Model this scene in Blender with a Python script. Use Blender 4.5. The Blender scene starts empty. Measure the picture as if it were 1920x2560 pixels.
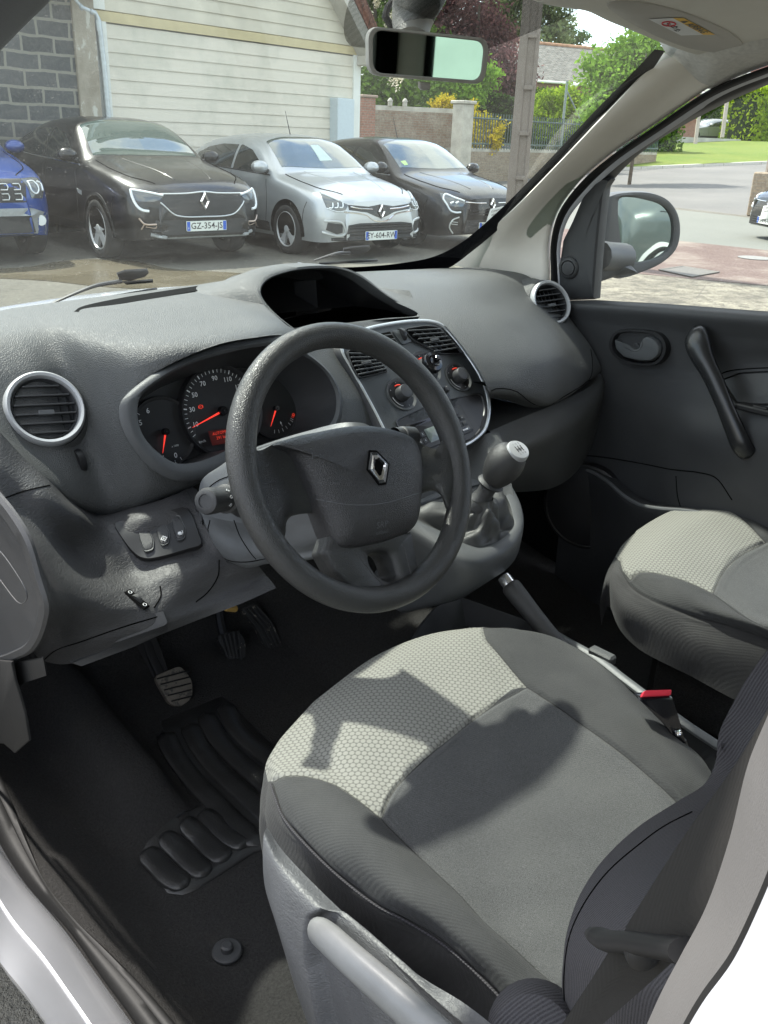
import bpy, bmesh, math, random
import numpy as np
from mathutils import Vector, Matrix
from mathutils.bvhtree import BVHTree
SC = bpy.context.scene
COL = SC.collection
R = math.radians
random.seed(5)
RNG = np.random.default_rng(7)

# ---------------------------------------------------------------- camera
CP = np.array([-1.08, -.81, 1.47]); PITCH = R(22.8); HEAD = R(43.6); ROLL = R(2.07); F = 2240.
FW = np.array([math.sin(HEAD)*math.cos(PITCH), math.cos(HEAD)*math.cos(PITCH), -math.sin(PITCH)])
_r = np.array([math.cos(HEAD), -math.sin(HEAD), 0]); _u = np.cross(_r, FW)
RT = _r*math.cos(ROLL)+_u*math.sin(ROLL); UP = -_r*math.sin(ROLL)+_u*math.cos(ROLL)
cam = bpy.data.objects.new('camera', bpy.data.cameras.new('camera')); COL.objects.link(cam)
cam.matrix_world = Matrix(((RT[0], UP[0], -FW[0], CP[0]), (RT[1], UP[1], -FW[1], CP[1]), (RT[2], UP[2], -FW[2], CP[2]), (0, 0, 0, 1)))
cam.data.sensor_fit = 'VERTICAL'; cam.data.sensor_height = 24; cam.data.lens = 24*F/2560
cam.data.clip_start = .02; cam.data.clip_end = 2000
SC.camera = cam
# ---------------------------------------------------------------- light
SUN_EL, SUN_AZ = R(56), R(-4)          # azimuth from +Y, clockwise
sd = Vector((math.sin(SUN_AZ)*math.cos(SUN_EL), math.cos(SUN_AZ)*math.cos(SUN_EL), math.sin(SUN_EL)))
sun = bpy.data.objects.new('sun', bpy.data.lights.new('sun', 'SUN')); COL.objects.link(sun)
sun.data.energy = 2.5; sun.data.angle = R(1.6); sun.data.color = (1, .95, .88)
sun.rotation_euler = sd.to_track_quat('Z', 'Y').to_euler()
w = bpy.data.worlds.new("World"); SC.world = w; w.use_nodes = True
nt = w.node_tree; bg = nt.nodes['Background']
sky = nt.nodes.new('ShaderNodeTexSky'); sky.sky_type = 'NISHITA'; sky.sun_disc = False
sky.sun_elevation = SUN_EL; sky.sun_rotation = SUN_AZ; sky.dust_density = 1.0; sky.ozone_density = 1.0
# broken white cloud over the blue, as a function of direction
tc = nt.nodes.new('ShaderNodeTexCoord'); nz = nt.nodes.new('ShaderNodeTexNoise'); nz.inputs['Scale'].default_value = 2.2
nz.inputs['Detail'].default_value = 7; nz.inputs['Roughness'].default_value = .58; nz.inputs['Distortion'].default_value = .4
mp = nt.nodes.new('ShaderNodeMapping'); mp.inputs['Scale'].default_value = (1, 1, 2.2); mp.inputs['Location'].default_value = (.3, .1, .2)
nt.links.new(tc.outputs['Generated'], mp.inputs['Vector']); nt.links.new(mp.outputs[0], nz.inputs['Vector'])
cr = nt.nodes.new('ShaderNodeValToRGB'); cr.color_ramp.elements[0].position = .36; cr.color_ramp.elements[1].position = .56
nt.links.new(nz.outputs['Fac'], cr.inputs['Fac'])
mx = nt.nodes.new('ShaderNodeMix'); mx.data_type = 'RGBA'
nt.links.new(cr.outputs['Color'], mx.inputs['Factor']); nt.links.new(sky.outputs[0], mx.inputs['A'])
mx.inputs['B'].default_value = (4.9, 4.9, 4.85, 1)
nt.links.new(mx.outputs['Result'], bg.inputs['Color']); bg.inputs['Strength'].default_value = .15
SC.view_settings.view_transform = 'Standard'; SC.view_settings.look = 'None'
SC.view_settings.exposure = 1.85; SC.view_settings.gamma = 1
SC.cycles.max_bounces = 8; SC.cycles.transparent_max_bounces = 16; SC.cycles.caustics_reflective = False; SC.cycles.caustics_refractive = False

# ---------------------------------------------------------------- pixel -> point in the place (photo px 1920x2560)
def ray(u, v): return FW+RT*(u-960)/F-UP*(v-1280)/F
def on(ax, u, v, c):
    d = ray(u, v); return CP+d*((c-CP[ax])/d[ax])
def ox(u, v, c): return on(0, u, v, c)
def oy(u, v, c): return on(1, u, v, c)
def oz(u, v, c): return on(2, u, v, c)
def dep(u, v, d): return CP+ray(u, v)*d
def proj(p):
    d = np.asarray(p, float)-CP; z = d@FW
    return 960+F*(d@RT)/z, 1280-F*(d@UP)/z
def nrm(a):
    a = np.asarray(a, float); return a/np.linalg.norm(a)
def plane(p0, n):
    p0 = np.asarray(p0, float); n = nrm(n)
    def f(u, v, h=0.):
        d = ray(u, v); q = p0+n*h
        return CP+d*(((q-CP)@n)/(d@n))
    return f
def V3(*a): return np.array(a, float)

# ---------------------------------------------------------------- curves
def cr_open(pts, n):
    P = np.asarray(pts, float)
    if len(P) < 3:
        t = np.linspace(0, 1, n)[:, None]; return P[0]*(1-t)+P[-1]*t
    d = np.linalg.norm(np.diff(P, axis=0), axis=1)**.5+1e-9; k = np.concatenate([[0], np.cumsum(d)])
    m = np.zeros_like(P)
    for i in range(len(P)):
        if i == 0: m[i] = (P[1]-P[0])/(k[1]-k[0])
        elif i == len(P)-1: m[i] = (P[-1]-P[-2])/(k[-1]-k[-2])
        else:
            a = (P[i]-P[i-1])/(k[i]-k[i-1]); b = (P[i+1]-P[i])/(k[i+1]-k[i]); h0 = k[i]-k[i-1]; h1 = k[i+1]-k[i]
            m[i] = (a*h1+b*h0)/(h0+h1)
    t = np.linspace(0, k[-1], n); o = np.empty((n, P.shape[1]))
    j = np.clip(np.searchsorted(k, t, side='right')-1, 0, len(P)-2)
    h = (k[j+1]-k[j]); s = ((t-k[j])/h)[:, None]; h = h[:, None]
    o = (2*s**3-3*s**2+1)*P[j]+(s**3-2*s**2+s)*h*m[j]+(-2*s**3+3*s**2)*P[j+1]+(s**3-s**2)*h*m[j+1]
    return o
def cr_closed(pts, n):
    P = np.asarray(pts, float); k = len(P)
    Q = np.concatenate([P[-2:], P, P[:3]]); r = cr_open(Q, (len(Q)-1)*40+1)
    # cut the middle turn
    d = np.linalg.norm(np.diff(Q, axis=0), axis=1)**.5+1e-9; kk = np.concatenate([[0], np.cumsum(d)])
    t0, t1 = kk[2], kk[2+k]; tt = np.linspace(0, kk[-1], len(r)); T = np.linspace(t0, t1, n*6+1)
    o = np.stack([np.interp(T, tt, r[:, i]) for i in range(P.shape[1])], 1)
    L = np.concatenate([[0], np.cumsum(np.linalg.norm(np.diff(o, axis=0), axis=1))]); S = np.linspace(0, L[-1], n+1)[:-1]
    return np.stack([np.interp(S, L, o[:, i]) for i in range(P.shape[1])], 1)
def lin_closed(pts, n):
    P = np.asarray(pts, float); P = np.concatenate([P, P[:1]])
    L = np.concatenate([[0], np.cumsum(np.linalg.norm(np.diff(P, axis=0), axis=1))]); S = np.linspace(0, L[-1], n+1)[:-1]
    return np.stack([np.interp(S, L, P[:, i]) for i in range(P.shape[1])], 1)
def rounded(pts, r, seg=4):
    """polygon with its corners rounded by fraction-free radius r (3D or 2D)"""
    P = np.asarray(pts, float); o = []
    for i in range(len(P)):
        a, b, c = P[i-1], P[i], P[(i+1) % len(P)]
        u = a-b; w_ = c-b; lu, lw = np.linalg.norm(u), np.linalg.norm(w_); q = min(r, lu*.45, lw*.45)
        p0 = b+u/lu*q; p1 = b+w_/lw*q
        for t in np.linspace(0, 1, seg): o.append((1-t)**2*p0+2*t*(1-t)*b+t*t*p1)
    return np.array(o)
def surf(ctrl, nu, nv):
    """smooth surface through a control grid [rows][cols]"""
    A = np.array([cr_open(r, nv) for r in ctrl]); return np.array([cr_open(A[:, j], nu) for j in range(nv)]).transpose(1, 0, 2)

# ---------------------------------------------------------------- mesh builder
class MB:
    def __init__(s): s.v = []; s.f = []; s.m = []; s.n = 0
    def add(s, v, f, mi=0):
        v = np.asarray(v, float).reshape(-1, 3); s.v.append(v); b = s.n; s.n += len(v)
        for q in f: s.f.append([i+b for i in q]); s.m.append(mi)
        return s
    def loft(s, rows, closed=False, cap0=False, cap1=False, mi=0):
        rows = [np.asarray(r, float) for r in rows]; n = len(rows[0]); k = len(rows); f = []
        for i in range(k-1):
            for j in range(n if closed else n-1):
                j2 = (j+1) % n; f.append((i*n+j, i*n+j2, (i+1)*n+j2, (i+1)*n+j))
        vs = np.concatenate(rows)
        if cap0:
            vs = np.concatenate([vs, rows[0].mean(0)[None]]); c = len(vs)-1
            for j in range(n): f.append((c, (j+1) % n, j))
        if cap1:
            vs = np.concatenate([vs, rows[-1].mean(0)[None]]); c = len(vs)-1
            for j in range(n): f.append((c, (k-1)*n+j, (k-1)*n+(j+1) % n))
        return s.add(vs, f, mi)
    def dome(s, outline, n, prof, mi=0, cap=True, cen=None):
        """outline scaled toward its centre and lifted along n: prof = [(scale, height)...]"""
        o = np.asarray(outline, float); n = nrm(n); c = o.mean(0) if cen is None else np.asarray(cen, float)
        return s.loft([c+(o-c)*k+n*h for k, h in prof], closed=True, cap1=cap, mi=mi)
    def slab(s, outline, n, depth, bev=.001, mi=0, back=False):
        o = np.asarray(outline, float); r = np.linalg.norm(o-o.mean(0), axis=1).mean(); k = 1-bev/r
        prof = [(1, -depth), (1, -bev), (1-(1-k)*.3, -bev*.3), (k, 0)]
        s.dome(o, n, prof, mi)
        if back: s.dome(o, n, [(1, -depth)], mi)
        return s
    def tube(s, pts, r, n=10, closed=False, cap=True, mi=0, flat=None, upv=None):
        P = np.asarray(pts, float); k = len(P); rr = np.broadcast_to(np.asarray(r, float), (k,))
        T = np.gradient(P, axis=0) if not closed else np.roll(P, -1, 0)-np.roll(P, 1, 0)
        T = T/(np.linalg.norm(T, axis=1)[:, None]+1e-12)
        a = nrm(upv) if upv is not None else (V3(0, 0, 1) if abs(T[0][2]) < .9 else V3(1, 0, 0)); rows = []
        for i in range(k):
            if upv is not None: a = nrm(upv)
            a = a-T[i]*(a@T[i]); a = a/(np.linalg.norm(a)+1e-12); b = np.cross(T[i], a)
            th = np.linspace(0, 2*math.pi, n, endpoint=False); fl = 1 if flat is None else flat
            rows.append(P[i]+rr[i]*(np.cos(th)[:, None]*a*fl+np.sin(th)[:, None]*b))
        if closed: rows.append(rows[0])
        return s.loft(rows, closed=True, cap0=cap and not closed, cap1=cap and not closed, mi=mi)
    def lathe(s, p0, axis, prof, n=24, mi=0, cap0=False, cap1=True, arc=None, ref=None):
        """prof = [(radius, distance along axis)...]"""
        ax = nrm(axis); a = V3(0, 0, 1) if abs(ax[2]) < .9 else V3(1, 0, 0)
        if ref is not None: a = np.asarray(ref, float)
        a = nrm(a-ax*(a@ax)); b = np.cross(ax, a)
        th = np.linspace(0, 2*math.pi, n, endpoint=False); c = np.cos(th)[:, None]*a+np.sin(th)[:, None]*b
        return s.loft([np.asarray(p0)+ax*d+c*r for r, d in prof], closed=True, cap0=cap0, cap1=cap1, mi=mi)
    def box(s, c, size, ax=None, bev=0, mi=0):
        c = np.asarray(c, float); hx, hy, hz = np.asarray(size, float)/2
        A = np.eye(3) if ax is None else np.asarray(ax, float)
        b = min(bev, hx*.9, hy*.9, hz*.9)
        def ring(z, i): return [c+A[0]*x+A[1]*y+A[2]*z for x, y in ((-hx+i, -hy+i), (hx-i, -hy+i), (hx-i, hy-i), (-hx+i, hy-i))]
        if b <= 0: return s.loft([ring(-hz, 0), ring(hz, 0)], closed=True, cap0=True, cap1=True, mi=mi)
        def r2(z, i):
            o = []
            for x, y, sx, sy in ((-hx, -hy, 1, 0), (-hx, -hy, 0, 1), (hx, -hy, 0, 1), (hx, -hy, -1, 0), (hx, hy, -1, 0), (hx, hy, 0, -1), (-hx, hy, 0, -1), (-hx, hy, 1, 0)):
                o.append((x, y, sx, sy))
            q = [(-hx+b, -hy+i), (hx-b, -hy+i), (hx-i, -hy+b), (hx-i, hy-b), (hx-b, hy-i), (-hx+b, hy-i), (-hx+i, hy-b), (-hx+i, -hy+b)]
            return [c+A[0]*x+A[1]*y+A[2]*z for x, y in q]
        return s.loft([r2(-hz, b), r2(-hz+b, 0), r2(hz-b, 0), r2(hz, b)], closed=True, cap0=True, cap1=True, mi=mi)
    def text(s, txt, o, xa, ya, size, mi=0, ext=.0003, align='CENTER', bold=0):
        cu = bpy.data.curves.new('t', 'FONT'); cu.body = txt; cu.size = 1; cu.extrude = 0; cu.align_x = align; cu.align_y = 'CENTER'; cu.resolution_u = 2
        cu.offset = bold
        ob = bpy.data.objects.new('t', cu); me = bpy.data.meshes.new_from_object(ob)
        n = np.cross(nrm(xa), nrm(ya)); X = np.asarray(xa, float); Y = np.asarray(ya, float)
        vs = np.array([v.co[:] for v in me.vertices]) if len(me.vertices) else np.zeros((0, 3))
        fs = [list(p.vertices) for p in me.polygons]
        if len(vs): s.add(np.asarray(o)+vs[:, :1]*X*size+vs[:, 1:2]*Y*size+n*ext, fs, mi)
        bpy.data.objects.remove(ob); bpy.data.curves.remove(cu); bpy.data.meshes.remove(me)
        return s
    def mesh(s, name='m', angle=35):
        me = bpy.data.meshes.new(name)
        vs = np.concatenate(s.v) if s.v else np.zeros((0, 3))
        me.from_pydata(vs.tolist(), [], s.f); me.update()
        me.polygons.foreach_set('material_index', s.m)
        me.polygons.foreach_set('use_smooth', [True]*len(s.f))
        me.set_sharp_from_angle(angle=R(angle))
        return me
    def build(s, name, mats, parent=None, angle=35, fixn=False, origin=None, label=None):
        if not s.v: print('EMPTY', name); return parent
        vs = np.concatenate(s.v)
        if origin is None and parent is None: origin = (vs.min(0)+vs.max(0))/2; origin[2] = vs[:, 2].min()
        if origin is None: origin = (vs.min(0)+vs.max(0))/2
        origin = np.asarray(origin, float)
        s.v = [vs-origin]
        me = s.mesh(name, angle)
        if fixn:
            bm = bmesh.new(); bm.from_mesh(me); bmesh.ops.recalc_face_normals(bm, faces=bm.faces); bm.to_mesh(me); bm.free()
        for m in (mats if isinstance(mats, (list, tuple)) else [mats]): me.materials.append(m)
        ob = bpy.data.objects.new(name, me); COL.objects.link(ob)
        if parent is not None:
            ob.parent = parent; ob.location = Vector(origin)-WPOS[parent.name]
            ob.rotation_euler = (0, 0, 0)
        else: ob.location = origin
        WPOS[ob.name] = Vector(origin)
        if label: ob['label'] = label
        return ob
WPOS = {}
def tag(o, label=None, cat=None, group=None, kind=None):
    if label: o['label'] = label
    if cat: o['category'] = cat
    if group: o['group'] = group
    if kind: o['kind'] = kind
    return o
def empty(name, loc, label, cat, group=None):
    o = bpy.data.objects.new(name, None); COL.objects.link(o); o.location = loc; o.empty_display_size = .2
    WPOS[o.name] = Vector(loc); return tag(o, label, cat, group)
def bvh(mb):
    vs = np.concatenate(mb.v); return BVHTree.FromPolygons([Vector(v) for v in vs], mb.f)

# ---------------------------------------------------------------- materials
class NT:
    def __init__(s, name):
        s.mat = bpy.data.materials.new(name); s.mat.use_nodes = True; s.t = s.mat.node_tree; s.t.nodes.clear()
        s.out = s.t.nodes.new('ShaderNodeOutputMaterial')
    def n(s, typ, ins=None, **kw):
        nd = s.t.nodes.new('ShaderNode'+typ)
        for k, v in kw.items(): setattr(nd, k, v)
        for k, v in (ins or {}).items(): s.set(nd.inputs[k], v)
        return nd
    def set(s, sock, v):
        if hasattr(v, 'outputs'): v = v.outputs[0]
        if isinstance(v, bpy.types.NodeSocket): s.t.links.new(v, sock)
        else:
            if isinstance(v, (tuple, list)) and len(v) == 3 and len(sock.default_value) == 4: v = (*v, 1)
            sock.default_value = v
    def math(s, op, a, b=0., c=0., clamp=False):
        m = s.n('Math', {0: a, 1: b, 2: c}, operation=op); m.use_clamp = clamp; return m.outputs[0]
    def mix(s, f, a, b):
        m = s.n('Mix', data_type='RGBA'); s.set(m.inputs['Factor'], f); s.set(m.inputs['A'], a); s.set(m.inputs['B'], b); return m.outputs['Result']
    def coord(s, sc=1, kind='Object', rot=None, loc=None):
        t = s.n('TexCoord'); m = s.n('Mapping'); s.t.links.new(t.outputs[kind], m.inputs[0])
        m.inputs['Scale'].default_value = sc if isinstance(sc, tuple) else (sc, sc, sc)
        if rot: m.inputs['Rotation'].default_value = rot
        if loc: m.inputs['Location'].default_value = loc
        return m.outputs[0]
    def world(s, sc=(1, 1, 1), rot=(0, 0, 0)):
        g = s.n('NewGeometry'); m = s.n('Mapping'); s.t.links.new(g.outputs['Position'], m.inputs[0])
        m.inputs['Scale'].default_value = sc; m.inputs['Rotation'].default_value = rot; return m.outputs[0]
    def noise(s, vec, sc, det=4, rough=.55, dist=0):
        return s.n('TexNoise', {'Vector': vec, 'Scale': sc, 'Detail': det, 'Roughness': rough, 'Distortion': dist}).outputs['Fac']
    def ramp(s, f, stops):
        r = s.n('ValToRGB'); s.set(r.inputs[0], f); e = r.color_ramp.elements
        while len(e) < len(stops): e.new(.5)
        for i, (p, c) in enumerate(stops): e[i].position = p; e[i].color = (*c, 1) if not isinstance(c, (int, float)) else (c, c, c, 1)
        return r.outputs[0]
    def bump(s, h, dist=.001, st=1., nrm_=None):
        b = s.n('Bump', {'Height': h, 'Distance': dist, 'Strength': st})
        if nrm_ is not None: s.set(b.inputs['Normal'], nrm_)
        return b.outputs[0]
    def bsdf(s, **k):
        nd = s.n('BsdfPrincipled')
        for a, b in k.items(): s.set(nd.inputs[a.replace('_', ' ')], b)
        return nd
    def done(s, sh): s.t.links.new(sh.outputs[0] if hasattr(sh, 'outputs') else sh, s.out.inputs[0]); return s.mat

def simple(name, col, rough=.5, metal=0., spec=.5, var=.12, vs=20, bump=0, bs=200, coat=0, emis=None, estr=0):
    t = NT(name); v = t.coord(); c = col
    if var: c = t.mix(t.ramp(t.noise(v, vs, 5), [(.3, 0.), (.7, 1.)]), tuple(x*(1-var) for x in col), tuple(min(1, x*(1+var)) for x in col))
    k = dict(Base_Color=c, Roughness=rough, Metallic=metal, Specular_IOR_Level=spec, Coat_Weight=coat)
    if bump: k['Normal'] = t.bump(t.noise(v, bs, 3), bump)
    if emis: k['Emission_Color'] = emis; k['Emission_Strength'] = estr
    return t.done(t.bsdf(**k))
def grain(name, col, rough=.5, scale=420, dist=.0005, spec=.5, dust=.0, mode='leather'):
    """moulded plastic: leather grain (cells) or brushed ripple grain"""
    t = NT(name); v = t.coord()
    if mode == 'leather':
        vo = t.n('TexVoronoi', {'Vector': v, 'Scale': scale, 'Randomness': 1.}); vo.feature = 'DISTANCE_TO_EDGE'
        h = t.ramp(vo.outputs['Distance'], [(0, 0.), (.25, 1.)])
    else:
        v2 = t.coord((1, 1, 3.2), rot=(R(20), R(15), 0)); h = t.noise(v2, scale*.42, 2, .5, 1.3)
        h = t.ramp(h, [(.38, 0.), (.6, 1.)])
    big = t.noise(v, 9, 5, .6)
    c = t.mix(t.ramp(big, [(.35, 0.), (.7, 1.)]), tuple(x*.9 for x in col), tuple(x*1.12 for x in col))
    sp = t.noise(v, 900, 2); c = t.mix(t.ramp(sp, [(.70, 0.), (.78, dust)]), c, (.45, .44, .42))
    return t.done(t.bsdf(Base_Color=c, Roughness=t.math('ADD', t.math('MULTIPLY', big, .12), rough-.06), Specular_IOR_Level=spec, Normal=t.bump(h, dist)))
M = {}
M['dash'] = grain('dash_grain', (.068, .071, .071), .54, 330, .00042, dust=.05)
M['dash_low'] = grain('lower_dash_grain', (.050, .050, .052), .58, 340, .0004, mode='ripple')
M['plastic'] = grain('satin_plastic', (.036, .037, .039), .48, 900, .0001, dust=.03)
M['plastic_mid'] = grain('mid_grey_plastic', (.068, .072, .075), .45, 900, .0001, dust=.03)
M['shroud'] = grain('shroud_plastic', (.105, .112, .118), .42, 900, .00008)
M['seatplastic'] = grain('seat_side_plastic', (.078, .080, .085), .5, 360, .0003, mode='ripple')
M['lever'] = simple('lever_grey', (.18, .185, .185), .38, bump=.0001, bs=1500)
M['black'] = simple('black_plastic', (.014, .014, .015), .42)
M['gloss'] = simple('gloss_black', (.008, .008, .01), .12, var=0)
M['matt'] = simple('matt_black', (.004, .004, .004), .9, var=0, spec=.08)
M['rubber'] = simple('rubber', (.012, .012, .012), .6, spec=.3, bump=.0003, bs=150)
M['wheel'] = grain('wheel_grain', (.036, .037, .037), .38, 430, .00024, dust=.03)
M['airbag'] = grain('airbag_grain', (.036, .036, .038), .43, 400, .0003)
M['silver'] = simple('satin_silver', (.62, .65, .66), .34, .6, var=.04)
M['ventring'] = simple('vent_ring_grey', (.42, .43, .44), .42, .3, var=.06)
M['panel'] = grain('stack_panel', (.055, .06, .062), .4, 1200, .00006, dust=.03)
M['chrome'] = simple('chrome', (.85, .86, .88), .07, 1., var=0)
M['white'] = simple('white_marking', (.75, .76, .76), .5, var=0)
M['redmark'] = simple('red_marking', (.75, .06, .03), .4, var=0, emis=(1, .06, .03), estr=.12)
M['needle'] = simple('red_needle', (.9, .05, .03), .4, var=0, emis=(1, .05, .03), estr=.25)
M['dial'] = simple('dial_face', (.016, .016, .017), .6, var=0)
M['display'] = simple('dim_display', (.05, .006, .004), .3, var=0, emis=(1, .03, .02), estr=.006)
M['beige'] = simple('beige_trim', (.82, .78, .70), .62, var=.03, bump=.0001, bs=700)
M['lining'] = simple('roof_lining', (.64, .63, .59), .9, var=.1, vs=120, bump=.0007, bs=500)
M['visor'] = simple('visor_vinyl', (.68, .66, .59), .6, var=.03, bump=.0002, bs=900)
M['mirrorcase'] = simple('mirror_casing', (.33, .32, .30), .45, var=.03)
M['vanpaint'] = simple('van_white_paint', (.48, .49, .52), .25, var=.02, coat=.6)
M['yellow'] = simple('label_yellow', (.85, .52, .06), .5, var=0)
M['redpl'] = simple('buckle_red', (.72, .04, .07), .3, var=.05, vs=60)
M['brakegrip'] = grain('brake_grip', (.035, .035, .035), .45, 700, .0002)
M['leather'] = grain('boot_leather', (.050, .051, .050), .42, 700, .00015)
M['belt'] = None
def weave(name, col, col2, pitch, rot=0., dist=.0004, fibres=900, amp=.8, sheen=.0):
    t = NT(name); v = t.coord(rot=(0, 0, rot)); w_ = t.n('TexWave', {'Vector': v, 'Scale': 1/pitch/6.283*3.14159, 'Distortion': .6, 'Detail': 2, 'Detail Scale': 3.})
    w_.bands_direction = 'X'; n = t.noise(v, fibres, 3, .7)
    c = t.mix(t.math('MULTIPLY', w_.outputs['Fac'], amp), col, col2); c = t.mix(t.ramp(n, [(.3, 0.), (.75, .6)]), c, tuple(x*1.3 for x in col2))
    h = t.math('ADD', w_.outputs['Fac'], n)
    return t.done(t.bsdf(Base_Color=c, Roughness=.85, Specular_IOR_Level=.25, Normal=t.bump(h, dist), Sheen_Weight=sheen, Sheen_Roughness=.5))
M['rib'] = weave('ribbed_fabric', (.016, .016, .017), (.070, .067, .073), .0050, R(112), amp=.7)
M['belt'] = weave('belt_webbing', (.016, .0155, .015), (.024, .023, .021), .0016, R(30), .0001, amp=.15)
t = NT('carpet'); v = t.coord(); n1 = t.noise(v, 260, 5, .8); n2 = t.noise(v, 14, 5, .6); n3 = t.noise(v, 160, 3)
c = t.mix(n1, (.002, .002, .002), (.088, .086, .084)); c = t.mix(t.ramp(n2, [(.55, 0.), (.8, .35)]), c, (.07, .06, .05)); c = t.mix(t.ramp(n3, [(.70, 0.), (.76, .5)]), c, (.12, .11, .1))
M['carpet'] = t.done(t.bsdf(Base_Color=c, Roughness=.95, Specular_IOR_Level=.15, Normal=t.bump(n1, .006)))
# worn rubber of a pedal: dusty clay in patches
t = NT('dusty_pedal_rubber'); v = t.coord(); n = t.noise(v, 55, 6, .7); c = t.mix(t.ramp(n, [(.40, 0.), (.46, 1.)]), (.03, .03, .028), (.20, .175, .14)); c = t.mix(t.noise(v, 200, 4), c, (.10, .09, .075))
M['pedal_dusty'] = t.done(t.bsdf(Base_Color=c, Roughness=.8, Normal=t.bump(n, .001)))
t = NT('pedal_rubber'); v = t.coord(); n = t.noise(v, 60, 6, .7); c = t.mix(t.ramp(n, [(.58, 0.), (.64, 1.)]), (.02, .02, .02), (.25, .22, .18))
M['pedal'] = t.done(t.bsdf(Base_Color=c, Roughness=.7, Normal=t.bump(n, .001)))
M['metal'] = simple('bare_metal', (.25, .25, .25), .45, .8)
M['mirror'] = simple('mirror_glass', (.50, .58, .55), .02, 1., var=0)
def glass(name, tint=(.86, .93, .89), dust=.0, refl=.9):
    t = NT(name); tr = t.n('BsdfTransparent', {'Color': tint}); gl = t.n('BsdfGlossy', {'Color': (1, 1, 1), 'Roughness': .02})
    fr = t.n('Fresnel', {'IOR': 1.45}); m = t.n('MixShader', {0: t.math('MULTIPLY', fr.outputs[0], refl), 1: tr, 2: gl}); sh = m
    if dust:
        v = t.coord(); n = t.noise(v, 3.5, 5, .6); sp = t.n('TexVoronoi', {'Vector': v, 'Scale': 260., 'Randomness': 1.})
        s1 = t.ramp(sp.outputs['Distance'], [(.10, 1.), (.22, 0.)]); s2 = t.ramp(t.noise(v, 60, 2), [(.48, 0.), (.62, 1.)])
        st = t.noise(t.coord((1, 7, 7), rot=(0, 0, .5)), 5, 4)
        veil = t.math('MULTIPLY', t.ramp(t.math('ADD', t.math('MULTIPLY', n, .6), t.math('MULTIPLY', st, .4)), [(.35, .35), (.7, 1.)]), dust)
        fac = t.math('ADD', veil, t.math('MULTIPLY', t.math('MULTIPLY', s1, s2), .20), clamp=True)
        d = t.n('BsdfTranslucent', {'Color': (.85, .84, .78)}); d2 = t.n('BsdfDiffuse', {'Color': (.8, .8, .76)})
        dd = t.n('MixShader', {0: .4, 1: d, 2: d2}); sh = t.n('MixShader', {0: fac, 1: m, 2: dd})
    return t.done(sh)
M['windscreen'] = glass('windscreen_glass', dust=.032)
M['doorglass'] = glass('door_glass', (.93, .96, .93), dust=.008, refl=.5)
M['lens'] = glass('cluster_lens', (.9, .9, .9), refl=.35)
# ================================================================= THE VAN (the car we look into)
van = empty('van', (0, 0, 0), 'white van seen from its open driver door, dark grey cabin with two seats', 'van')
def shifted(rows, off): return [np.asarray(r)+off for r in rows]

# ---- roof, header, pillars: keep the sun out as the real shell does
b = MB()
ry_dummy = 0
rx = [-.80, -.70, -.45, 0, .45, .70, .80]; ry = [.20, .08, -.4, -1.2, -2.6]
rows = []
for y in ry: rows.append([V3(x, y+(0 if y < .2 else .0)-(.03 if abs(x) > .65 and y > 0 else 0), 1.80-.10*(x/.8)**2-(.06 if y > .15 else 0)) for x in rx])
top = surf(rows, 14, 14); b.loft(list(top))
b.loft([top[0], top[0]+V3(0, -.05, -.035)])
# hood / scuttle in front of the windscreen
hood = surf([[V3(x, 1.02-.34*x*x, 1.115-.03*abs(x)) for x in (-.84, -.5, 0, .5, .84)], [V3(x, 1.30-.3*x*x, 1.09-.05*x*x) for x in (-.84, -.5, 0, .5, .84)],
             [V3(x, 1.62-.3*x*x, .98-.06*x*x) for x in (-.82, -.5, 0, .5, .82)], [V3(x, 1.78-.3*x*x, .80-.04*x*x) for x in (-.78, -.5, 0, .5, .78)]], 20, 30)
b.loft(list(hood))
for s in (-1, 1): b.loft([[V3(s*.86, y, z) for z in (.30, .9, 1.06)] for y in (.45, 1.0, 1.7)])
# rear quarter of the body (seen in the mirrors only): side walls and back
for s in (-1, 1):
    b.loft([[V3(s*.86, -1.0, z), V3(s*.86, -2.6, z)] for z in (.35, 1.1)]); b.loft([[V3(s*.86, -1.0, 1.1), V3(s*.86, -2.6, 1.1)], [V3(s*.78, -1.0, 1.74), V3(s*.78, -2.6, 1.74)]])
b.build('body', M['vanpaint'], van)

# lower left of the picture: painted sill, its rubber seal
outer = [(-40, 2015), (0, 2104), (58, 2196), (162, 2318), (250, 2440), (336, 2560), (420, 2690)]
inner = [(-40, 1850), (0, 1930), (35, 2010), (75, 2115), (116, 2215), (191, 2306), (278, 2387), (370, 2480), (440, 2560), (560, 2700)]
edge = [(-60, 2310), (0, 2405), (60, 2480), (116, 2560), (200, 2690)]
A = cr_open([oz(u, v, .505) for u, v in outer], 40); Bq = cr_open([oz(u, v, .505) for u, v in inner], 40); E_ = cr_open([ox(u, v, -.905) for u, v in edge], 40)
b = MB()
mid = cr_open([V3(*(a*.55+e*.45))+V3(0, 0, .012) for a, e in zip(A[::6], E_[::6])], 40)
mid2 = np.array([a*.12+e*.88+V3(-.004, 0, .004) for a, e in zip(A, E_)])
l1 = np.array([a*.42+e*.58 for a, e in zip(A, E_)])+V3(0, 0, .004)
ctr = [A+V3(0, 0, -.006), A*.93+E_*.07+V3(0, 0, .004), A*.7+E_*.3+V3(0, 0, .006), l1, l1*.96+E_*.04+V3(0, 0, -.004), l1*.9+E_*.1+V3(0, 0, -.003), mid2, E_, E_+V3(.004, 0, -.02), E_+V3(.03, 0, -.10)]
b.loft(ctr)
b.build('door_sill', M['vanpaint'], van, angle=50)
b = MB()
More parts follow.
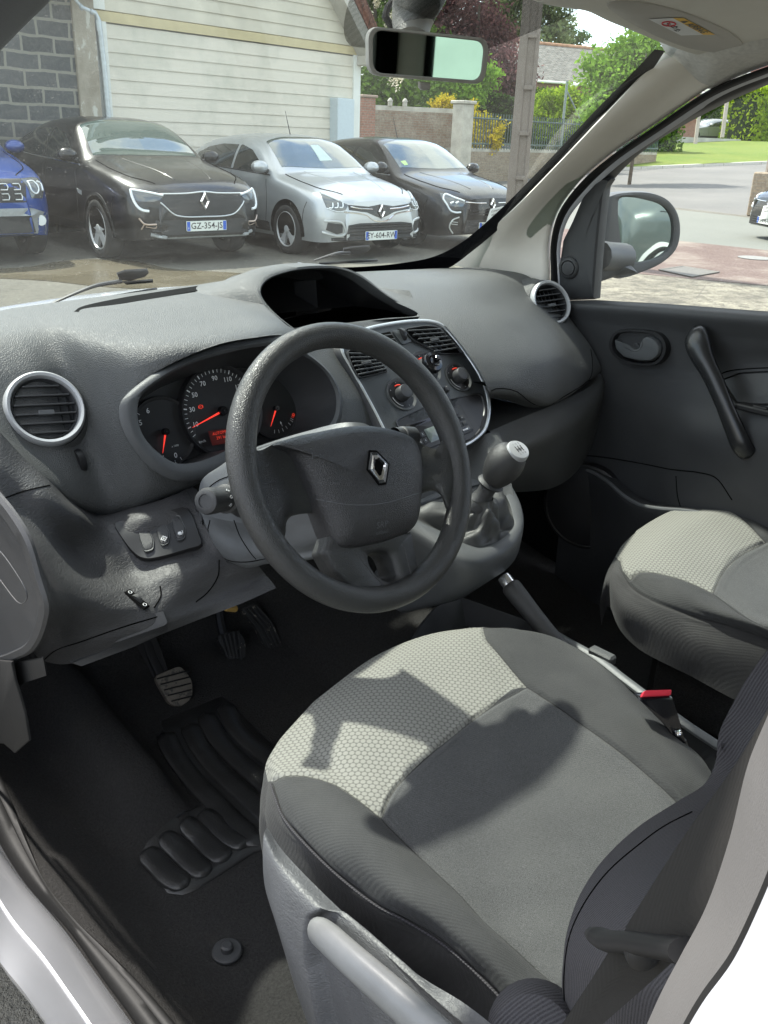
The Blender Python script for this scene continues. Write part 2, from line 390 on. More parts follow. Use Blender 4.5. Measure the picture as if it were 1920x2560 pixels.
def sealrows(A, Bq, lift=.014):
    r = []
    for k, h in ((0, -.006), (.03, .003), (.12, .011), (.30, .014), (.52, .013), (.58, .008), (.62, .009), (.80, .010), (.94, .005), (1, -.012)): r.append(A*(1-k)+Bq*k+V3(0, 0, h*lift/.014))
    return r
b.loft(sealrows(A, Bq)); b.build('door_seal', M['rubber'], van, angle=60)

# ---- floor
def floor_z(x, y):
    z = .42
    if y > .30: z += (y-.30)*.16
    if y > .62: z += (y-.62)*1.05
    s = (-x-.62)/.13
    if s > 0: z += .085*min(1, s)**1.5
    t_ = abs(x-.12)
    if t_ < .2: z += .10*max(0, 1-(t_/.2)**2)**.6
    fr = math.exp(-((x+.545)/.055)**4)*max(0, min(1, (y-.20)/.12))*.085      # foot rest hump
    return z+fr
xs = np.linspace(-.775, .74, 120); ys = np.linspace(-.75, .99, 110)
b = MB(); b.loft([[V3(x, y, floor_z(x, y)+.0025*math.sin(x*40+y*13)*math.sin(y*31)) for x in xs] for y in ys])
b.build('carpet', M['carpet'], van, angle=180)
D0 = np.array([[V3(x, .80-.33*x*x, 1.178)] for x in np.linspace(-.74, .74, 40)])
# toe-board wall under the dash, black; side panels and strip added against light leaks
b = MB(); b.loft([[V3(x, 1.0, z) for x in (-.88, .88)] for z in (.4, 1.0)]+[[V3(x, .98, 1.075) for x in (-.88, .88)]]); b.loft([[V3(.735, .34, z) for z in (.3, 1.12)], [V3(.735, 1.0, z) for z in (.3, 1.05)]]); b.loft([[V3(-.80, .40, z) for z in (.45, 1.12)], [V3(-.86, 1.0, z) for z in (.45, 1.05)]]); b.loft([[V3(-.78, 1.0, .5), V3(-.78, 1.0, 1.0)], [V3(-.79, .52, .5), V3(-.79, .62, 1.05)]]); b.loft([[V3(.76, 1.0, .3), V3(.76, 1.0, 1.0)], [V3(.76, .5, .3), V3(.76, .55, 1.0)]])
b.loft([D0[:, 0], D0[:, 0]+V3(0, .03, -.03), D0[:, 0]*V3(1, 0, 0)+V3(0, .97, 1.03)]); b.build('bulkhead', M['matt'], van)
# heel pad: eight moulded rubber ribs in two rows
def ZF(u, v, h=.0):
    p = oz(u, v, .42)
    for _ in range(14): p = oz(u, v, floor_z(p[0], p[1])+h)
    return p
RIBS = [[(410, 1830, 40), (432, 1880), (470, 1935), (540, 2010), (610, 2078), (652, 2112)],
        [(470, 1808), (495, 1862), (540, 1920), (600, 1975), (660, 2030), (700, 2065)],
        [(512, 1782), (538, 1838), (590, 1895), (650, 1948), (700, 1990), (740, 2020)],
        [(560, 1758), (590, 1820), (640, 1868), (690, 1905), (740, 1945), (780, 1975)],
        [(500, 2030), (540, 2062), (580, 2095), (620, 2115)],
        [(455, 2050), (500, 2090), (540, 2130), (570, 2150)],
        [(405, 2085), (450, 2128), (490, 2165), (520, 2188)],
        [(360, 2125), (395, 2160), (430, 2195), (470, 2215)]]
b = MB()
pad = [ZF(u, v, .004) for u, v in ((400, 1800), (560, 1735), (610, 1790), (660, 1840), (830, 1960), (840, 2080), (640, 2125), (470, 2235), (420, 2230), (345, 2130), (470, 2030), (500, 2000), (420, 1890))]
c_ = np.mean(pad, 0); po = lin_closed(pad, 60)
rr_ = []
for k in (1.0, .985, .8, .6, .4, .2):
    ring = []
    for p in po:
        q = c_+(p-c_)*k; ring.append(V3(q[0], q[1], floor_z(q[0], q[1])+(.001 if k == 1 else .0035)))
    rr_.append(ring)
b.loft(rr_, closed=True, cap1=True)
for rb in RIBS:
    c = cr_open([ZF(q[0], q[1], .004) for q in rb], 26); T = np.gradient(c, axis=0); T /= np.linalg.norm(T, axis=1)[:, None]
    wv = np.cross(V3(0, 0, 1), T); wv /= np.linalg.norm(wv, axis=1)[:, None]; hw = .0192; rows = []
    sl = np.linspace(0, 1, 26); Ln = np.linalg.norm(np.diff(c, axis=0), axis=1).sum()
    for i in range(26):
        e = min(sl[i], 1-sl[i])*Ln; f = math.sqrt(max(0.0, 1-max(0, 1-e/hw)**2)); f = max(f, .15)
        rows.append([V3(*(c[i]+wv[i]*hw*f*k))+V3(0, 0, h*min(1, f*1.3)) for k, h in ((-1, -.004), (-.98, .002), (-.88, .0045), (0, .0055), (.88, .0045), (.98, .002), (1, -.004))])
    b.loft(rows)
b.build('heel_pad', simple('heel_rubber', (.024, .024, .024), .30, bump=.0007, bs=330, var=.2), van, angle=60)
b = MB(); p = ZF(568, 2380, .002); b.lathe(p, (0, 0, 1), [(.021, 0), (.021, .003), (.019, .005), (.009, .005), (.0085, .012), (.006, .014)], 32)
b.build('mat_fixing', M['plastic'], van)

# ---- pedals
def pedal(pts_uv, p0, n, ribs, mat, arm, mat2='black'):
    pl = plane(p0, n); o = np.array([pl(u, v) for u, v in pts_uv]); o2 = rounded(o, .012, 5); b = MB()
    b.slab(o2, n, .016, .003)
    c = o.mean(0); ex, ey = nrm(o[1]-o[0]), nrm(o[3]-o[0])
    return b, pl
b, pl = pedal([(385, 1690), (452, 1662), (482, 1700), (482, 1745), (450, 1768), (425, 1762), (398, 1715)], (-.36, .53, .50), (-.15, -.72, .68), 5, None, None)
for k in range(5):
    pass
cp = b.build('clutch_pedal', M['pedal_dusty'], van, label='clutch pedal caked with pale dried mud')
for k in range(5):
    b = MB(); b.tube([pl(392+k*9, 1697+k*14, .0008), pl(474+k*1.5, 1676+k*16, .0008)], .0016, 6); b.build('tread_groove', M['rubber'], cp)
b = MB(); b.loft([[pl(u, v, -.02) for u, v in r] for r in (((322, 1575), (375, 1560)), ((355, 1640), (402, 1622)), ((392, 1710), (425, 1690)))]); b.tube([pl(350, 1560, -.03), pl(378, 1640, -.024), pl(412, 1712, -.02)], .012, 8, flat=.7)
b.tube([pl(380, 1572, -.03), pl(397, 1636, -.026), pl(420, 1690, -.02)], .003, 6)
b.build('pedal_arm', M['black'], cp)
b, pl = pedal([(540, 1588), (596, 1573), (614, 1600), (616, 1640), (592, 1667), (578, 1660), (556, 1620)], (-.19, .58, .50), (-.15, -.72, .68), 5, None, None)
for k in range(5): b.tube([pl(552+k*11, 1590-k*3, .003), pl(568+k*9, 1640+k*2, .003)], .003, 6)
bp = b.build('brake_pedal', M['pedal'], van, label='brake pedal with worn ribbed rubber')
b = MB(); b.tube([pl(545, 1500, -.03), pl(552, 1560, -.026), pl(560, 1590, -.02)], .010, 8); b.build('pedal_arm', M['black'], bp)
b, pl = pedal([(600, 1520), (640, 1505), (668, 1548), (700, 1592), (712, 1628), (690, 1650), (665, 1618), (640, 1568)], (-.10, .58, .50), (-.15, -.72, .68), 4, None, None)
for k in range(4): b.tube([pl(612+k*9, 1524-k*4, .002), pl(652+k*9, 1572-k*5, .002), pl(684+k*8, 1638-k*4, .002)], .0022, 6)
ap = b.build('accelerator_pedal', M['pedal'], van, label='long ribbed accelerator pedal')

# ---- dashboard upper pad: control columns of (u, v, x) from windscreen edge to lower lip
def wsy(x): return .80-.33*x*x
cols = [
 (-.74, [(.62, 1.175), (.55, 1.172), (.49, 1.16), (.45, 1.14), (.41, 1.12), (.38, 1.11), (.36, 1.10), (.38, 1.09)]),
 (-.67, [(.65, 1.178), (.58, 1.176), (.53, 1.165), (.49, 1.14), (.45, 1.11), (.41, 1.085), (.375, 1.07), (.395, 1.06)]),
 (-.62, [(.68, 1.18), (.60, 1.18), (.54, 1.168), (.50, 1.14), (.465, 1.095), (.42, 1.045), (.37, 1.01), (.39, .993)]),
 (-.57, [(.70, 1.18), (.61, 1.182), (.54, 1.172), (.495, 1.14), (.46, 1.085), (.41, 1.02), (.375, .96), (.40, .94)]),
 (-.52, [(.72, 1.18), (.61, 1.183), (.54, 1.174), (.50, 1.145), (.463, 1.085), (.42, 1.01), (.385, .935), (.41, .905)]),
 (-.495, [(.73, 1.18), (.615, 1.184), (.50, 1.177), (.435, 1.155), (.405, 1.09), (.385, 1.01), (.375, .935), (.405, .905)]),
 (-.47, [(.735, 1.18), (.62, 1.185), (.45, 1.178), (.375, 1.16), (.35, 1.10), (.345, 1.02), (.355, .945), (.39, .915)]),
 (-.42, [(.745, 1.18), (.63, 1.186), (.43, 1.182), (.335, 1.168), (.33, 1.10), (.335, 1.02), (.345, .955), (.38, .93)]),
 (-.36, [(.755, 1.18), (.64, 1.186), (.43, 1.184), (.318, 1.170), (.325, 1.10), (.335, 1.02), (.345, .96), (.38, .94)]),
 (-.28, [(.765, 1.18), (.65, 1.186), (.44, 1.184), (.325, 1.170), (.33, 1.10), (.335, 1.02), (.345, .97), (.38, .95)]),
 (-.21, [(.775, 1.18), (.65, 1.186), (.46, 1.184), (.355, 1.168), (.34, 1.11), (.325, 1.03), (.335, .97), (.37, .95)]),
 (-.15, [(.785, 1.18), (.66, 1.185), (.49, 1.180), (.40, 1.160), (.365, 1.12), (.305, 1.04), (.30, .98), (.34, .95)]),
 (-.08, [(.79, 1.18), (.66, 1.184), (.50, 1.176), (.43, 1.155), (.39, 1.12), (.315, 1.04), (.29, .97), (.33, .93)]),
 (.03, [(.795, 1.18), (.66, 1.184), (.52, 1.174), (.45, 1.158), (.40, 1.12), (.325, 1.04), (.28, .97), (.32, .93)]),
 (.13, [(.79, 1.18), (.66, 1.184), (.53, 1.174), (.45, 1.152), (.39, 1.12), (.315, 1.05), (.275, .99), (.30, .96)]),
 (.19, [(.785, 1.18), (.66, 1.184), (.53, 1.176), (.43, 1.150), (.36, 1.12), (.295, 1.07), (.265, 1.025), (.29, 1.005)]),
 (.26, [(.775, 1.18), (.65, 1.184), (.53, 1.178), (.42, 1.152), (.345, 1.12), (.275, 1.07), (.245, 1.02), (.28, 1.0)]),
 (.36, [(.755, 1.18), (.64, 1.184), (.52, 1.180), (.42, 1.152), (.345, 1.12), (.265, 1.06), (.24, .985), (.28, .965)]),
 (.46, [(.73, 1.18), (.62, 1.184), (.52, 1.180), (.44, 1.150), (.37, 1.115), (.29, 1.05), (.265, .975), (.30, .95)]),
 (.54, [(.71, 1.18), (.60, 1.184), (.53, 1.176), (.46, 1.142), (.40, 1.105), (.325, 1.04), (.29, .975), (.32, .955)]),
 (.61, [(.68, 1.18), (.59, 1.18), (.53, 1.165), (.475, 1.13), (.42, 1.09), (.35, 1.03), (.315, .975), (.34, .955)]),
 (.68, [(.65, 1.175), (.57, 1.17), (.52, 1.15), (.47, 1.12), (.42, 1.08), (.36, 1.03), (.33, .985), (.35, .97)]),
]
ctrl = [[V3(x, y, z) for y, z in pr] for x, pr in cols]
D = surf(ctrl, 420, 190)                      # rows: x, cols: profile
# gentle mounds: flare left of the central pod, bulge over the cluster hood
def poly_mask(u, v, poly):
    P = np.asarray(poly, float); ins = np.zeros(u.shape, bool); j = len(P)-1
    for i in range(len(P)):
        c = ((P[i, 1] > v) != (P[j, 1] > v)) & (u < (P[j, 0]-P[i, 0])*(v-P[i, 1])/(P[j, 1]-P[i, 1]+1e-9)+P[i, 0]); ins ^= c; j = i
    return ins
def poly_sd(u, v, poly, closed=True):
    """signed distance in px, + inside"""
    P = np.asarray(poly, float); n = len(P); d = np.full(u.shape, 1e9)
    for i in range(n if closed else n-1):
        a = P[i]; c = P[(i+1) % n]; e = c-a; t_ = np.clip(((u-a[0])*e[0]+(v-a[1])*e[1])/(e@e+1e-9), 0, 1)
        d = np.minimum(d, np.hypot(u-a[0]-t_*e[0], v-a[1]-t_*e[1]))
    return np.where(poly_mask(u, v, P), d, -d) if closed else d
def projA(Pt):
    d = Pt-CP; z = d@FW; return 960+F*(d@RT)/z, 1280-F*(d@UP)/z
BEZ_O = [(298, 1015), (312, 991), (376, 939), (463, 893), (556, 858), (637, 844), (712, 840), (775, 887), (828, 939), (854, 997), (851, 1043), (833, 1085), (760, 1130), (660, 1170), (579, 1180), (521, 1195), (463, 1203), (422, 1196), (370, 1165), (324, 1107), (301, 1055)]
U_, V_ = projA(D.reshape(-1, 3)); 
HP = [cr_closed(BEZ_O, 200)]; hole = poly_mask(U_, V_, HP[0]).reshape(D.shape[:2])
STK_O = [(858, 905), (862, 860), (900, 832), (960, 812), (1030, 803), (1075, 804), (1105, 815), (1130, 842), (1165, 885), (1200, 940), (1218, 985), (1222, 1030), (1212, 1075), (1190, 1100), (1160, 1118), (1080, 1140), (1000, 1165), (955, 1075), (930, 1030), (900, 970), (872, 920)]
HP.append(cr_closed([(846, 880), (848, 856), (861, 843), (904, 821), (960, 808), (1030, 799), (1076, 800), (1107, 811), (1135, 840), (1168, 883), (1204, 938), (1222, 984), (1227, 1030), (1217, 1077), (1193, 1103), (1160, 1122), (1080, 1147), (1008, 1164), (982, 1142), (952, 1082), (927, 1032), (897, 977), (869, 927)], 200)); hole |= poly_mask(U_, V_, HP[1]).reshape(D.shape[:2])
POD = [(731, 823), (684, 789), (651, 755), (642, 728), (663, 694), (727, 673), (800, 668), (853, 672), (895, 687), (971, 741), (1051, 786), (960, 795), (860, 806)]
HP.append(cr_closed([(735, 822), (690, 790), (656, 755), (650, 728), (668, 700), (727, 680), (800, 676), (853, 680), (893, 696), (968, 745), (1046, 786), (960, 796), (860, 808), (790, 816)], 160)); hole |= poly_mask(U_, V_, HP[2]).reshape(D.shape[:2])
# trim the cut edges exactly onto the outlines
keep = np.zeros(D.shape[:2], bool); cellall = hole[:-1, :-1] & hole[1:, :-1] & hole[:-1, 1:] & hole[1:, 1:]
for di in (0, 1):
    for dj in (0, 1): keep[di:di+cellall.shape[0], dj:dj+cellall.shape[1]] |= ~cellall
HPs = []
for h in HP:
    hc = np.concatenate([h, h[:1]]); HPs.append(np.concatenate([hc[:-1]*(1-k/6)+hc[1:]*k/6 for k in range(6)]))
HPall = np.concatenate(HPs); UV2 = np.stack([U_, V_], 1).reshape(*D.shape[:2], 2)
for i, j in zip(*np.where(hole & keep)):
    q = HPall[np.argmin(((HPall-UV2[i, j])**2).sum(1))]; D[i, j] = dep(q[0], q[1], (D[i, j]-CP)@FW)
idx = np.arange(D.shape[0]*D.shape[1]).reshape(D.shape[:2]); fs = []
for i in range(D.shape[0]-1):
    for j in range(D.shape[1]-1):
        if hole[i, j] and hole[i+1, j] and hole[i, j+1] and hole[i+1, j+1]: continue
        fs.append((idx[i, j], idx[i, j+1], idx[i+1, j+1], idx[i+1, j]))
b = MB(); b.add(D.reshape(-1, 3), fs)
dash_bvh = bvh(b)
dash = b.build('dashboard', M['dash'], van, angle=180, label='charcoal grained dashboard with round vents, hooded dials and a central storage hood')
def stick(u, v, B=None, off=0.):
    d = Vector(ray(u, v)).normalized(); h = (B or dash_bvh).ray_cast(Vector(CP), d)
    if h[0] is None: return None, None
    n = np.array(h[1]); n = n if n@np.array(d) < 0 else -n
    return np.array(h[0])+n*off, n

# ---- central storage hood
rim_uv = [(731, 825, .475), (690, 795, .50), (655, 757, .53), (642, 728, .55), (660, 694, .575), (727, 671, .585), (800, 664, .575), (853, 668, .56), (900, 686, .54), (971, 738, .50), (1056, 787, .455)]
rim = cr_open([oy(u, v, y) for u, v, y in rim_uv], 70)
crim = V3(.03, .62, 1.17)
def toward(P, c, k): return P+(c-P)*k
b = MB()
inner = np.array([oy(u, v, y) for u, v, y in [(738, 823, .478), (697, 791, .503), (663, 755, .533), (652, 730, .553), (669, 702, .578), (730, 680, .588), (800, 674, .578), (850, 677, .563), (893, 694, .543), (965, 744, .503), (1047, 790, .458)]]); inner = cr_open(inner, 70)
base = []
for k, p in enumerate(rim):
    a = k/69
    side = math.sin(a*math.pi)
    q = V3(p[0]+(-.10*(1-a)**1.2+.03*a)*(.35+.65*side), p[1]+.05+.16*side, 1.180)
    base.append(q)
base = np.array(base)
m1 = rim*.72+base*.28+V3(0, 0, 1)*(.25*(rim[:, 2:3]-1.18)).clip(0); m2 = rim*.35+base*.65+V3(0, 0, 1)*0
b.loft([inner+V3(0, .03, -.004), inner, (inner+rim)/2+V3(0, -.004, 0), rim, m1, m2, base+V3(0, 0, .001), base+V3(0, 0.01, -.02)])
# inside: dark bowl
back = []
for k, p in enumerate(inner):
    back.append(V3(p[0]*.85+.01, p[1]+.17, 1.12+(p[2]-1.12)*.78))
back = np.array(back); b.loft([inner+V3(0, .03, -.004), inner*.5+back*.5+V3(0, 0, .002), back], cap1=True, mi=1)
fl = [(735, 826), (700, 790), (1047, 792), (960, 800), (870, 810)]
lip = np.array([oz(u, v, 1.150) for u, v in ((735, 824), (790, 818), (850, 810), (900, 803), (960, 797), (1010, 793), (1050, 790))])
b.loft([lip+V3(0, 0, -.001), lip+V3(0, .04, -.04), lip+V3(0, .22, -.05)], mi=1)
sh = b.build('storage_hood', [M['dash'], M['black']], dash, angle=60)
# shelf lines inside the storage: a moulded tray edge
b = MB(); b.tube([oy(u, v, .66) for u, v in ((700, 800), (770, 782), (840, 765), (905, 752), (962, 738))], .0015, 6)
b.loft([[oy(u, v, .68) for u, v in ((735, 705), (740, 790))], [oy(u, v, .64) for u, v in ((790, 700), (795, 782))], [oy(u, v, .67) for u, v in ((838, 735), (828, 775))]])
b.build('storage_tray', M['black'], dash)
# defroster slot and grooves on the dash top
def groove(mb, uvs, r=.0012, B=None, off=0., mi=0, n=30):
    P = []
    c = cr_open([(u, v) for u, v in uvs], n)
    for u, v in c:
        p, nn = stick(u, v, B, off)
        if p is not None: P.append(p)
    if len(P) > 2: mb.tube(P, r, 6, mi=mi)
def gaps(par, B, lines, r=.0011, mat='matt', name='panel_gap', off=0.):
    for ln in lines:
        b = MB(); groove(b, ln, r, B, off)
        if b.v: b.build(name, M[mat], par)
b = MB()
up_ = cr_open([oz(u, v, 1.186) for u, v in ((185, 779), (205, 766), (300, 745), (430, 724), (560, 705), (600, 700))], 30); lo = cr_open([oz(u, v, 1.186) for u, v in ((185, 779), (205, 780), (310, 759), (430, 738), (540, 717), (600, 700))], 30)
b.loft([up_, lo]); b.build('defroster_slot', M['matt'], dash)

# ---- round vents
def round_vent(c, n, ref, r, slats, rot, label, mat_ring='ventring', knob=True, deep=.03):
    n = nrm(n); c = np.asarray(c); a = nrm(np.asarray(ref)-n*(np.asarray(ref)@n)); e = np.cross(a, n)
    b = MB()
    b.lathe(c, n, [(r*.98, -.035), (r, -.012), (r*1.0, -.002), (r*.975, .004), (r*.93, .0065), (r*.86, .005), (r*.82, -.001), (r*.80, -.010)], 56, cap1=False, mi=0)
    b.lathe(c, n, [(r*.805, .000), (r*.79, .0015), (r*.765, -.001), (r*.75, -.035)], 56, cap1=True, mi=1)
    ca, sa = math.cos(rot), math.sin(rot); X = e*ca+a*sa; Y = -e*sa+a*ca
    for k in range(slats):
        t_ = (k+.5)/slats*2-1; hw = math.sqrt(max(.02, 1-(t_*.96)**2))*r*.76
        b.box(c+Y*t_*r*.74-n*.006, (2*hw, .0028, .016), (X, nrm(Y+n*.25), nrm(n-Y*.25)), .0008, mi=1)
    for k in range(-3, 4):
        hw = math.sqrt(max(.02, 1-(k/4)**2))*r*.7
        b.box(c+X*k*r*.22-n*.020, (.0022, 2*hw, .014), (X, Y, n), .0005, mi=2)
    if knob: b.box(c-n*.001-Y*r*.12, (r*.40, r*.13, .008), (X, Y, n), .001, mi=3)
    return b
vmats = [M['ventring'], M['plastic'], M['black'], M['plastic_mid']]
b = round_vent((-.573, .449, 1.085), (-.043, -.814, .579), (0, .579, .814), .0582, 6, R(-8), '')
b.build('air_vent', vmats, dash, label='round air vent with grey ring at the driver side')
b = round_vent((.628, .452, 1.128), (-.20, -.83, .52), (0, .55, .83), .054, 6, R(-4), '')
b.build('air_vent', vmats, dash, label='round air vent with grey ring at the passenger side')
# raised cuffs that carry the vents
for c, n, r in (((-.573, .449, 1.085), (-.043, -.814, .579), .060), ((.628, .452, 1.128), (-.20, -.83, .52), .0555)):
    b = MB(); b.lathe(c, n, [(r*1.5, -.055), (r*1.22, -.03), (r*1.08, -.012), (r*1.0, -.006), (r*.98, -.02)], 48, cap1=False); b.build('vent_cuff', M['dash'], dash)
# thumb wheels below the vents
for (u, v, sc_) in ((204, 1150, 1.), (1408, 802, .6)):
    p, nn = stick(u, v)
    if p is not None:
        b = MB(); b.lathe(p-V3(.006*sc_, 0, 0)-nn*.010, (1, .1, 0), [(.008*sc_, 0), (.020*sc_, .001), (.0205*sc_, .006), (.020*sc_, .011), (.008*sc_, .012)], 30, cap0=True); b.build('thumb_wheel', M['black'], dash)

# ---- instrument cluster
BP0 = (-.34, .322, 1.075); BN = nrm((0, -.95, .31)); pb = plane(BP0, BN)
BEZ_I = [(344, 1020), (352, 990), (400, 950), (470, 912), (556, 885), (637, 868), (700, 866), (764, 892), (811, 930), (836, 975), (841, 1012), (828, 1056), (760, 1092), (660, 1118), (579, 1122), (532, 1142), (480, 1158), (434, 1156), (382, 1119), (356, 1085), (345, 1050)]
bo = cr_closed([pb(u, v, .000) for u, v in BEZ_O], 120); bi = cr_closed([pb(u, v, .004) for u, v in BEZ_I], 120)
def alignloop(a, b_):
    k = min(range(len(b_)), key=lambda s: np.linalg.norm(a-np.roll(b_, -s, 0), axis=1).sum()); return np.roll(b_, -k, 0)
bi = alignloop(bo, bi)
DN = .085; pd = plane(np.array(BP0)-BN*DN, BN)
cen = bo.mean(0); dc = cen-BN*DN+V3(0, 0, -.006)
deep = dc+(bi-bi.mean(0))*.86+V3(0, 0, 0)
b = MB(); b.loft([np.array([p+nrm(p-CP)*.09 for p in bo]), bo, bo*.7+bi*.3+BN*.006, bo*.3+bi*.7+BN*.006, bi], closed=True)
b.loft([bi, bi-BN*.004, deep*.5+bi*.5, deep], closed=True, mi=1)
clu = b.build('instrument_cluster', [M['plastic_mid'], M['plastic']], dash, angle=50)
# dial plate and the three dials (flat printed faces deep inside the cluster)
b = MB(); b.dome(deep+BN*.002, BN, [(1.02, 0), (.5, 0)])
faceY = nrm(np.cross(BN, V3(1, 0, 0)))*-1; faceY = faceY if faceY[2] > 0 else -faceY
FX = V3(1, 0, 0); FY = faceY
pdl = plane(np.array(BP0)-BN*(DN-.006), BN)
C1 = pdl(551, 1028); C0 = pdl(408, 1080); C2 = pdl(684, 1022)
def disc(mb, c, r, h, mi=0, r2=None, n=48):
    mb.lathe(c, BN, [(r, -.004), (r, h*.6), (r*.985, h), (r*.93, h*.7), (r*.9, h*.2)], n, cap1=True, mi=mi, ref=FX)
b2 = b
disc(b2, C1, .076, .010); disc(b2, C0, .056, .003); disc(b2, C2, .052, .003)
def onface(c, ang, r, h=.003): return c+FX*math.cos(ang)*r+FY*math.sin(ang)*r+BN*h
def tick(mb, c, ang, r0, r1, w_, mi, h=.0032):
    t_ = V3(*(-FX*math.sin(ang)+FY*math.cos(ang)))*w_/2; p, q = onface(c, ang, r0, h), onface(c, ang, r1, h); mb.add([p-t_, q-t_, q+t_, p+t_], [(0, 1, 2, 3)], mi)
a0, a1 = R(207), R(-27)
for k in range(0, 37):
    a = a0+(a1-a0)*k/36; big = k % 4 == 2
    tick(b2, C1, a, .0625, .0675 if k % 2 else .069, .0008 if not big else .0018, 1)
for k, s in enumerate(('10', '30', '50', '70', '90', '110', '130', '150', '170')):
    a = a0+(a1-a0)*(k*4+2)/36; b2.text(s, onface(C1, a, .0535), FX, FY, .0108, 1, ext=.0004, bold=.01)
b2.text('km/h', onface(C1, R(222), .062), FX, FY, .0062, 1, ext=.0004)
for k in range(0, 13):
    tick(b2, C0, R(292)-R(13)*k+(R(0)), .047, .052, .0008, 1)
for s, d_ in (('0', 285), ('5', 150), ('6', 118), ('1', 255)): b2.text(s, onface(C0, R(d_), .041), FX, FY, .0115, 1, ext=.0004, bold=.01)
b2.text('x 1000', onface(C0, R(298), .028), FX, FY, .0045, 1, ext=.0004)
for k in range(5): tick(b2, C2, R(256+k*13), .036, .042, .0008, 1)
for k in range(4): tick(b2, C2, R(318+k*5), .036, .042+.001*(k == 0), .0007, 1 if k < 2 else 2)
b2.lathe(onface(C2, R(285), .027), BN, [(.0016, 0), (.0012, .0004)], 10, mi=1); tick(b2, C2, R(285), .024, .033, .001, 1)
p = onface(C2, R(335), .040); b2.tube([p+FX*.0022*math.cos(t_)+FY*.0026*math.sin(t_) for t_ in np.linspace(0, 6.28, 12)[:-1]], .0004, 5, closed=True, mi=2); b2.box(p, (.0045, .0005, .0004), (FX, FY, BN), mi=2)
p = onface(C1, R(160), .038); b2.tube([p+FX*.003*math.cos(t_)+FY*.003*math.sin(t_) for t_ in np.linspace(0, 6.28, 14)[:-1]], .00045, 5, closed=True, mi=2); b2.box(p, (.0006, .0030, .0004), (FX, FY, BN), mi=2)
for s in (-1, 1): b2.tube([p+FX*s*.0042*math.cos(t_)+FY*.0042*math.sin(t_) for t_ in np.linspace(-.6, .6, 6)], .0004, 5, mi=2)
dq = [pdl(u, v, .013) for u, v in ((520, 1078), (620, 1065), (620, 1098), (531, 1114))]
b2.add(dq, [(0, 1, 2, 3)], 3)
o_ = pdl(534, 1084, .0134); b2.text('AUTOMOBILES', pdl(531, 1086, .0134), FX, FY, .0068, 2, align='LEFT'); b2.text('291 km', pdl(541, 1096, .0134), FX, FY, .0068, 2, align='LEFT'); b2.text('C', pdl(562, 1105, .0134), FX, FY, .006, 2, align='LEFT')
b2.build('dial_plate', [M['dial'], M['white'], M['redmark'], M['display']], dash, label='black dial faces with white figures and small red display')
def needle(c, px, r):
    b = MB(); b.lathe(c, BN, [(r, .004), (r, .010), (r*.9, .012), (0.001, .012)], 24, cap1=False, mi=0)
    e = pdl(*px, .008); s_ = c+BN*.008; d_ = nrm(e-s_); w_ = np.cross(d_, BN); b.add([s_+w_*.0017+d_*r, s_-w_*.0017+d_*r, e-w_*.0003, e+w_*.0003], [(0, 1, 2, 3)], 1); b.build('needle', [M['gloss'], M['needle']], dash)
needle(C1, (481, 1069), .0078); needle(C0, (407, 1133), .0055); needle(C2, (677, 1066), .0045)
# dim trim behind the visible part of the right gauge
b = MB(); b.tube([pb(u, v, -.075) for u, v in ((690, 905), (735, 935), (765, 975), (775, 1020), (765, 1060))], .002, 6); b.build('gauge_ring', M['plastic'], dash)

# ---- lower dash (left of the column)
lcols = [
 [(0, 1085, -.672), (0, 1130, -.69), (0, 1180, -.70), (0, 1236, -.712), (-20, 1300, -.73), (-30, 1400, -.74)],
 [(60, 1148, -.648), (50, 1185, -.665), (40, 1225, -.68), (30, 1262, -.695), (20, 1330, -.71), (10, 1400, -.715)],
]
LD = [
 [(0, 1080, -.665), (58, 1142, -.64), (124, 1203, -.615), (180, 1255, -.58), (255, 1284, -.525), (350, 1264, -.478), (430, 1240, -.435), (480, 1215, -.395)],
 [(0, 1160, -.685), (50, 1200, -.665), (115, 1240, -.64), (190, 1290, -.60), (265, 1318, -.545), (360, 1296, -.50), (440, 1272, -.45), (500, 1235, -.40)],
 [(0, 1234, -.70), (40, 1274, -.685), (115, 1330, -.655), (200, 1375, -.60), (290, 1385, -.55), (380, 1360, -.50), (460, 1330, -.455), (530, 1290, -.41)],
 [(29, 1264, -.705), (75, 1344, -.70), (145, 1400, -.66), (230, 1430, -.605), (320, 1430, -.545), (410, 1405, -.50), (490, 1375, -.45), (560, 1340, -.41)],
 [(75, 1344, -.715), (112, 1420, -.70), (180, 1465, -.66), (265, 1480, -.605), (350, 1468, -.55), (440, 1440, -.50), (520, 1410, -.45), (590, 1380, -.40)],
 [(104, 1450, -.72), (135, 1490, -.705), (200, 1525, -.66), (290, 1530, -.605), (370, 1510, -.555), (470, 1472, -.49), (560, 1440, -.43), (640, 1410, -.38)],
 [(124, 1508, -.722), (150, 1545, -.70), (210, 1580, -.65), (300, 1565, -.60), (390, 1540, -.55), (490, 1502, -.48), (580, 1472, -.42), (665, 1438, -.36)],
 [(116, 1566, -.722), (140, 1600, -.70), (200, 1612, -.655), (300, 1592, -.60), (395, 1565, -.55), (500, 1524, -.48), (590, 1490, -.42), (680, 1455, -.36)],
 [(87, 1624, -.722), (104, 1650, -.70), (170, 1660, -.66), (290, 1622, -.60), (385, 1592, -.55), (500, 1548, -.48), (600, 1510, -.42), (690, 1470, -.36)],
]
L = surf([[ox(*q) for q in r] for r in LD], 90, 110)
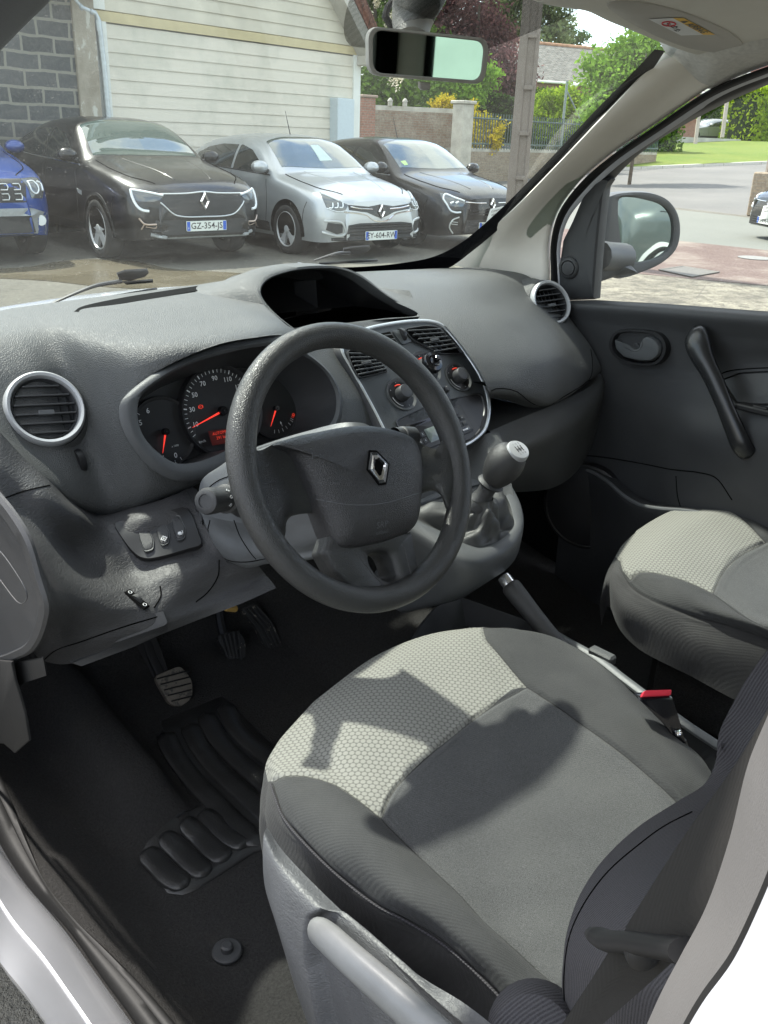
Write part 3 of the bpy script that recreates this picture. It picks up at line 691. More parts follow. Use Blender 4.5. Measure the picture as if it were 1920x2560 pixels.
# recess under the switch panel and the long hollow of the fuse cover
U2, V2 = projA(L.reshape(-1, 3)); nx = np.zeros_like(L)
nx = np.cross(np.gradient(L, axis=0), np.gradient(L, axis=1)); nx /= np.linalg.norm(nx, axis=2)[..., None]; nx *= np.sign((nx*(CP-L)).sum(2))[..., None]
SWZ = [(215, 1290), (255, 1350), (285, 1410), (320, 1437), (370, 1445), (450, 1428), (545, 1395), (540, 1290), (480, 1225), (350, 1280)]
sd_ = poly_sd(U2, V2, SWZ).reshape(L.shape[:2]); L = L-nx*(np.clip(sd_/60+.5, 0, 1)**2*.0015)[..., None]
FZ = [(160, 1535), (400, 1460), (430, 1455), (415, 1510), (380, 1530), (170, 1590)]
sd_ = poly_sd(U2, V2, FZ).reshape(L.shape[:2]); L = L-nx*(np.clip(sd_/30+.5, 0, 1)*.002)[..., None]
b = MB(); b.loft(list(L)); b.loft([L[-1], L[-1]+V3(0, .10, .01), L[-1]+V3(0, .3, .12)]); low_bvh = bvh(b)
b.loft([L[:, 0], L[:, 0]+V3(0, .12, 0)])
low = b.build('lower_dashboard', M['dash_low'], van, angle=180)
gaps(low, low_bvh, [[(12, 1245), (60, 1228), (124, 1213)], [(104, 1655), (140, 1625), (200, 1605), (300, 1570), (400, 1540)], [(548, 1400), (545, 1440), (520, 1480), (490, 1505)], [(400, 1465), (402, 1490), (385, 1520)]])
# switch panel with three rocker positions
def patch(mb, uvs, B, off, h=.002, mi=0, n=60, rr=0, smooth=False, inset=.9):
    pts = lin_closed(uvs, n) if not smooth else cr_closed(uvs, n); o = []; ns = []
    for u, v in pts:
        p, nn = stick(u, v, B, 0)
        if p is None: return None
        o.append(p); ns.append(nn)
    N = nrm(np.mean(ns, 0)); o = np.array(o); c = o.mean(0)
    # flatten slightly so that it reads as one moulded plate
    o = o-np.outer((o-c)@N, N)*.6; mb.dome(o+N*off, N, [(1, -.006), (1, h*.6), (.985, h), (inset, h)], mi); return c, N
PAN = rounded([(281, 1310), (430, 1274), (465, 1268), (482, 1290), (508, 1368), (500, 1376), (370, 1407), (348, 1402), (325, 1378)], 14, 4)
b = MB(); r_ = patch(b, PAN, low_bvh, .003, .0025); b.build('switch_panel', M['black'], low)
pc, pn = r_; psw = plane(pc+pn*.0055, pn)
sw = [[(344, 1320), (366, 1314), (383, 1350), (382, 1372), (362, 1378), (352, 1355)], [(388, 1308), (408, 1303), (424, 1335), (420, 1358), (404, 1363), (396, 1345)], [(428, 1296), (448, 1290), (463, 1322), (461, 1344), (444, 1350), (436, 1330)]]
for k, q in enumerate(sw):
    q2 = rounded([psw(u, v) for u, v in q], .004, 4); b = MB(); c = q2.mean(0); b.loft([c+(q2-c)*1.12-pn*.001, c+(q2-c)*1.1+pn*.0012, c+(q2-c)*1.0+pn*.0006], closed=True, mi=1)
    b.dome(q2, pn, [(.97, -.001), (.97, .001), (.9, .0016), (.5, .0016)], 0)
    if k:
        u, v = ((410, 1346), (451, 1333))[k-1]; X_ = nrm(psw(u+10, v-3)-psw(u, v)); Y_ = nrm(np.cross(pn, X_)); p = psw(u, v, .0042)
        if k == 1:
            b.tube([p+X_*.0034*math.cos(t_)+Y_*.0034*math.sin(t_) for t_ in np.linspace(0, 6.28, 12)[:-1]], .0006, 5, closed=True, mi=2); b.text('A', p, X_, Y_, .005, 2)
            for t_ in range(4): b.box(p+X_*.0044*math.cos(t_*1.57)+Y_*.0044*math.sin(t_*1.57), (.0012, .0012, .0004), (X_, Y_, pn), mi=2)
        else:
            b.box(p-X_*.001, (.006, .002, .0004), (X_, Y_, pn), mi=2); b.box(p+Y_*.002-X_*.001, (.004, .002, .0004), (X_, Y_, pn), mi=2); b.box(p+X_*.0035+Y_*.0015, (.0009, .005, .0004), (X_, Y_, pn), mi=2); b.box(p-Y_*.0022, (.006, .0008, .0004), (X_, Y_, pn), mi=2)
    b.build('rocker_switch', [M['plastic'], M['plastic_mid'], M['white']], low)
# headlamp height wheel in its slot
p, nn = stick(342, 1500, low_bvh); b = MB(); X_ = nrm(np.cross(nn, V3(0, 0, 1))); Y_ = nrm(np.cross(X_, nn)); Y_ = Y_ if Y_[2] > 0 else -Y_
b.box(p+nn*.001, (.013, .040, .004), (X_, Y_, nn), .002, mi=0); b.lathe(p-X_*.004+nn*(-.004), X_, [(.004, 0), (.011, .001), (.011, .007), (.004, .008)], 20, cap0=True, mi=1)
for s in (-1, 1): b.tube([p+nn*.0035+Y_*s*.014+X_*.0025*math.cos(t_)+Y_*.0025*math.sin(t_) for t_ in np.linspace(0, 6.28, 10)[:-1]], .0005, 5, closed=True, mi=2)
b.build('headlamp_dial', [M['matt'], M['plastic'], M['white']], low)
# skirt under the lower dash
b = MB(); q = [ox(u, v, x) for u, v, x in ((165, 1640, -.66), (300, 1602, -.60), (420, 1560, -.54), (420, 1580, -.53), (330, 1620, -.58), (200, 1668, -.65), (176, 1660, -.66))]
b.slab(np.array(q), (0, -.6, -.8), .02, .004); b.build('knee_skirt', M['plastic'], low)
b = MB(); b.tube([ox(u, v, x) for u, v, x in ((560, 1505, -.36), (566, 1520, -.36), (588, 1522, -.34))], .006, 8); b.build('wiring', simple('yellow_wiring', (.35, .22, .06), .6), van)

# ---- dash end cap (round cover) and kick panel at the left edge
ec = [ox(u, v, -.735) for u, v in ((-60, 1180), (0, 1240), (29, 1275), (75, 1352), (104, 1450), (122, 1510), (114, 1568), (86, 1624), (40, 1650), (0, 1662), (-60, 1660))]
b = MB(); o = cr_closed(ec, 90); N = nrm((-1, -.25, .1)); b.dome(o, N, [(1.0, -.004), (1.0, .0), (.97, .004), (.88, .005), (.85, .001), (.80, .000), (.5, .004)])
b.build('dash_end_cap', M['plastic'], van, label='smooth oval end cap of the dashboard')
b = MB(); c_ = cr_open([ox(u, v, -.757) for u, v in ((-40, 1350), (0, 1378), (32, 1420), (62, 1470), (68, 1490), (62, 1505), (45, 1506), (0, 1450), (-40, 1400))], 50); b.tube(c_, .0007, 5); b.build('cap_cover_edge', M['plastic'], van)
b = MB(); q = [ox(u, v, -.745) for u, v in ((-80, 1650), (0, 1652), (28, 1655), (36, 1700), (60, 1780), (72, 1852), (36, 1884), (8, 1860), (-80, 1860))]
b.slab(np.array(q), (-1, -.3, .1), .004, .003)
q = [ox(u, v, -.73) for u, v in ((30, 1660), (108, 1645), (116, 1690), (70, 1705), (34, 1722))]; b.slab(np.array(q), (-.6, -.8, .1), .004, .003)
b.build('kick_panel', M['rubber'], van)
# ================================================================= windscreen, pillars, roof trim
WB = [V3(x, .86-.36*x*x-(.06 if abs(x) > .66 else 0), 1.165-.02*abs(x)) for x in (-.72, -.6, -.3, 0, .3, .6, .72)]
WT = [V3(x, .20-.10*(x/.7)**2, 1.705-.055*(x/.7)**2) for x in (-.68, -.56, -.28, 0, .28, .56, .68)]
def ws_pt(a, t_):   # a 0..1 across, t 0..1 up
    lo_, hi_ = cr_open(WB, 61), cr_open(WT, 61); i = a*60; k = int(min(59, i)); f = i-k
    p = lo_[k]*(1-f)+lo_[k+1]*f; q = hi_[k]*(1-f)+hi_[k+1]*f; m = p*(1-t_)+q*t_
    return m+V3(0, .045, .055)*math.sin(math.pi*t_)
LO, HI = cr_open(WB, 41), cr_open(WT, 41)
WSG = np.array([LO*(1-t_)+HI*t_+V3(0, .045, .055)*math.sin(math.pi*t_) for t_ in np.linspace(0, 1, 25)])
b = MB(); b.loft(list(WSG))
LX, HX = [np.concatenate([Q[:1]+(Q[:1]-Q[1:2])*6, Q, Q[-1:]+(Q[-1:]-Q[-2:-1])*6]) for Q in (LO, HI)]
eb = MB(); eb.loft([LX*(1-t_)+HX*t_+V3(0, .045, .055)*math.sin(math.pi*t_) for t_ in np.linspace(-.15, 1.12, 30)]); ws_bvh = bvh(eb)
b.build('windscreen', M['windscreen'], van, angle=180, label='dusty tinted windscreen')
# dotted sun band round the mirror foot: a sheet just under the glass with real see-through gaps
t = NT('dot_band'); v = t.coord((1, 1, 1)); 
gx = t.n('SeparateXYZ'); t.set(gx.inputs[0], t.n('TexCoord').outputs['UV'])
fx = t.math('PINGPONG', gx.outputs[0], .5); fy = t.math('PINGPONG', gx.outputs[1], .5)
dd = t.math('POWER', t.math('ADD', t.math('POWER', t.math('SUBTRACT', fx, .25), 2.), t.math('POWER', t.math('SUBTRACT', fy, .25), 2.)), .5)
f_ = t.math('LESS_THAN', dd, .19)
trn = t.n('BsdfTransparent'); blk = t.n('BsdfDiffuse', {'Color': (.01, .01, .01)})
M['dots'] = t.done(t.n('MixShader', {0: f_, 1: blk, 2: trn}))
def on_ws(u, v, off=.004):
    d = Vector(ray(u, v)).normalized(); h = ws_bvh.ray_cast(Vector(CP), d)
    if h[0] is None: print('ws miss', u, v); return V3(0, .8, 1.2)
    n = np.array(h[1]); n = n if n@np.array(d) < 0 else -n
    return np.array(h[0])+n*off if h[0] is not None else None
def ws_uv(x, t_):
    i = (x+.70)/1.40*40; k = int(max(0, min(39, i))); f = i-k; r = t_*24; m = int(max(0, min(23, r))); g = r-m
    return (WSG[m][k]*(1-f)+WSG[m][k+1]*f)*(1-g)+(WSG[m+1][k]*(1-f)+WSG[m+1][k+1]*f)*g+V3(0, -.003, -.004)
rows = []; uvr = []
for j in range(22):
    a = j/21; row = []; ur = []
    for i in range(41):
        x = -.14+.42*i/40; e = abs((x-.07)/.21); low_t = .735+.19*max(0, (e-.45)/.55)**1.6
        t_ = low_t+(1.0-low_t)*a; p = ws_uv(x, t_); row.append(p); ur.append((x/.0046, t_*.72/.0046))
    rows.append(row); uvr.append(ur)
b = MB(); b.loft(rows); 
me_uv = np.array(uvr).reshape(-1, 2)
sb = b.build('sun_band', M['dots'], van)
uvl = sb.data.uv_layers.new(name='UVMap')
for lp in sb.data.loops: uvl.data[lp.index].uv = me_uv[lp.vertex_index]
# black painted border along the bottom and right edge of the glass
b = MB(); up2 = cr_open([on_ws(u, v) for u, v in ((20, 783), (250, 741), (430, 717), (608, 692), (760, 668), (900, 664), (1000, 655), (1085, 638), (1150, 605), (1240, 530), (1350, 420), (1480, 280), (1580, 178), (1636, 118))], 90)
lo2 = cr_open([on_ws(u, v) for u, v in ((20, 800), (250, 762), (430, 742), (608, 715), (760, 700), (900, 690), (1000, 685), (1110, 672), (1180, 625), (1270, 548), (1380, 432), (1508, 298), (1622, 180), (1662, 122))], 90)
b.loft([up2, lo2]); b.build('glass_border', M['gloss'], van)
# scuttle panel & wipers outside
b = MB(); 
for k, (y, z) in enumerate(((.0, 1.135), (.05, 1.125), (.10, 1.12), (.2, 1.118))): pass
b.loft([[V3(x, .885-.36*x*x+dy, 1.125-.03*abs(x)+dz) for x in np.linspace(-.75, .75, 30)] for dy, dz in ((-.01, .0), (.0, .012), (.03, .010), (.04, .0), (.06, .006), (.10, .004), (.15, .0))])
b.build('scuttle', M['rubber'], van)
def wiper(pts, y0, y1):
    b = MB(); n = len(pts); P = []
    for k, (u, v) in enumerate(pts):
        p = on_ws(u, v, -.012-.006*k/n); P.append(p)
    P = cr_open(P, 30); b.tube(P, np.linspace(.0035, .0075, 30), 8, flat=.6)
    return b, P
b, P = wiper([(140, 770), (200, 745), (250, 728), (313, 718)], 0, 0)
q = [on_ws(u, v, -.022) for u, v in ((309, 706), (330, 698), (385, 694), (388, 702), (378, 712), (340, 722), (315, 720))]; b.slab(np.array(q), (0, -.7, -.7), .004, .0015)
q = [on_ws(u, v, -.018) for u, v in ((320, 722), (395, 716), (395, 722), (330, 728))]; b.slab(np.array(q), (0, -.7, -.7), .003, .001); b.tube([on_ws(150, 772, -.006), on_ws(395, 728, -.006)], .0035, 6)
b.build('wiper', M['black'], van, label='windscreen wiper at the driver side')
b, P = wiper([(790, 661), (820, 652), (850, 645), (880, 644)], 0, 0)
q = [on_ws(u, v, -.022) for u, v in ((868, 640), (890, 636), (934, 632), (935, 640), (925, 648), (885, 654), (870, 650))]; b.slab(np.array(q), (0, -.7, -.7), .004, .0015); b.tube([on_ws(800, 664, -.006), on_ws(945, 655, -.006)], .003, 6)
b.build('wiper', M['black'], van, label='windscreen wiper in the middle')

def strip(name, A, Bq, mat, prof=None, n=80, ax=None, **k):
    """surface between two 3D polylines; prof = [(t across, lift toward the cabin)]"""
    a, c = cr_open(A, n), cr_open(Bq, n); b = MB(); rows = []
    for t_, h in (prof or [(0, 0), (1, 0)]):
        rows.append(a*(1-t_)+c*t_+nrm(ax or (-1, -.4, 0))*h)
    b.loft(rows); return b.build(name, mat, van, **k)
# passenger A pillar trim
pin = [(1120, 655, .62), (1160, 628, .62), (1185, 605, .618), (1276, 528, .615), (1385, 418, .61), (1512, 284, .60), (1618, 172, .595), (1640, 148, .595), (1655, 128, .595)]
pout = [(1372, 730, .715), (1374, 683, .715), (1374, 609, .715), (1392, 535, .712), (1441, 462, .71), (1515, 395, .705), (1638, 310, .695), (1773, 219, .68), (1780, 216, .68)]
A = cr_open([ox(*q) for q in pin], 90); Bq = cr_open([ox(*q) for q in pout], 90)
b = MB(); rows = []
for t_, h in ((-.02, -.03), (0, 0), (.03, .006), (.10, .010), (.26, .014), (.36, .013), (.55, .002), (.72, -.004), (.9, .0), (.97, -.001), (1.0, -.012)):
    rows.append(A*(1-t_)+Bq*t_+V3(-.85, -.5, 0)*h)
b.loft(rows); 
foot = [(1121, 673, .62), (1200, 684, .64), (1294, 697, .66), (1350, 712, .69), (1374, 725, .715)]
b.build('pillar_trim', M['beige'], van, angle=60, label='pale beige windscreen pillar trim on the passenger side')
# black weather strip round the passenger door opening and the door's window frame
w0 = [(1372, 760, .716), (1376, 683, .716), (1376, 609, .716), (1394, 535, .713), (1443, 464, .711), (1517, 397, .706), (1640, 312, .70), (1773, 223, .69), (1850, 190, .69), (1960, 150, .69)]
w1 = [(1400, 780, .72), (1393, 683, .72), (1392, 609, .72), (1412, 540, .717), (1462, 474, .715), (1532, 408, .711), (1652, 325, .703), (1778, 243, .695), (1850, 210, .695), (1960, 168, .695)]
strip('door_seal', [ox(*q) for q in w0], [ox(*q) for q in w1], M['rubber'], [(0, -.006), (.1, .004), (.35, .012), (.65, .010), (.85, .002), (1, -.006)], angle=60)
f1 = [(1410, 790, .726), (1401, 683, .726), (1402, 609, .726), (1420, 548, .725), (1470, 484, .722), (1540, 418, .72), (1660, 334, .715), (1790, 250, .71), (1850, 220, .71), (1960, 178, .71)]
strip('door_frame_edge', [ox(*q) for q in w1], [ox(*q) for q in f1], M['vanpaint'], [(0, -.004), (.5, -.002), (1, -.004)])
g0 = [(1405, 470, .73), (1475, 470, .73), (1540, 416, .728), (1600, 374, .726), (1660, 332, .723), (1790, 248, .715), (1850, 218, .715), (1960, 175, .715)]
g1 = [(1498, 480, .742), (1516, 456, .742), (1556, 412, .74), (1602, 372, .738), (1672, 326, .735), (1808, 254, .73), (1870, 226, .73), (1960, 190, .73)]
# pieces of the door follow
door = MB(); DPL = [
 [(1404, 752, .712), (1486, 750, .712), (1560, 754, .712), (1640, 758, .712), (1740, 765, .712), (1830, 772, .712), (1930, 779, .712), (2040, 786, .712)],
 [(1400, 760, .690), (1480, 765, .690), (1560, 770, .690), (1640, 776, .690), (1740, 785, .690), (1830, 792, .690), (1930, 800, .690), (2040, 808, .690)],
 [(1405, 800, .694), (1490, 810, .696), (1560, 820, .700), (1640, 830, .702), (1740, 842, .704), (1830, 850, .704), (1930, 858, .704), (2040, 868, .704)],
 [(1430, 870, .700), (1500, 890, .703), (1570, 910, .706), (1640, 925, .708), (1740, 930, .712), (1830, 925, .714), (1930, 920, .716), (2040, 925, .716)],
 [(1440, 960, .700), (1510, 985, .703), (1580, 1000, .706), (1660, 1000, .706), (1750, 1010, .700), (1830, 1010, .690), (1930, 1005, .676), (2040, 1010, .67)],
 [(1440, 1060, .700), (1510, 1080, .703), (1590, 1095, .704), (1680, 1090, .69), (1750, 1090, .672), (1830, 1085, .660), (1930, 1080, .655), (2040, 1085, .655)],
 [(1430, 1140, .700), (1510, 1160, .702), (1600, 1175, .70), (1690, 1185, .675), (1760, 1190, .664), (1840, 1195, .656), (1930, 1200, .655), (2040, 1205, .655)],
 [(1420, 1210, .69), (1500, 1225, .69), (1600, 1262, .685), (1690, 1280, .66), (1770, 1290, .655), (1850, 1300, .655), (1930, 1310, .655), (2040, 1320, .655)],
 [(1400, 1400, .69), (1480, 1420, .69), (1570, 1440, .67), (1670, 1450, .65), (1770, 1450, .65), (1850, 1450, .65), (1930, 1450, .65), (2040, 1460, .65)],
 [(1380, 1560, .70), (1470, 1570, .70), (1570, 1580, .68), (1670, 1590, .66), (1770, 1600, .66), (1850, 1600, .66), (1930, 1600, .66), (2040, 1600, .66)],
]
DG = surf([[ox(*q) for q in r] for r in DPL], 130, 110); door.loft(list(DG)); door_bvh = bvh(door)
dr = door.build('passenger_door', M['plastic'], van, angle=180, label='passenger door with dark plastic lining, closed')
def sub(mb, name, mat, par, **k): return mb.build(name, mat, par, **k)
a, c = cr_open([ox(*q) for q in g0], 80), cr_open([ox(*q) for q in g1], 80); b = MB()
b.loft([a+V3(-.004, 0, 0), a*.8+c*.2+V3(-.008, 0, 0), a*.25+c*.75+V3(-.008, 0, 0), c, c+V3(.02, 0, 0)])
sub(b, 'window_frame', M['black'], dr, angle=60)
b = MB(); q = [ox(u, v, .735) for u, v in ((1500, 440), (1530, 445), (1516, 466), (1506, 553), (1498, 640), (1490, 748), (1404, 752), (1402, 670), (1412, 600), (1436, 552), (1466, 482))]
b.dome(lin_closed(q, 80), (-1, -.1, 0), [(1, -.02), (1, .0), (.96, .010), (.85, .014), (.5, .016)])
sub(b, 'mirror_corner_trim', M['plastic'], dr)
b = MB(); p = ox(1422, 670, .715); b.lathe(p, (-1, -.2, 0), [(.026, -.004), (.025, .002), (.022, .005), (.018, .006), (.0165, .003), (.0155, .006), (.006, .0075)], 36); sub(b, 'tweeter_cap', M['plastic'], dr)
b = MB(); q = [ox(u, v, .745) for u, v in ((1480, 760), (1495, 560), (1508, 450), (1560, 404), (1700, 300), (1850, 222), (2100, 120), (2100, 800))]; b.add(q, [list(range(8))]); sub(b, 'door_window', M['doorglass'], dr)
# inner release handle
pl = plane(ox(1596, 866, .698), (-1, 0, 0.02)); HO = [(1524, 855), (1535, 832), (1556, 824), (1620, 826), (1650, 834), (1667, 858), (1666, 885), (1648, 908), (1620, 914), (1570, 908), (1540, 893), (1526, 875)]
o = cr_closed([pl(u, v, .004) for u, v in HO], 60); cc = o.mean(0); b = MB()
b.loft([cc+(o-cc)*1.02+V3(.012, 0, 0), o, cc+(o-cc)*.98+V3(-.004, 0, 0), cc+(o-cc)*.88+V3(-.004, 0, 0), cc+(o-cc)*.85+V3(.0, 0, 0), cc+(o-cc)*.82+V3(.012, 0, 0), cc+(o-cc)*.3+V3(.014, 0, 0)], closed=True, cap1=True)
hs = [pl(u, v, .006) for u, v in ((1537, 848), (1545, 850), (1560, 868), (1585, 880), (1602, 876), (1612, 860), (1613, 843), (1625, 840), (1645, 852), (1654, 868), (1650, 888), (1632, 902), (1600, 902), (1560, 892), (1540, 872))]
hb = MB(); hb.dome(np.array(rounded(hs, .004, 3)), (-1, 0, 0), [(1, -.012), (1, .0), (.93, .005), (.8, .006), (.4, .005)], mi=0)
h = sub(b, 'handle_surround', M['black'], dr); sub(hb, 'release_handle', M['plastic_mid'], dr)
b = MB(); b.lathe(pl(1592, 866, -.005), (-1, 0, 0), [(.008, 0), (.008, .003), (.007, .004)], 20); sub(b, 'lock_button', M['plastic'], dr)
# diagonal pull handle
ps = cr_open([ox(u, v, x) for u, v, x in ((1738, 828, .692), (1742, 850, .665), (1755, 890, .652), (1785, 950, .645), (1810, 1010, .640), (1835, 1070, .640), (1858, 1120, .645), (1878, 1140, .66))], 50)
wd = np.interp(np.linspace(0, 1, 50), [0, .08, .2, .35, .6, .85, .96, 1], [.018, .027, .026, .020, .0175, .021, .019, .008])
b = MB(); b.tube(ps, wd, 18, flat=.62, upv=(-1, -.25, 0)); 
sub(b, 'pull_handle', simple('handle_black', (.02, .021, .022), .26), dr)
# arm rest line, cubby, lower pocket edge, loudspeaker
gaps(dr, door_bvh, [[(1792, 940), (1820, 928), (1870, 922), (1960, 918)], [(1420, 1136), (1500, 1142), (1600, 1158), (1680, 1174), (1750, 1182), (1790, 1195), (1830, 1250)], [(1690, 1190), (1694, 1240), (1702, 1270)]], .0014)
b = MB(); q = []
for u, v in ((1800, 948), (1850, 930), (1960, 924), (1960, 1012), (1880, 1012), (1840, 1008)):
    p, nn = stick(u, v, door_bvh); q.append(p+V3(-.002, 0, 0))
b.dome(lin_closed(q, 50), (-1, 0, 0), [(1, -.004), (.99, .002), (.96, .003), (.9, -.001)]); sub(b, 'armrest_pad', M['black'], dr)
b = MB()
for (u, v, s) in ((1905, 1030, 0), (1905, 1030, 1)):
    p, nn = stick(u, v, door_bvh)
    if s == 0: b.box(p+V3(-.004, 0, .004), (.03, .10, .012), None, .003)
    else: b.box(p+V3(-.010, .0, .010), (.012, .03, .008), None, .002)
sub(b, 'window_switch', M['black'], dr)
pkt = [(1415, 1165, .68), (1440, 1168, .675), (1480, 1180, .665), (1520, 1205, .655), (1560, 1240, .645), (1600, 1262, .64), (1650, 1272, .635), (1705, 1276, .635), (1800, 1290, .635)]
P = cr_open([ox(*q) for q in pkt], 60); b = MB()
tp_ = MB(); tp_.tube(P[8:], .0045, 8); tp_.build('pocket_trim', simple('trim_satin', (.12, .125, .13), .28, var=0), dr)  # pocket edge strip, its highlight put into a paler colour
b.loft([P+V3(.035, 0, .0), P+V3(.006, 0, .004), P+V3(0, 0, .003), P+V3(-.004, 0, -.004), P+V3(-.002, 0, -.015), P+V3(.004, 0, -.20), P+V3(.01, 0, -.42)]); sub(b, 'door_pocket', M['plastic'], dr, angle=70)
c_, n_ = ox(1462, 1268, .665), (-1, -.25, .05); b = MB(); b.lathe(c_, n_, [(.108, -.02), (.106, .002), (.100, .005), (.097, .002), (.094, .003), (.03, .006)], 60); sub(b, 'loudspeaker', M['black'], dr)
# exterior mirror of the passenger door
MO = [(1506, 500), (1527, 487), (1560, 480), (1626, 481), (1668, 500), (1692, 535), (1698, 580), (1688, 622), (1655, 655), (1600, 682), (1540, 696), (1510, 650), (1502, 580)]
mp_ = plane((1.0, .52, 1.27), (-.35, -.94, 0)); o = cr_closed([mp_(u, v) for u, v in MO], 80); N = nrm((-.35, -.94, 0)); cc = o.mean(0)
GI = cr_closed([mp_(u, v, .002) for u, v in ((1549, 497), (1585, 494), (1612, 499), (1657, 514), (1677, 539), (1683, 575), (1676, 615), (1651, 640), (1595, 655), (1573, 649), (1558, 622), (1549, 572), (1546, 520))], 80)
GI = alignloop(o, GI); b = MB()
b.loft([cc+(o-cc)*k-N*d for k, d in ((.45, .10), (.72, .085), (.90, .06), (.99, .03), (1.0, .008))]+[o*.9+GI*.1+N*.006, o*.5+GI*.5+N*.007, GI*.95+o*.05+N*.002, GI-N*.006], closed=True, cap0=True, mi=0)
arm = np.array([ox(u, v, x) for u, v, x in ((1496, 600, .80), (1530, 605, .86), (1560, 640, .90), (1600, 684, .92), (1540, 694, .88), (1493, 710, .80))])
b.slab(arm, (-.2, -1, 0), .07, .010, mi=0); b.tube(cr_open([ox(1496, 640, .80), ox(1520, 642, .85), ox(1560, 645, .92)], 14), [.035]*14, 12, mi=0)
dm = b.build('door_mirror', [M['plastic_mid']], van, label='black exterior mirror outside the passenger window', angle=50)
b = MB(); b.dome(GI-N*.004, N, [(1, 0), (.5, 0.0015)]); b.build('mirror_glass', M['mirror'], dm)
b = MB(); b.add([ox(u, v, .86) for u, v in ((1496, 672), (1548, 664), (1550, 688), (1500, 706))], [(0, 1, 2, 3)]) if False else b.tube([mp_(u, v, .05) for u, v in ((1500, 665), (1550, 664), (1551, 690))], .0012, 5); b.build('mirror_foot_gap', M['matt'], dm)

# headliner, visor, grab slot
HL = [ox(u, v, x) for u, v, x in ((1655, 112, .59), (1668, 140, .605), (1690, 165, .63), (1725, 192, .66), (1773, 222, .69), (1850, 190, .70), (1960, 150, .705))]
HU = [ox(u, v, x) for u, v, x in ((1655, 100, .59), (1700, 118, .585), (1745, 132, .58), (1790, 140, .58), (1830, 142, .58), (1880, 141, .58), (1970, 132, .58))]
a, c = cr_open(HL, 70), cr_open(HU, 70); b = MB(); b.loft([a, a*.85+c*.15+V3(-.012, 0, .004), a*.5+c*.5+V3(-.015, 0, .010), c+V3(0, 0, .01), c+V3(-.05, 0, .045)])
b.build('roof_side_lining', M['lining'], van, angle=80, label='grey textured headliner above the passenger pillar')
# main roof lining
b = MB(); rows = []
for y in (.195, .17, .08, -.1, -.4, -.9, -1.6, -2.6): rows.append([V3(x, y-.10*(x/.7)**2*(y > .18), 1.668+.045*(1-(x/.7)**2)+(.012 if y < .1 else 0)) for x in np.linspace(-.74, .72, 40)])
b.loft(rows); b.loft([[V3(x, .195-.10*(x/.7)**2*.6, 1.668+.045*(1-(x/.7)**2)) for x in np.linspace(-.74, .72, 40)], [V3(x, .205-.10*(x/.7)**2*.6, 1.70+.045*(1-(x/.7)**2)) for x in np.linspace(-.74, .72, 40)]])
b.build('roof_lining', M['lining'], van, angle=80)
# sun visor: a broad rounded padded board swung up against the roof
vpl = plane(ox(1750, 90, .50), (-.12, -.10, -1))
VO = [(1250, -75), (1300, -20), (1343, 4), (1400, 14), (1453, 22), (1520, 52), (1580, 76), (1640, 101), (1700, 124), (1750, 138), (1810, 144), (1870, 143), (1935, 137), (2010, 100), (2010, -60), (1600, -130)]
o = cr_closed([vpl(u, v) for u, v in VO], 140); b = MB(); b.dome(o, (-.12, -.10, -1), [(1.0, -.022), (1.004, -.012), (1.0, -.004), (.985, .001), (.95, .003), (.8, .004), (.4, .004)])
vis = b.build('sun_visor', M['visor'], van, angle=60, label='beige passenger sun visor folded up, with airbag warning label')
OV = [(1517, 8), (1535, 2), (1600, 3), (1680, 20), (1760, 48), (1830, 82), (1857, 108), (1855, 126), (1820, 131), (1740, 122), (1660, 96), (1590, 62), (1540, 32)]
o = cr_closed([vpl(u, v, .004) for u, v in OV], 90); cc = o.mean(0); n_ = nrm((-.12, -.10, -1)); b = MB(); b.loft([o*1.0, cc+(o-cc)*.992+n_*.0016, cc+(o-cc)*.975+n_*.0022, cc+(o-cc)*.5+n_*.0022], closed=True, cap1=True); b.build('vanity_cover', simple('visor_cover', (.46, .44, .40), .5, var=.02), vis)
L0 = lambda u, v: vpl(u, v, .0072)
b = MB(); b.add([L0(1621, 48), L0(1682, 45), L0(1758, 87), L0(1703, 89)], [(0, 1, 2, 3)], 0); b.add([L0(1682, 45), L0(1709, 45), L0(1788, 87), L0(1758, 87)], [(0, 1, 2, 3)], 1)
ex = nrm(L0(1773, 87)-L0(1696, 45)); ey = nrm(L0(1682, 45)-L0(1709, 45)); ey = nrm(ey-ex*(ey@ex)); lw = np.linalg.norm(L0(1709, 45)-L0(1682, 45)); ey = -ey
cen_ = (L0(1773, 87)+L0(1696, 45))/2; s_ = 1 if np.cross(ex, ey)@n_ > 0 else -1; ey = ey*s_
b.text('AIRBAG', cen_+ex*lw*.6+n_*.0004, ex, ey, lw*1.05, 2, bold=.02)
tri = cen_-ex*lw*2.0+n_*.0005; b.add([tri-ex*lw*.4-ey*lw*.3, tri+ex*lw*.4-ey*lw*.3, tri+ey*lw*.4], [(0, 1, 2)], 2)
cw = (L0(1621, 48)*.55+L0(1682, 45)*.45)*.72+(L0(1703, 89)+L0(1758, 87))/2*.28+n_*.0006; b.tube([cw+ex*.013*math.cos(k)+ey*.010*math.sin(k) for k in np.linspace(0, 6.28, 20)[:-1]], .0011, 5, closed=True, mi=3); b.tube([cw-ex*.009+ey*.007, cw+ex*.009-ey*.007], .0011, 5, mi=3); b.box(cw, (.008, .004, .0005), (ex, ey, n_), mi=2)
for k in range(2): 
    cq = cw+ex*(.022+.018*k)-ey*.004*k; b.tube([cq-ex*.006, cq+ey*.004, cq+ex*.006-ey*.002], .0005, 5, mi=2); b.box(cq-ey*.004, (.010, .002, .0004), (ex, ey, n_), mi=2)
b.build('airbag_label', [M['white'], M['yellow'], M['black'], simple('label_red', (.6, .02, .04), .5, var=0)], vis, label='white and yellow airbag warning sticker')
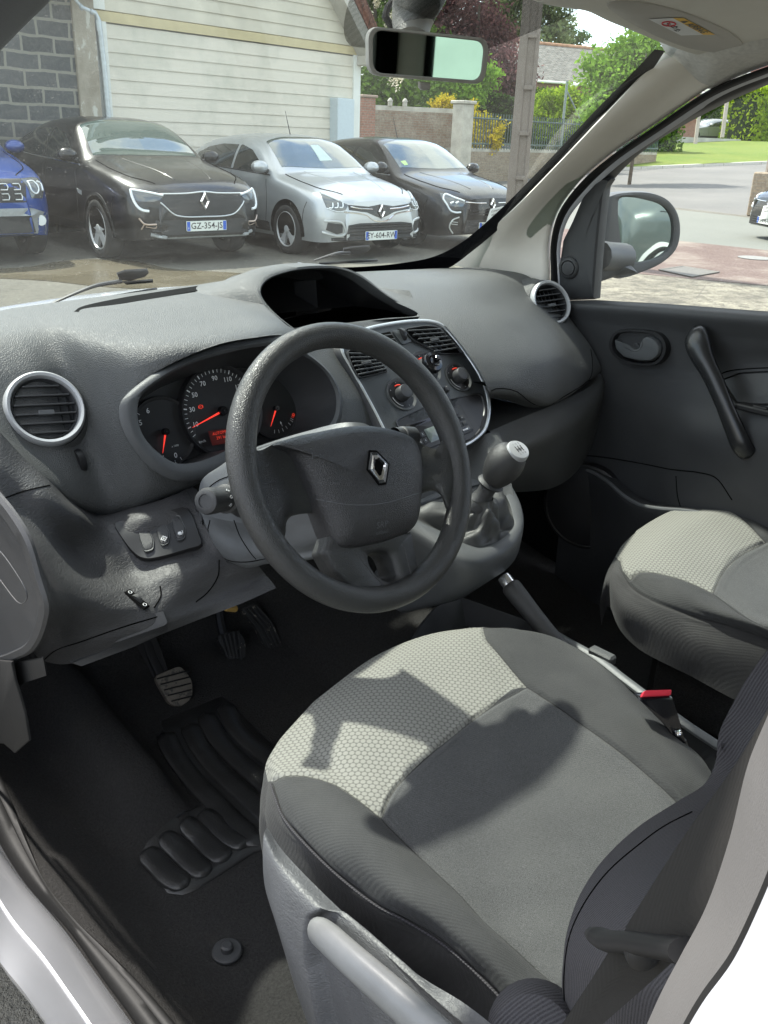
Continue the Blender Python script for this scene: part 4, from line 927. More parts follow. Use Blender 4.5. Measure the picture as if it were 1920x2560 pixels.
b = MB(); q = [vpl(u, v, -.004) for u, v in ((1840, 62), (1862, 74), (1960, 74), (1960, 58))]; b.slab(np.array(q), n_, .004, .001); 
for k in range(4): b.tube([vpl(1850+k*3, 64+k*2.4, .0), vpl(1960, 62+k*2.6, .0)], .0006, 5, mi=1)
b.build('roof_grille', [M['mirrorcase'], M['plastic']], van)

# ---- rear-view mirror
mpl = plane((.02, .295, 1.585), (-.36, -.93, -.04)); N = nrm((-.36, -.93, -.04))
MO = rounded([mpl(u, v) for u, v in ((916, 66), (1080, 72), (1205, 92), (1224, 105), (1214, 208), (1095, 208), (945, 194), (918, 180))], .012, 5)
MO = rounded([mpl(u, v) for u, v in ((918, 64), (1224, 96), (1212, 212), (920, 188))], .020, 8)
o = lin_closed(MO, 90); cc = o.mean(0); b = MB()
gl = lin_closed(rounded([mpl(u, v, .001) for u, v in ((932, 74), (1212, 104), (1201, 202), (932, 181))], .017, 8), 90); gl = alignloop(o, gl)
b.loft([cc+(o-cc)*.7-N*.026, cc+(o-cc)*.9-N*.022, cc+(o-cc)*.99-N*.012, cc+(o-cc)*1.0-N*.003, cc+(o-cc)*.99+N*.002, o*.3+gl*.7+N*.002, gl, gl-N*.003], closed=True, cap0=True)
q = [mpl(u, v, -.002) for u, v in ((1050, 204), (1077, 206), (1077, 222), (1068, 226), (1056, 225), (1050, 218))]; b.slab(np.array(q), N, .008, .002)
rm = b.build('rear_view_mirror', M['mirrorcase'], van, angle=50, label='rear-view mirror in a grey-beige casing')
b = MB(); b.dome(gl-N*.001, N, [(1, 0), (.5, .0)]); b.build('mirror_glass', M['mirror'], rm)
b = MB(); fo = [oy(u, v, y) for u, v, y in ((1030, 95, .335), (1030, 60, .35), (1038, 20, .35), (1052, -30, .33), (1060, -80, .31))]
b.tube(cr_open(fo, 20), np.linspace(.026, .05, 20), 16, flat=.8); b.build('mirror_foot', M['mirrorcase'], rm)
b = MB(); b.tube([oy(u, v, .40) for u, v in ((980, 70), (963, 40), (968, 22), (990, -10))], .006, 8); b.build('mirror_foot_edge', M['rubber'], rm)

# ---- driver-side A pillar corner (upper left)
b = MB(); q1 = [ox(u, v, -.70) for u, v in ((-120, 250), (0, 128), (60, 66), (127, 0), (220, -110))]; q2 = [ox(u, v, -.76) for u, v in ((-150, 150), (-40, 20), (20, -40), (70, -90), (150, -180))]
a, c = cr_open(q1, 30), cr_open(q2, 30); b.loft([a+V3(.0, .04, -.01), a, a*.6+c*.4+V3(.01, -.01, 0), c, c+V3(-.08, -.01, .02)]); b.build('driver_pillar_trim', M['plastic'], van, label='dark upper corner of the driver door opening')
# back of the load space, seen in the rear-view mirror
b = MB()
def rect(x0, x1, z0, z1, y=-2.52): b.box(((x0+x1)/2, y, (z0+z1)/2), (x1-x0, .05, z1-z0), None, .01)
rect(-.84, .84, .40, 1.12); rect(-.84, .84, 1.69, 1.78)
rd = b.build('rear_door', M['lining'], van)
for x0, x1, mt in ((-.84, -.66, 'beige'), (-.16, -.06, 'whitepl'), (-.06, .03, 'matt'), (.03, .15, 'beige'), (.15, .19, 'matt'), (.70, .84, 'beige')):
    b = MB(); b.tube([V3((x0+x1)/2, -2.47, 1.10), V3((x0+x1)/2, -2.47, 1.70)], (x1-x0)/2, 12); b.build('rear_pillar', M['white'] if mt == 'whitepl' else M[mt], rd)
b = MB(); b.add([V3(-.68, -2.52, 1.1), V3(.72, -2.52, 1.1), V3(.72, -2.52, 1.7), V3(-.68, -2.52, 1.7)], [(0, 1, 2, 3)]); b.build('rear_window', glass('rear_glass', (.50, .66, .58), refl=.5), rd)
# ================================================================= steering column and wheel
WC = V3(-.354, 0, 1.077); WN = nrm((0, -.879, .477)); WX = V3(1, 0, 0); WY = nrm(V3(0, .477, .879)); wp = plane(WC, WN)
sw_ = empty('steering_wheel', WC, None, None); sw_.parent = van; sw_.location = Vector(WC)
sw_['label'] = 'black grained four-spoke steering wheel'
del_cat = None
# rim
th = np.linspace(0, 2*math.pi, 96, endpoint=False); b = MB()
rr_ = .0168+.0016*np.exp(-((th-R(20))/.35)**2)+.0016*np.exp(-((th-R(160))/.35)**2)
b.tube([WC+(WX*math.cos(a)+WY*math.sin(a))*.1735 for a in th], rr_, 20, closed=True)
b.build('rim', M['wheel'], sw_)
# spokes
def spoke(uv, h, depth, r=.010, prof=None):
    o = rounded([wp(u, v, h) for u, v in uv], r, 6); b = MB(); b.slab(lin_closed(o, 90), WN, depth, .006); return b
b = MB()
def sheet(uvh, n1=40, n2=30):
    return surf([[wp(u, v, h) for u, v, h in r] for r in uvh], n1, n2)
# left spoke: from the rim inward, dished
b.loft(list(sheet([[(600, 1080, -.004), (640, 1125, -.006), (690, 1108, -.012), (740, 1100, -.016)],
                   [(600, 1130, .004), (648, 1160, -.002), (700, 1150, -.010), (770, 1150, -.016)],
                   [(612, 1190, .004), (665, 1200, -.004), (720, 1205, -.014), (785, 1205, -.018)],
                   [(640, 1262, .004), (690, 1262, -.004), (735, 1250, -.014), (795, 1245, -.018)],
                   [(662, 1318, .002), (705, 1310, -.008), (722, 1290, -.018), (810, 1276, -.022)],
                   [(690, 1370, -.008), (712, 1340, -.020), (722, 1296, -.026), (812, 1280, -.03)]])))
b.loft([wp(u, v, h) for u, v, h in r] for r in [[(640, 1125, -.006), (690, 1108, -.012), (740, 1100, -.016)], [(645, 1120, -.03), (692, 1104, -.03), (740, 1096, -.03)]])
b.build('spoke', M['wheel'], sw_, angle=60)
b = MB()
b.loft(list(sheet([[(1030, 1096, -.016), (1060, 1112, -.012), (1088, 1122, -.008), (1100, 1110, -.004), (1108, 1080, -.004), (1130, 1070, -.006)],
                   [(1030, 1130, -.012), (1062, 1140, -.008), (1096, 1145, -.002), (1120, 1130, .003), (1135, 1110, .004), (1150, 1100, .0)],
                   [(1030, 1170, -.012), (1062, 1175, -.008), (1098, 1178, -.002), (1125, 1172, .004), (1145, 1168, .005), (1158, 1165, .0)],
                   [(1030, 1205, -.014), (1060, 1208, -.010), (1092, 1206, -.003), (1118, 1208, .003), (1138, 1212, .004), (1150, 1215, .0)],
                   [(1030, 1238, -.02), (1055, 1230, -.016), (1085, 1224, -.01), (1104, 1236, -.002), (1116, 1262, -.003), (1130, 1280, -.004)],
                   [(1030, 1240, -.035), (1055, 1232, -.035), (1085, 1226, -.03), (1103, 1240, -.02), (1112, 1266, -.015), (1126, 1290, -.01)]])))
b.build('spoke', M['wheel'], sw_, angle=60)
# lower double spoke with its opening
OUT = [(826, 1340), (812, 1380), (838, 1428), (872, 1462), (860, 1490), (900, 1520), (960, 1520), (1020, 1500), (1060, 1470), (1062, 1448), (1044, 1410), (1036, 1370), (1030, 1330), (990, 1335), (940, 1345), (880, 1355)]
HOLE = [(926, 1388), (928, 1410), (940, 1432), (958, 1446), (972, 1452), (985, 1450), (994, 1438), (990, 1420), (984, 1400), (974, 1384), (960, 1378), (940, 1380)]
o = lin_closed([wp(u, v, -.004) for u, v in OUT], 100); hq = cr_closed([wp(u, v, -.006) for u, v in HOLE], 100); hq = alignloop(o-o.mean(0), hq-hq.mean(0))+hq.mean(0)
b = MB(); cc = o.mean(0); b.loft([o-WN*.03, cc+(o-cc)*1.01-WN*.012, o-WN*.002, o*.92+hq*.08+WN*.002, o*.3+hq*.7+WN*.001, hq*.95+o*.05-WN*.001, hq-WN*.006, hq-WN*.04], closed=True)
b.build('spoke', M['wheel'], sw_, angle=60, label='broad lower spoke with an oval opening')
b = MB(); b.tube(cr_open([wp(u, v, .0025) for u, v in ((888, 1380), (905, 1402), (922, 1424), (948, 1452), (969, 1468), (996, 1474), (1020, 1465), (1028, 1446), (1022, 1410), (1008, 1362))], 60), .0009, 6)
b.build('spoke_bead', M['airbag'], sw_)
# grey horn-pad cover
AO = [(687, 1112), (735, 1092), (791, 1080), (869, 1066), (930, 1065), (990, 1077), (1032, 1098), (1048, 1130), (1054, 1185), (1051, 1243), (1045, 1293), (1031, 1322), (984, 1347), (927, 1363), (880, 1370), (845, 1367), (826, 1340), (800, 1274), (770, 1204), (748, 1158), (728, 1130)]
o = cr_closed([wp(u, v, -.004) for u, v in AO], 140); cc = wp(915, 1215, 0); b = MB()
b.loft([cc+(o-cc)*k+WN*h for k, h in ((.99, -.03), (1.0, -.006), (.995, .000), (.975, .0045), (.94, .008), (.85, .014), (.7, .019), (.5, .0225), (.3, .024), (.12, .0245))], closed=True, cap1=True)
pv = bvh(b); ab = b.build('airbag_cover', M['airbag'], sw_, angle=70)
def wst(u, v, off=.0): return stick(u, v, pv, off)
b = MB(); P = [wst(u, v, .0002)[0] for u, v in cr_open([(790, 1248), (880, 1262), (960, 1258), (1050, 1232)], 20)]; b.tube([p for p in P if p is not None], .0006, 5)
p, n_ = wst(955, 1322); X_ = nrm(wst(975, 1317)[0]-wst(935, 1326)[0]); Y_ = nrm(np.cross(n_, X_)); b.text('SRP', p+Y_*.0055+n_*.0002, X_, Y_, .0125, 0, bold=0.0); b.text('AIRBAG', p-Y_*.005+n_*.0002, X_, Y_, .0062, 0)
for u, v in ((790, 1140), (1028, 1108)):
    p, n_ = wst(u, v); X_ = nrm(WX-n_*(WX@n_)); Y_ = np.cross(n_, X_); b.tube([p-X_*.004+Y_*.004, p-X_*.004-Y_*.004], .0005, 5); b.tube([p-X_*.004, p+X_*.003, p+X_*.005+Y_*.003, p+X_*.007, p+X_*.005-Y_*.003, p+X_*.003], .0005, 5)
b.build('embossing', M['shroud'], sw_)
# diamond emblem
p, n_ = wst(948, 1168); ep = plane(p, n_)
E0 = [(926, 1130), (943, 1131), (971, 1160), (964, 1206), (948, 1208), (920, 1174)]; E1 = [(939, 1148), (944, 1147), (959, 1163), (953, 1188), (948, 1190), (936, 1172)]
Ec = [(932, 1138), (944, 1138), (966, 1161), (958, 1199), (948, 1200), (927, 1173)]
b = MB(); a_, m_, c_ = [np.array([ep(u, v, h) for u, v in q]) for q, h in ((E0, .0008), (Ec, .0055), (E1, .002))]
b.loft([a_-n_*.003, a_, m_, c_, c_-n_*.004], closed=True); b.build('emblem', M['chrome'], sw_, angle=10)
b = MB(); ee = np.array([ep(u, v, .0004) for u, v in E0]); ec = ee.mean(0); b.dome(ec+(ee-ec)*1.13, n_, [(1, -.002), (1, 0), (.9, .0003)]); b.build('emblem_recess', M['matt'], sw_)

# column shroud: two half shells with a light top
ST = [[(575, 1158, -.40), (600, 1135, -.39), (654, 1113, -.375), (760, 1080, -.35), (868, 1056, -.33), (920, 1062, -.305), (935, 1085, -.295)],
      [(540, 1172, -.425), (575, 1150, -.415), (640, 1135, -.40), (760, 1110, -.37), (870, 1085, -.34), (930, 1095, -.31), (950, 1120, -.295)],
      [(505, 1200, -.44), (560, 1200, -.43), (640, 1190, -.42), (760, 1170, -.39), (870, 1150, -.35), (935, 1150, -.32), (960, 1170, -.30)],
      [(497, 1240, -.445), (560, 1260, -.438), (640, 1260, -.43), (760, 1250, -.39), (870, 1240, -.36), (930, 1240, -.33), (960, 1240, -.31)],
      [(504, 1285, -.445), (560, 1300, -.438), (640, 1310, -.43), (760, 1310, -.39), (870, 1300, -.36), (930, 1300, -.33), (960, 1300, -.31)]]
S1 = surf([[ox(*q) for q in r] for r in ST], 40, 50); b = MB(); b.loft(list(S1)); b.loft([S1[0], S1[0]+V3(0, .03, -.02), S1[0]+V3(0, .10, -.11)]); shb = bvh(b); b.loft([S1[:, 0], S1[:, 0]+V3(.012, .02, -.02), S1[:, 0]+V3(.04, .07, -.09)])
cs = b.build('column_shroud', M['shroud'], van, angle=70)
SB = [[(504, 1285, -.445), (560, 1300, -.438), (640, 1310, -.43), (760, 1310, -.39), (870, 1300, -.36)],
      [(515, 1315, -.445), (570, 1335, -.43), (650, 1350, -.42), (760, 1350, -.39), (860, 1340, -.36)],
      [(535, 1360, -.44), (590, 1380, -.43), (660, 1385, -.42), (740, 1385, -.39), (800, 1375, -.37)],
      [(560, 1395, -.43), (612, 1412, -.42), (671, 1404, -.41), (740, 1400, -.39), (800, 1390, -.37)],
      [(562, 1398, -.40), (612, 1418, -.38), (671, 1408, -.37), (740, 1404, -.36), (800, 1394, -.34)]]
S2 = surf([[ox(*q) for q in r] for r in SB], 40, 50); b = MB(); b.loft(list(S2)); b.loft([S2[:, 0], S2[:, 0]+V3(.012, .02, -.01), S2[:, 0]+V3(.04, .07, -.04)]); b.build('shroud_lower_shell', M['shroud'], cs, angle=70)
sb2 = MB(); sb2.loft(list(S1)); sb2.loft(list(S2)); sbv = bvh(sb2)
gaps(cs, sbv, [[(525, 1300), (520, 1330), (540, 1370), (565, 1398), (612, 1405), (668, 1396)], [(585, 1300), (600, 1340), (625, 1380), (640, 1398)], [(530, 1250), (520, 1225), (545, 1202), (580, 1188)]], .0009, name='shroud_gap')
# side wedge of the dashboard behind the shroud
b = MB(); q = [ox(u, v, x) for u, v, x in ((485, 1250, -.425), (510, 1250, -.42), (535, 1330, -.42), (575, 1400, -.41), (535, 1410, -.415), (520, 1405, -.415))]; b.slab(np.array(q), (-.3, -.9, 0), .05, .004)
b.build('dashboard_wedge', M['plastic'], cs) 
# stalks
def stalk(p0, p1, rings, mat, knob=True):
    p0, p1 = np.array(p0), np.array(p1); ax = p1-p0; L_ = np.linalg.norm(ax); ax /= L_; b = MB()
    b.lathe(p0, ax, [(r, d*L_) for r, d in rings], 28); return b, ax
s0, s1 = ox(620, 1240, -.415), ox(512, 1254, -.515)
b, ax = stalk(s0, s1, [(.030, 0), (.031, .10), (.026, .22), (.020, .30), (.020, .55), (.0185, .56), (.0165, .57), (.0162, .78), (.0175, .79), (.0178, .94), (.016, .985), (.012, 1.0), (.0095, 1.0), (.009, .985)], None)
stl = b.build('indicator_stalk', M['plastic'], cs)
b = MB(); up_ = nrm(V3(0, 0, 1)-ax*ax[2]); side = np.cross(ax, up_); toC = nrm(CP-s1); fr = nrm(toC-ax*(toC@ax)); ov = np.cross(fr, ax)
for k, (s_, t_) in enumerate((('O', .84), ('*', .72), ('=', .60))):
    pp = s0+(s1-s0)*t_
mk = lambda t_, a, r: s0+(s1-s0)*t_+(fr*math.cos(a)+ov*math.sin(a))*r
for t_, a in ((.66, .55), (.66, -.1), (.66, -.7)):
    p = mk(t_, a, .0170); nn = nrm(p-(s0+(s1-s0)*t_)); X_ = nrm(-ax); Y_ = np.cross(nn, X_); b.tube([p+X_*.0022*math.cos(q)+Y_*.0022*math.sin(q) for q in np.linspace(0, 6.28, 9)[:-1]], .0004, 4, closed=True); b.box(p-X_*.0035, (.002, .0008, .0003), (X_, Y_, nn))
for t_, a in ((.42, .3), (.42, -.5)):
    p = mk(t_, a, .0206); nn = nrm(p-(s0+(s1-s0)*t_)); X_ = nrm(-ax); Y_ = np.cross(nn, X_); b.tube([p+X_*.002*math.cos(q)+Y_*.002*math.sin(q) for q in np.linspace(0, 6.28, 9)[:-1]], .0004, 4, closed=True); b.box(p-X_*.0035, (.002, .0008, .0003), (X_, Y_, nn))
p0_, p1_ = mk(.50, .05, .0205), mk(.32, .05, .0215); b.tube([p0_, p1_], .0006, 5)
b.build('stalk_symbols', M['white'], cs)
s0, s1 = ox(985, 1092, -.262), ox(1036, 1094, -.222)
b, ax = stalk(s0, s1, [(.013, 0), (.0135, .3), (.0135, .32), (.015, .35), (.015, .9), (.013, .97), (.010, 1.0)], None); b.build('wiper_stalk', M['plastic'], cs)
b = MB(); toC = nrm(CP-s1); fr = nrm(toC-ax*(toC@ax)); ov = np.cross(fr, ax)
for t_, s_ in ((.52, 'O'), (.72, 'D')):
    p = s0+(s1-s0)*t_+(fr*.6+ov*-.5)/.78*.0187; nn = nrm(fr*.6-ov*.5); X_ = nrm(np.cross(ax, nn)); b.text(s_, p, ax, np.cross(nn, ax), .010, 0)
b.build('stalk_symbols', M['white'], cs)

# ================================================================= centre stack
SN = nrm((0, -.77, .64)); S0 = V3(.02, .405, 1.15); ps_ = plane(S0, SN); SX = V3(1, 0, 0); SY = nrm(V3(0, .64, .77))
SO = [(848, 880), (850, 858), (862, 845), (905, 824), (960, 811), (1030, 802), (1075, 803), (1105, 814), (1132, 842), (1165, 885), (1200, 940), (1218, 985), (1223, 1030), (1213, 1075), (1190, 1100), (1160, 1118), (1080, 1143), (1010, 1160), (985, 1140), (955, 1080), (930, 1030), (900, 975), (872, 925)]
o = cr_closed([ps_(u, v, .0) for u, v in SO], 180); cc = ps_(1050, 960, 0)
b = MB(); b.loft([cc+(o-cc)*1.05-SN*.03, cc+(o-cc)*1.03-SN*.002, cc+(o-cc)*1.005+SN*.004, o+SN*.005], closed=True, mi=1)
b.loft([o+SN*.005, cc+(o-cc)*.985+SN*.0065, cc+(o-cc)*.965+SN*.006, cc+(o-cc)*.955+SN*.003], closed=True, mi=0)
b.loft([cc+(o-cc)*.955+SN*.003, cc+(o-cc)*.95+SN*.0025, cc+(o-cc)*.9+SN*.004, cc+(o-cc)*.5+SN*.006], closed=True, cap1=True, mi=2)
stv = bvh(b)
stack = b.build('centre_stack', [M['silver'], M['plastic'], M['panel']], van, angle=60, label='centre console face with silver surround')
def rvent(uv, nsl, skew, name='air_vent', vs=5):
    q = [ps_(u, v, .009) for u, v in uv]; o = lin_closed(rounded(q, .009, 5), 80); cc = o.mean(0); b = MB()
    b.loft([cc+(o-cc)*1.03, cc+(o-cc)*1.03+SN*.001, o+SN*.0015, cc+(o-cc)*.97+SN*.0, cc+(o-cc)*.96-SN*.008], closed=True, mi=0)
    b.dome(cc+(o-cc)*.965-SN*.006, SN, [(1, 0), (.5, 0)], 1)
    tl, tr, br, bl = [np.array(x) for x in q]
    for k in range(nsl):
        f = (k+.6)/(nsl+.2); a, c = tl*(1-f)+bl*f, tr*(1-f)+br*f; d_ = nrm(c-a); L_ = np.linalg.norm(c-a); b.box((a+c)/2-SN*.002, (L_*.95, .0022, .009), (d_, nrm(np.cross(SN, d_)), SN), .0006, mi=0)
    for k in range(vs):
        f = (k+.7)/(vs+.4); a, c = tl*(1-f)+tr*f, bl*(1-f)+br*f; d_ = nrm(c-a); b.box((a+c)/2-SN*.005, (np.linalg.norm(c-a)*.9, .0015, .004), (d_, nrm(np.cross(SN, d_)), SN), mi=1)
    b.box((tl+tr+bl+br)/4+SN*.001, (.020, .006, .006), (SX, SY, SN), .001, mi=0)
    b.build(name, [M['plastic'], M['matt']], stack)
rvent([(1010, 826), (1095, 814), (1155, 870), (1100, 882), (1060, 868), (1028, 855)], 5, 0) if False else None
def rvent2(poly, tl, tr, br, bl, nsl, vs, lab):
    o = lin_closed(rounded([ps_(u, v, .009) for u, v in poly], .006, 4), 90); cc = o.mean(0); b = MB()
    b.loft([cc+(o-cc)*1.04-SN*.003, cc+(o-cc)*1.035+SN*.001, o+SN*.0015, cc+(o-cc)*.97+SN*.0, cc+(o-cc)*.96-SN*.004], closed=True, mi=0)
    b.dome(cc+(o-cc)*.965-SN*.0035, SN, [(1, 0), (.5, 0)], 1)
    P2 = [np.array(q) for q in poly]
    def inside_span(f):   # slat k from left edge to right edge of the polygon
        a = np.array(tl)*(1-f)+np.array(bl)*f; c = np.array(tr)*(1-f)+np.array(br)*f; return a, c
    for k in range(nsl):
        f = (k+.55)/(nsl); a, c = inside_span(f); A_, C_ = ps_(*a, .009), ps_(*c, .009); d_ = nrm(C_-A_); L_ = np.linalg.norm(C_-A_)
        b.box((A_+C_)/2, (L_, .0024, .006), (d_, nrm(np.cross(SN, d_)), SN), .0008, mi=2)
    for k in range(vs):
        f = (k+.6)/(vs+.2); a = np.array(tl)*(1-f)+np.array(tr)*f; c = np.array(bl)*(1-f)+np.array(br)*f; A_, C_ = ps_(*(a*.9+c*.1), .007), ps_(*(a*.1+c*.9), .007); d_ = nrm(C_-A_); b.box((A_+C_)/2, (np.linalg.norm(C_-A_), .0014, .003), (d_, nrm(np.cross(SN, d_)), SN), mi=0)
    m_ = (np.array(tl)+tr+br+bl)/4; b.box(ps_(*m_, .0125), (.022, .006, .004), (SX, SY, SN), .001, mi=0)
    b.build('air_vent', [M['plastic'], M['matt'], M['plastic_mid']], stack, label=lab)
rvent2([(1011, 823), (1060, 815), (1092, 817), (1112, 835), (1150, 874), (1158, 883), (1100, 884), (1075, 872), (1030, 848)], (1012, 822), (1095, 818), (1150, 874), (1090, 884), 6, 4, 'right-hand air vent of the centre stack')
rvent2([(868, 878), (885, 873), (935, 888), (964, 922), (968, 928), (897, 944), (880, 915)], (868, 878), (935, 882), (966, 926), (896, 942), 6, 4, 'left-hand air vent of the centre stack')
# bit of the left vent right of the rim, wheel between the vents
b = MB(); q = [ps_(u, v, .008) for u, v in ((942, 835), (975, 828), (998, 864), (1002, 868), (985, 876))]; b.slab(np.array(q), SN, .004, .001, mi=0)
for k in range(3): b.tube([ps_(950+k*10, 840+k*10, .010), ps_(980+k*7, 836+k*11, .010)], .001, 5, mi=1)
b.build('air_vent_edge', [M['matt'], M['plastic_mid']], stack)
b = MB(); q = lin_closed(rounded([ps_(u, v, .008) for u, v in ((980, 826), (1005, 823), (1032, 853), (1006, 862))], .006, 4), 40); b.slab(q, SN, .005, .001)
b.build('vent_bridge', M['panel'], stack)
b = MB(); b.lathe(ps_(1002, 839, .004)-SX*.003, SX, [(.005, 0), (.013, .001), (.0135, .0045), (.013, .007), (.005, .008)], 26, cap0=True, mi=0); b.build('vent_wheel', M['black'], stack)
# three climate dials: dished surround, coloured scale, knob with pointer
def cdial(u, v, R0, kr, kh, lab, tilt=0):
    c, n_ = ps_(u, v, .007), SN; b = MB()
    b.lathe(c, n_, [(R0*1.02, -.002), (R0*1.0, .0015), (R0*.97, .001), (R0*.86, -.001)], 48, cap1=False, mi=0)
    b.lathe(c, n_, [(R0*.86, -.0012), (R0*.84, -.001), (.002, -.001)], 48, cap1=True, mi=1)
    for k in range(9): 
        a = R(150-k*28); p = c+(SX*math.cos(a)+SY*math.sin(a))*R0*.76+n_*.0002
        if k % 2 == 0: b.box(p, (.0016, .0007, .0002), (SX*math.cos(a)+SY*math.sin(a), -SX*math.sin(a)+SY*math.cos(a), n_), mi=3)
    b.tube([c+(SX*math.cos(a)+SY*math.sin(a))*R0*.74+n_*.0004 for a in np.linspace(R(185), R(250), 14)], .0004, 5, mi=3)
    b.tube([c+(SX*math.cos(a)+SY*math.sin(a))*R0*.60+n_*.0006 for a in np.linspace(R(72), R(112), 10)], .0010, 5, mi=4)
    b.lathe(c, n_, [(kr*1.02, -.001), (kr*1.0, kh*.3), (kr*.95, kh*.9), (kr*.88, kh), (kr*.6, kh*1.04)], 36, mi=2)
    if kr < .02: b.box(c+n_*kh*.98, (.0010, kr*.9, .0012), (nrm(SX*.3+SY), nrm(SY*-.3+SX), n_), mi=3)
    b.build('climate_dial', [M['plastic_mid'], M['black'], M['plastic'], M['white'], M['redmark']], stack, label=lab); return c
cdial(1004, 986, .0315, .0140, .015, 'left climate dial partly behind the wheel rim')
c2 = cdial(1064, 920, .0345, .0190, .017, 'large middle climate dial')
cdial(1146, 942, .0305, .0140, .015, 'right climate dial')
b = MB(); b.lathe(c2+SN*.017, SN, [(.021, 0), (.0205, .006), (.0185, .010), (.012, .0115), (.0085, .008), (.004, .007)], 36); b.box(c2+SN*.027+SX*.012+SY*.004, (.012, .010, .006), (SX, SY, SN), .002); b.build('dial_grip', M['gloss'], stack)
b = MB(); b.slab(rounded([ps_(u, v, .009) for u, v in ((1092, 974), (1108, 968), (1122, 980), (1126, 990), (1110, 998), (1098, 994))], .003, 4), SN, .004, .001); b.build('vent_slider', M['black'], stack)
b = MB(); b.tube([ps_(u, v, .0085) for u, v in ((1072, 990), (1112, 978))], .004, 8, flat=.3); b.lathe(ps_(1116, 974, .010), SN, [(.006, 0), (.006, .004), (.004, .006)], 18); b.build('recirculation_slider', M['plastic'], stack)
# radio in its recess
rq = lin_closed(rounded([ps_(u, v, .0075) for u, v in ((985, 1052), (1080, 1008), (1192, 982), (1208, 985), (1216, 1020), (1206, 1070), (1185, 1095), (1110, 1120), (1040, 1140))], .010, 4), 90)
b = MB(); b.dome(rq, SN, [(1.0, -.001), (1.0, .0008), (.97, .0004), (.955, -.0015)]); 
b.build('radio_recess', M['black'], stack)
def rr(u, v, h=.0): return ps_(u, v, .0095+h)
b = MB(); b.slab(rounded([rr(u, v) for u, v in ((1015, 1062), (1150, 1012), (1186, 1075), (1050, 1130))], .004, 4), SN, .003, .001, mi=0)
def q_at(fx, fy):
    a = np.array((1015, 1062))*(1-fx)+np.array((1150, 1012))*fx; c = np.array((1050, 1130))*(1-fx)+np.array((1186, 1075))*fx; return a*(1-fy)+c*fy
def rb(x0, x1, y0, y1, h=.001, mi=1, rad=.0008):
    q = [rr(*q_at(x, y), h) for x, y in ((x0, y0), (x1, y0), (x1, y1), (x0, y1))]; b.slab(rounded(q, rad, 3), SN, .0015, .0004, mi=mi)
rb(.06, .72, .05, .16, .0005, 2); rb(.24, .45, .36, .85, .0008, 3)
for fy in (.40, .62): 
    for fx in (.05, .14): rb(fx, fx+.075, fy, fy+.18)
for fy in (.36, .58, .78):
    for fx in (.68, .78, .88): rb(fx, fx+.085, fy, fy+.16)
rb(.60, .74, .20, .30); b.lathe(rr(*q_at(.84, .20)), SN, [(.0078, 0), (.0078, .005), (.0070, .0075), (.003, .0078)], 24, mi=1)
for fx, fy, s_ in ((.09, .49, '1'), (.18, .49, '2'), (.09, .71, '4'), (.18, .71, '6'), (.72, .44, 'SRC'), (.82, .44, 'MENU'), (.92, .44, '<'), (.72, .66, '>'), (.82, .66, 'TEL')): b.text(s_, rr(*q_at(fx, fy), .0016), SX, SY, .0034 if len(s_) > 1 else .005, 4)
b.text('RADIO', rr(*q_at(.67, .25), .0016), SX, SY, .003, 4); rb(.80, .95, .80, .93, .0012, 2); rb(.83, .92, .84, .89, .002, 4, .0002)
b.build('radio', [M['black'], M['plastic'], M['gloss'], simple('radio_display', (.16, .19, .18), .2, var=.3, vs=60), M['white']], stack)
# sloping console below the stack, open shelf on the right
CS = [[(940, 1180, -.10), (1050, 1165, -.01), (1160, 1128, .13), (1215, 1085, .18), (1246, 1080, .215)],
      [(960, 1230, -.10), (1060, 1200, -.01), (1165, 1160, .12), (1230, 1120, .17), (1262, 1115, .20)],
      [(975, 1260, -.10), (1070, 1235, -.01), (1170, 1205, .10), (1240, 1180, .15), (1275, 1190, .18)],
      [(985, 1290, -.10), (1075, 1270, -.01), (1170, 1250, .08), (1240, 1240, .12), (1285, 1240, .15)]]
S3 = surf([[ox(*q) for q in r] for r in CS], 50, 50); b = MB(); b.loft(list(S3)); cnv = bvh(b); b.loft([S3[:, -1], S3[:, -1]+V3(.02, .1, -.05)])
con = b.build('console', M['dash'], van, angle=80, label='sloping lower console carrying the gear lever')
# gear shift surround: rounded frame
GF = [(965, 1275), (1010, 1262), (1060, 1242), (1105, 1222), (1180, 1185), (1245, 1170), (1270, 1195), (1292, 1230), (1306, 1265), (1310, 1305), (1298, 1340), (1270, 1370), (1230, 1392), (1195, 1402), (1160, 1398), (1100, 1365), (1040, 1330), (990, 1305)]
gpl = plane((.06, .12, .86), (0, -.30, .95)); o = cr_closed([gpl(u, v, 0) for u, v in GF], 150); cc = gpl(1175, 1290, 0)
GI_ = [(1000, 1278), (1060, 1256), (1110, 1238), (1180, 1215), (1240, 1205), (1262, 1235), (1275, 1262), (1282, 1290), (1286, 1310), (1270, 1335), (1235, 1358), (1195, 1368), (1165, 1360), (1105, 1330), (1045, 1302)]
gi = cr_closed([gpl(u, v, .0) for u, v in GI_], 150); gi = alignloop(o, gi)
b = MB(); b.loft([o*.55+cc*.45-V3(0, 0, .18)+V3(-.03, .12, 0), o*.78+cc*.22-V3(0, 0, .11)+V3(-.01, .04, 0), o*.97+cc*.03-V3(0, 0, .045), o-V3(0, 0, .018), cc+(o-cc)*1.0-V3(0, 0, .006), o*.85+gi*.15+V3(0, 0, .000), o*.3+gi*.7+V3(0, 0, .002), gi, gi-V3(0, 0, .01)], closed=True)
b.build('shift_surround', M['plastic_mid'], con, angle=50)
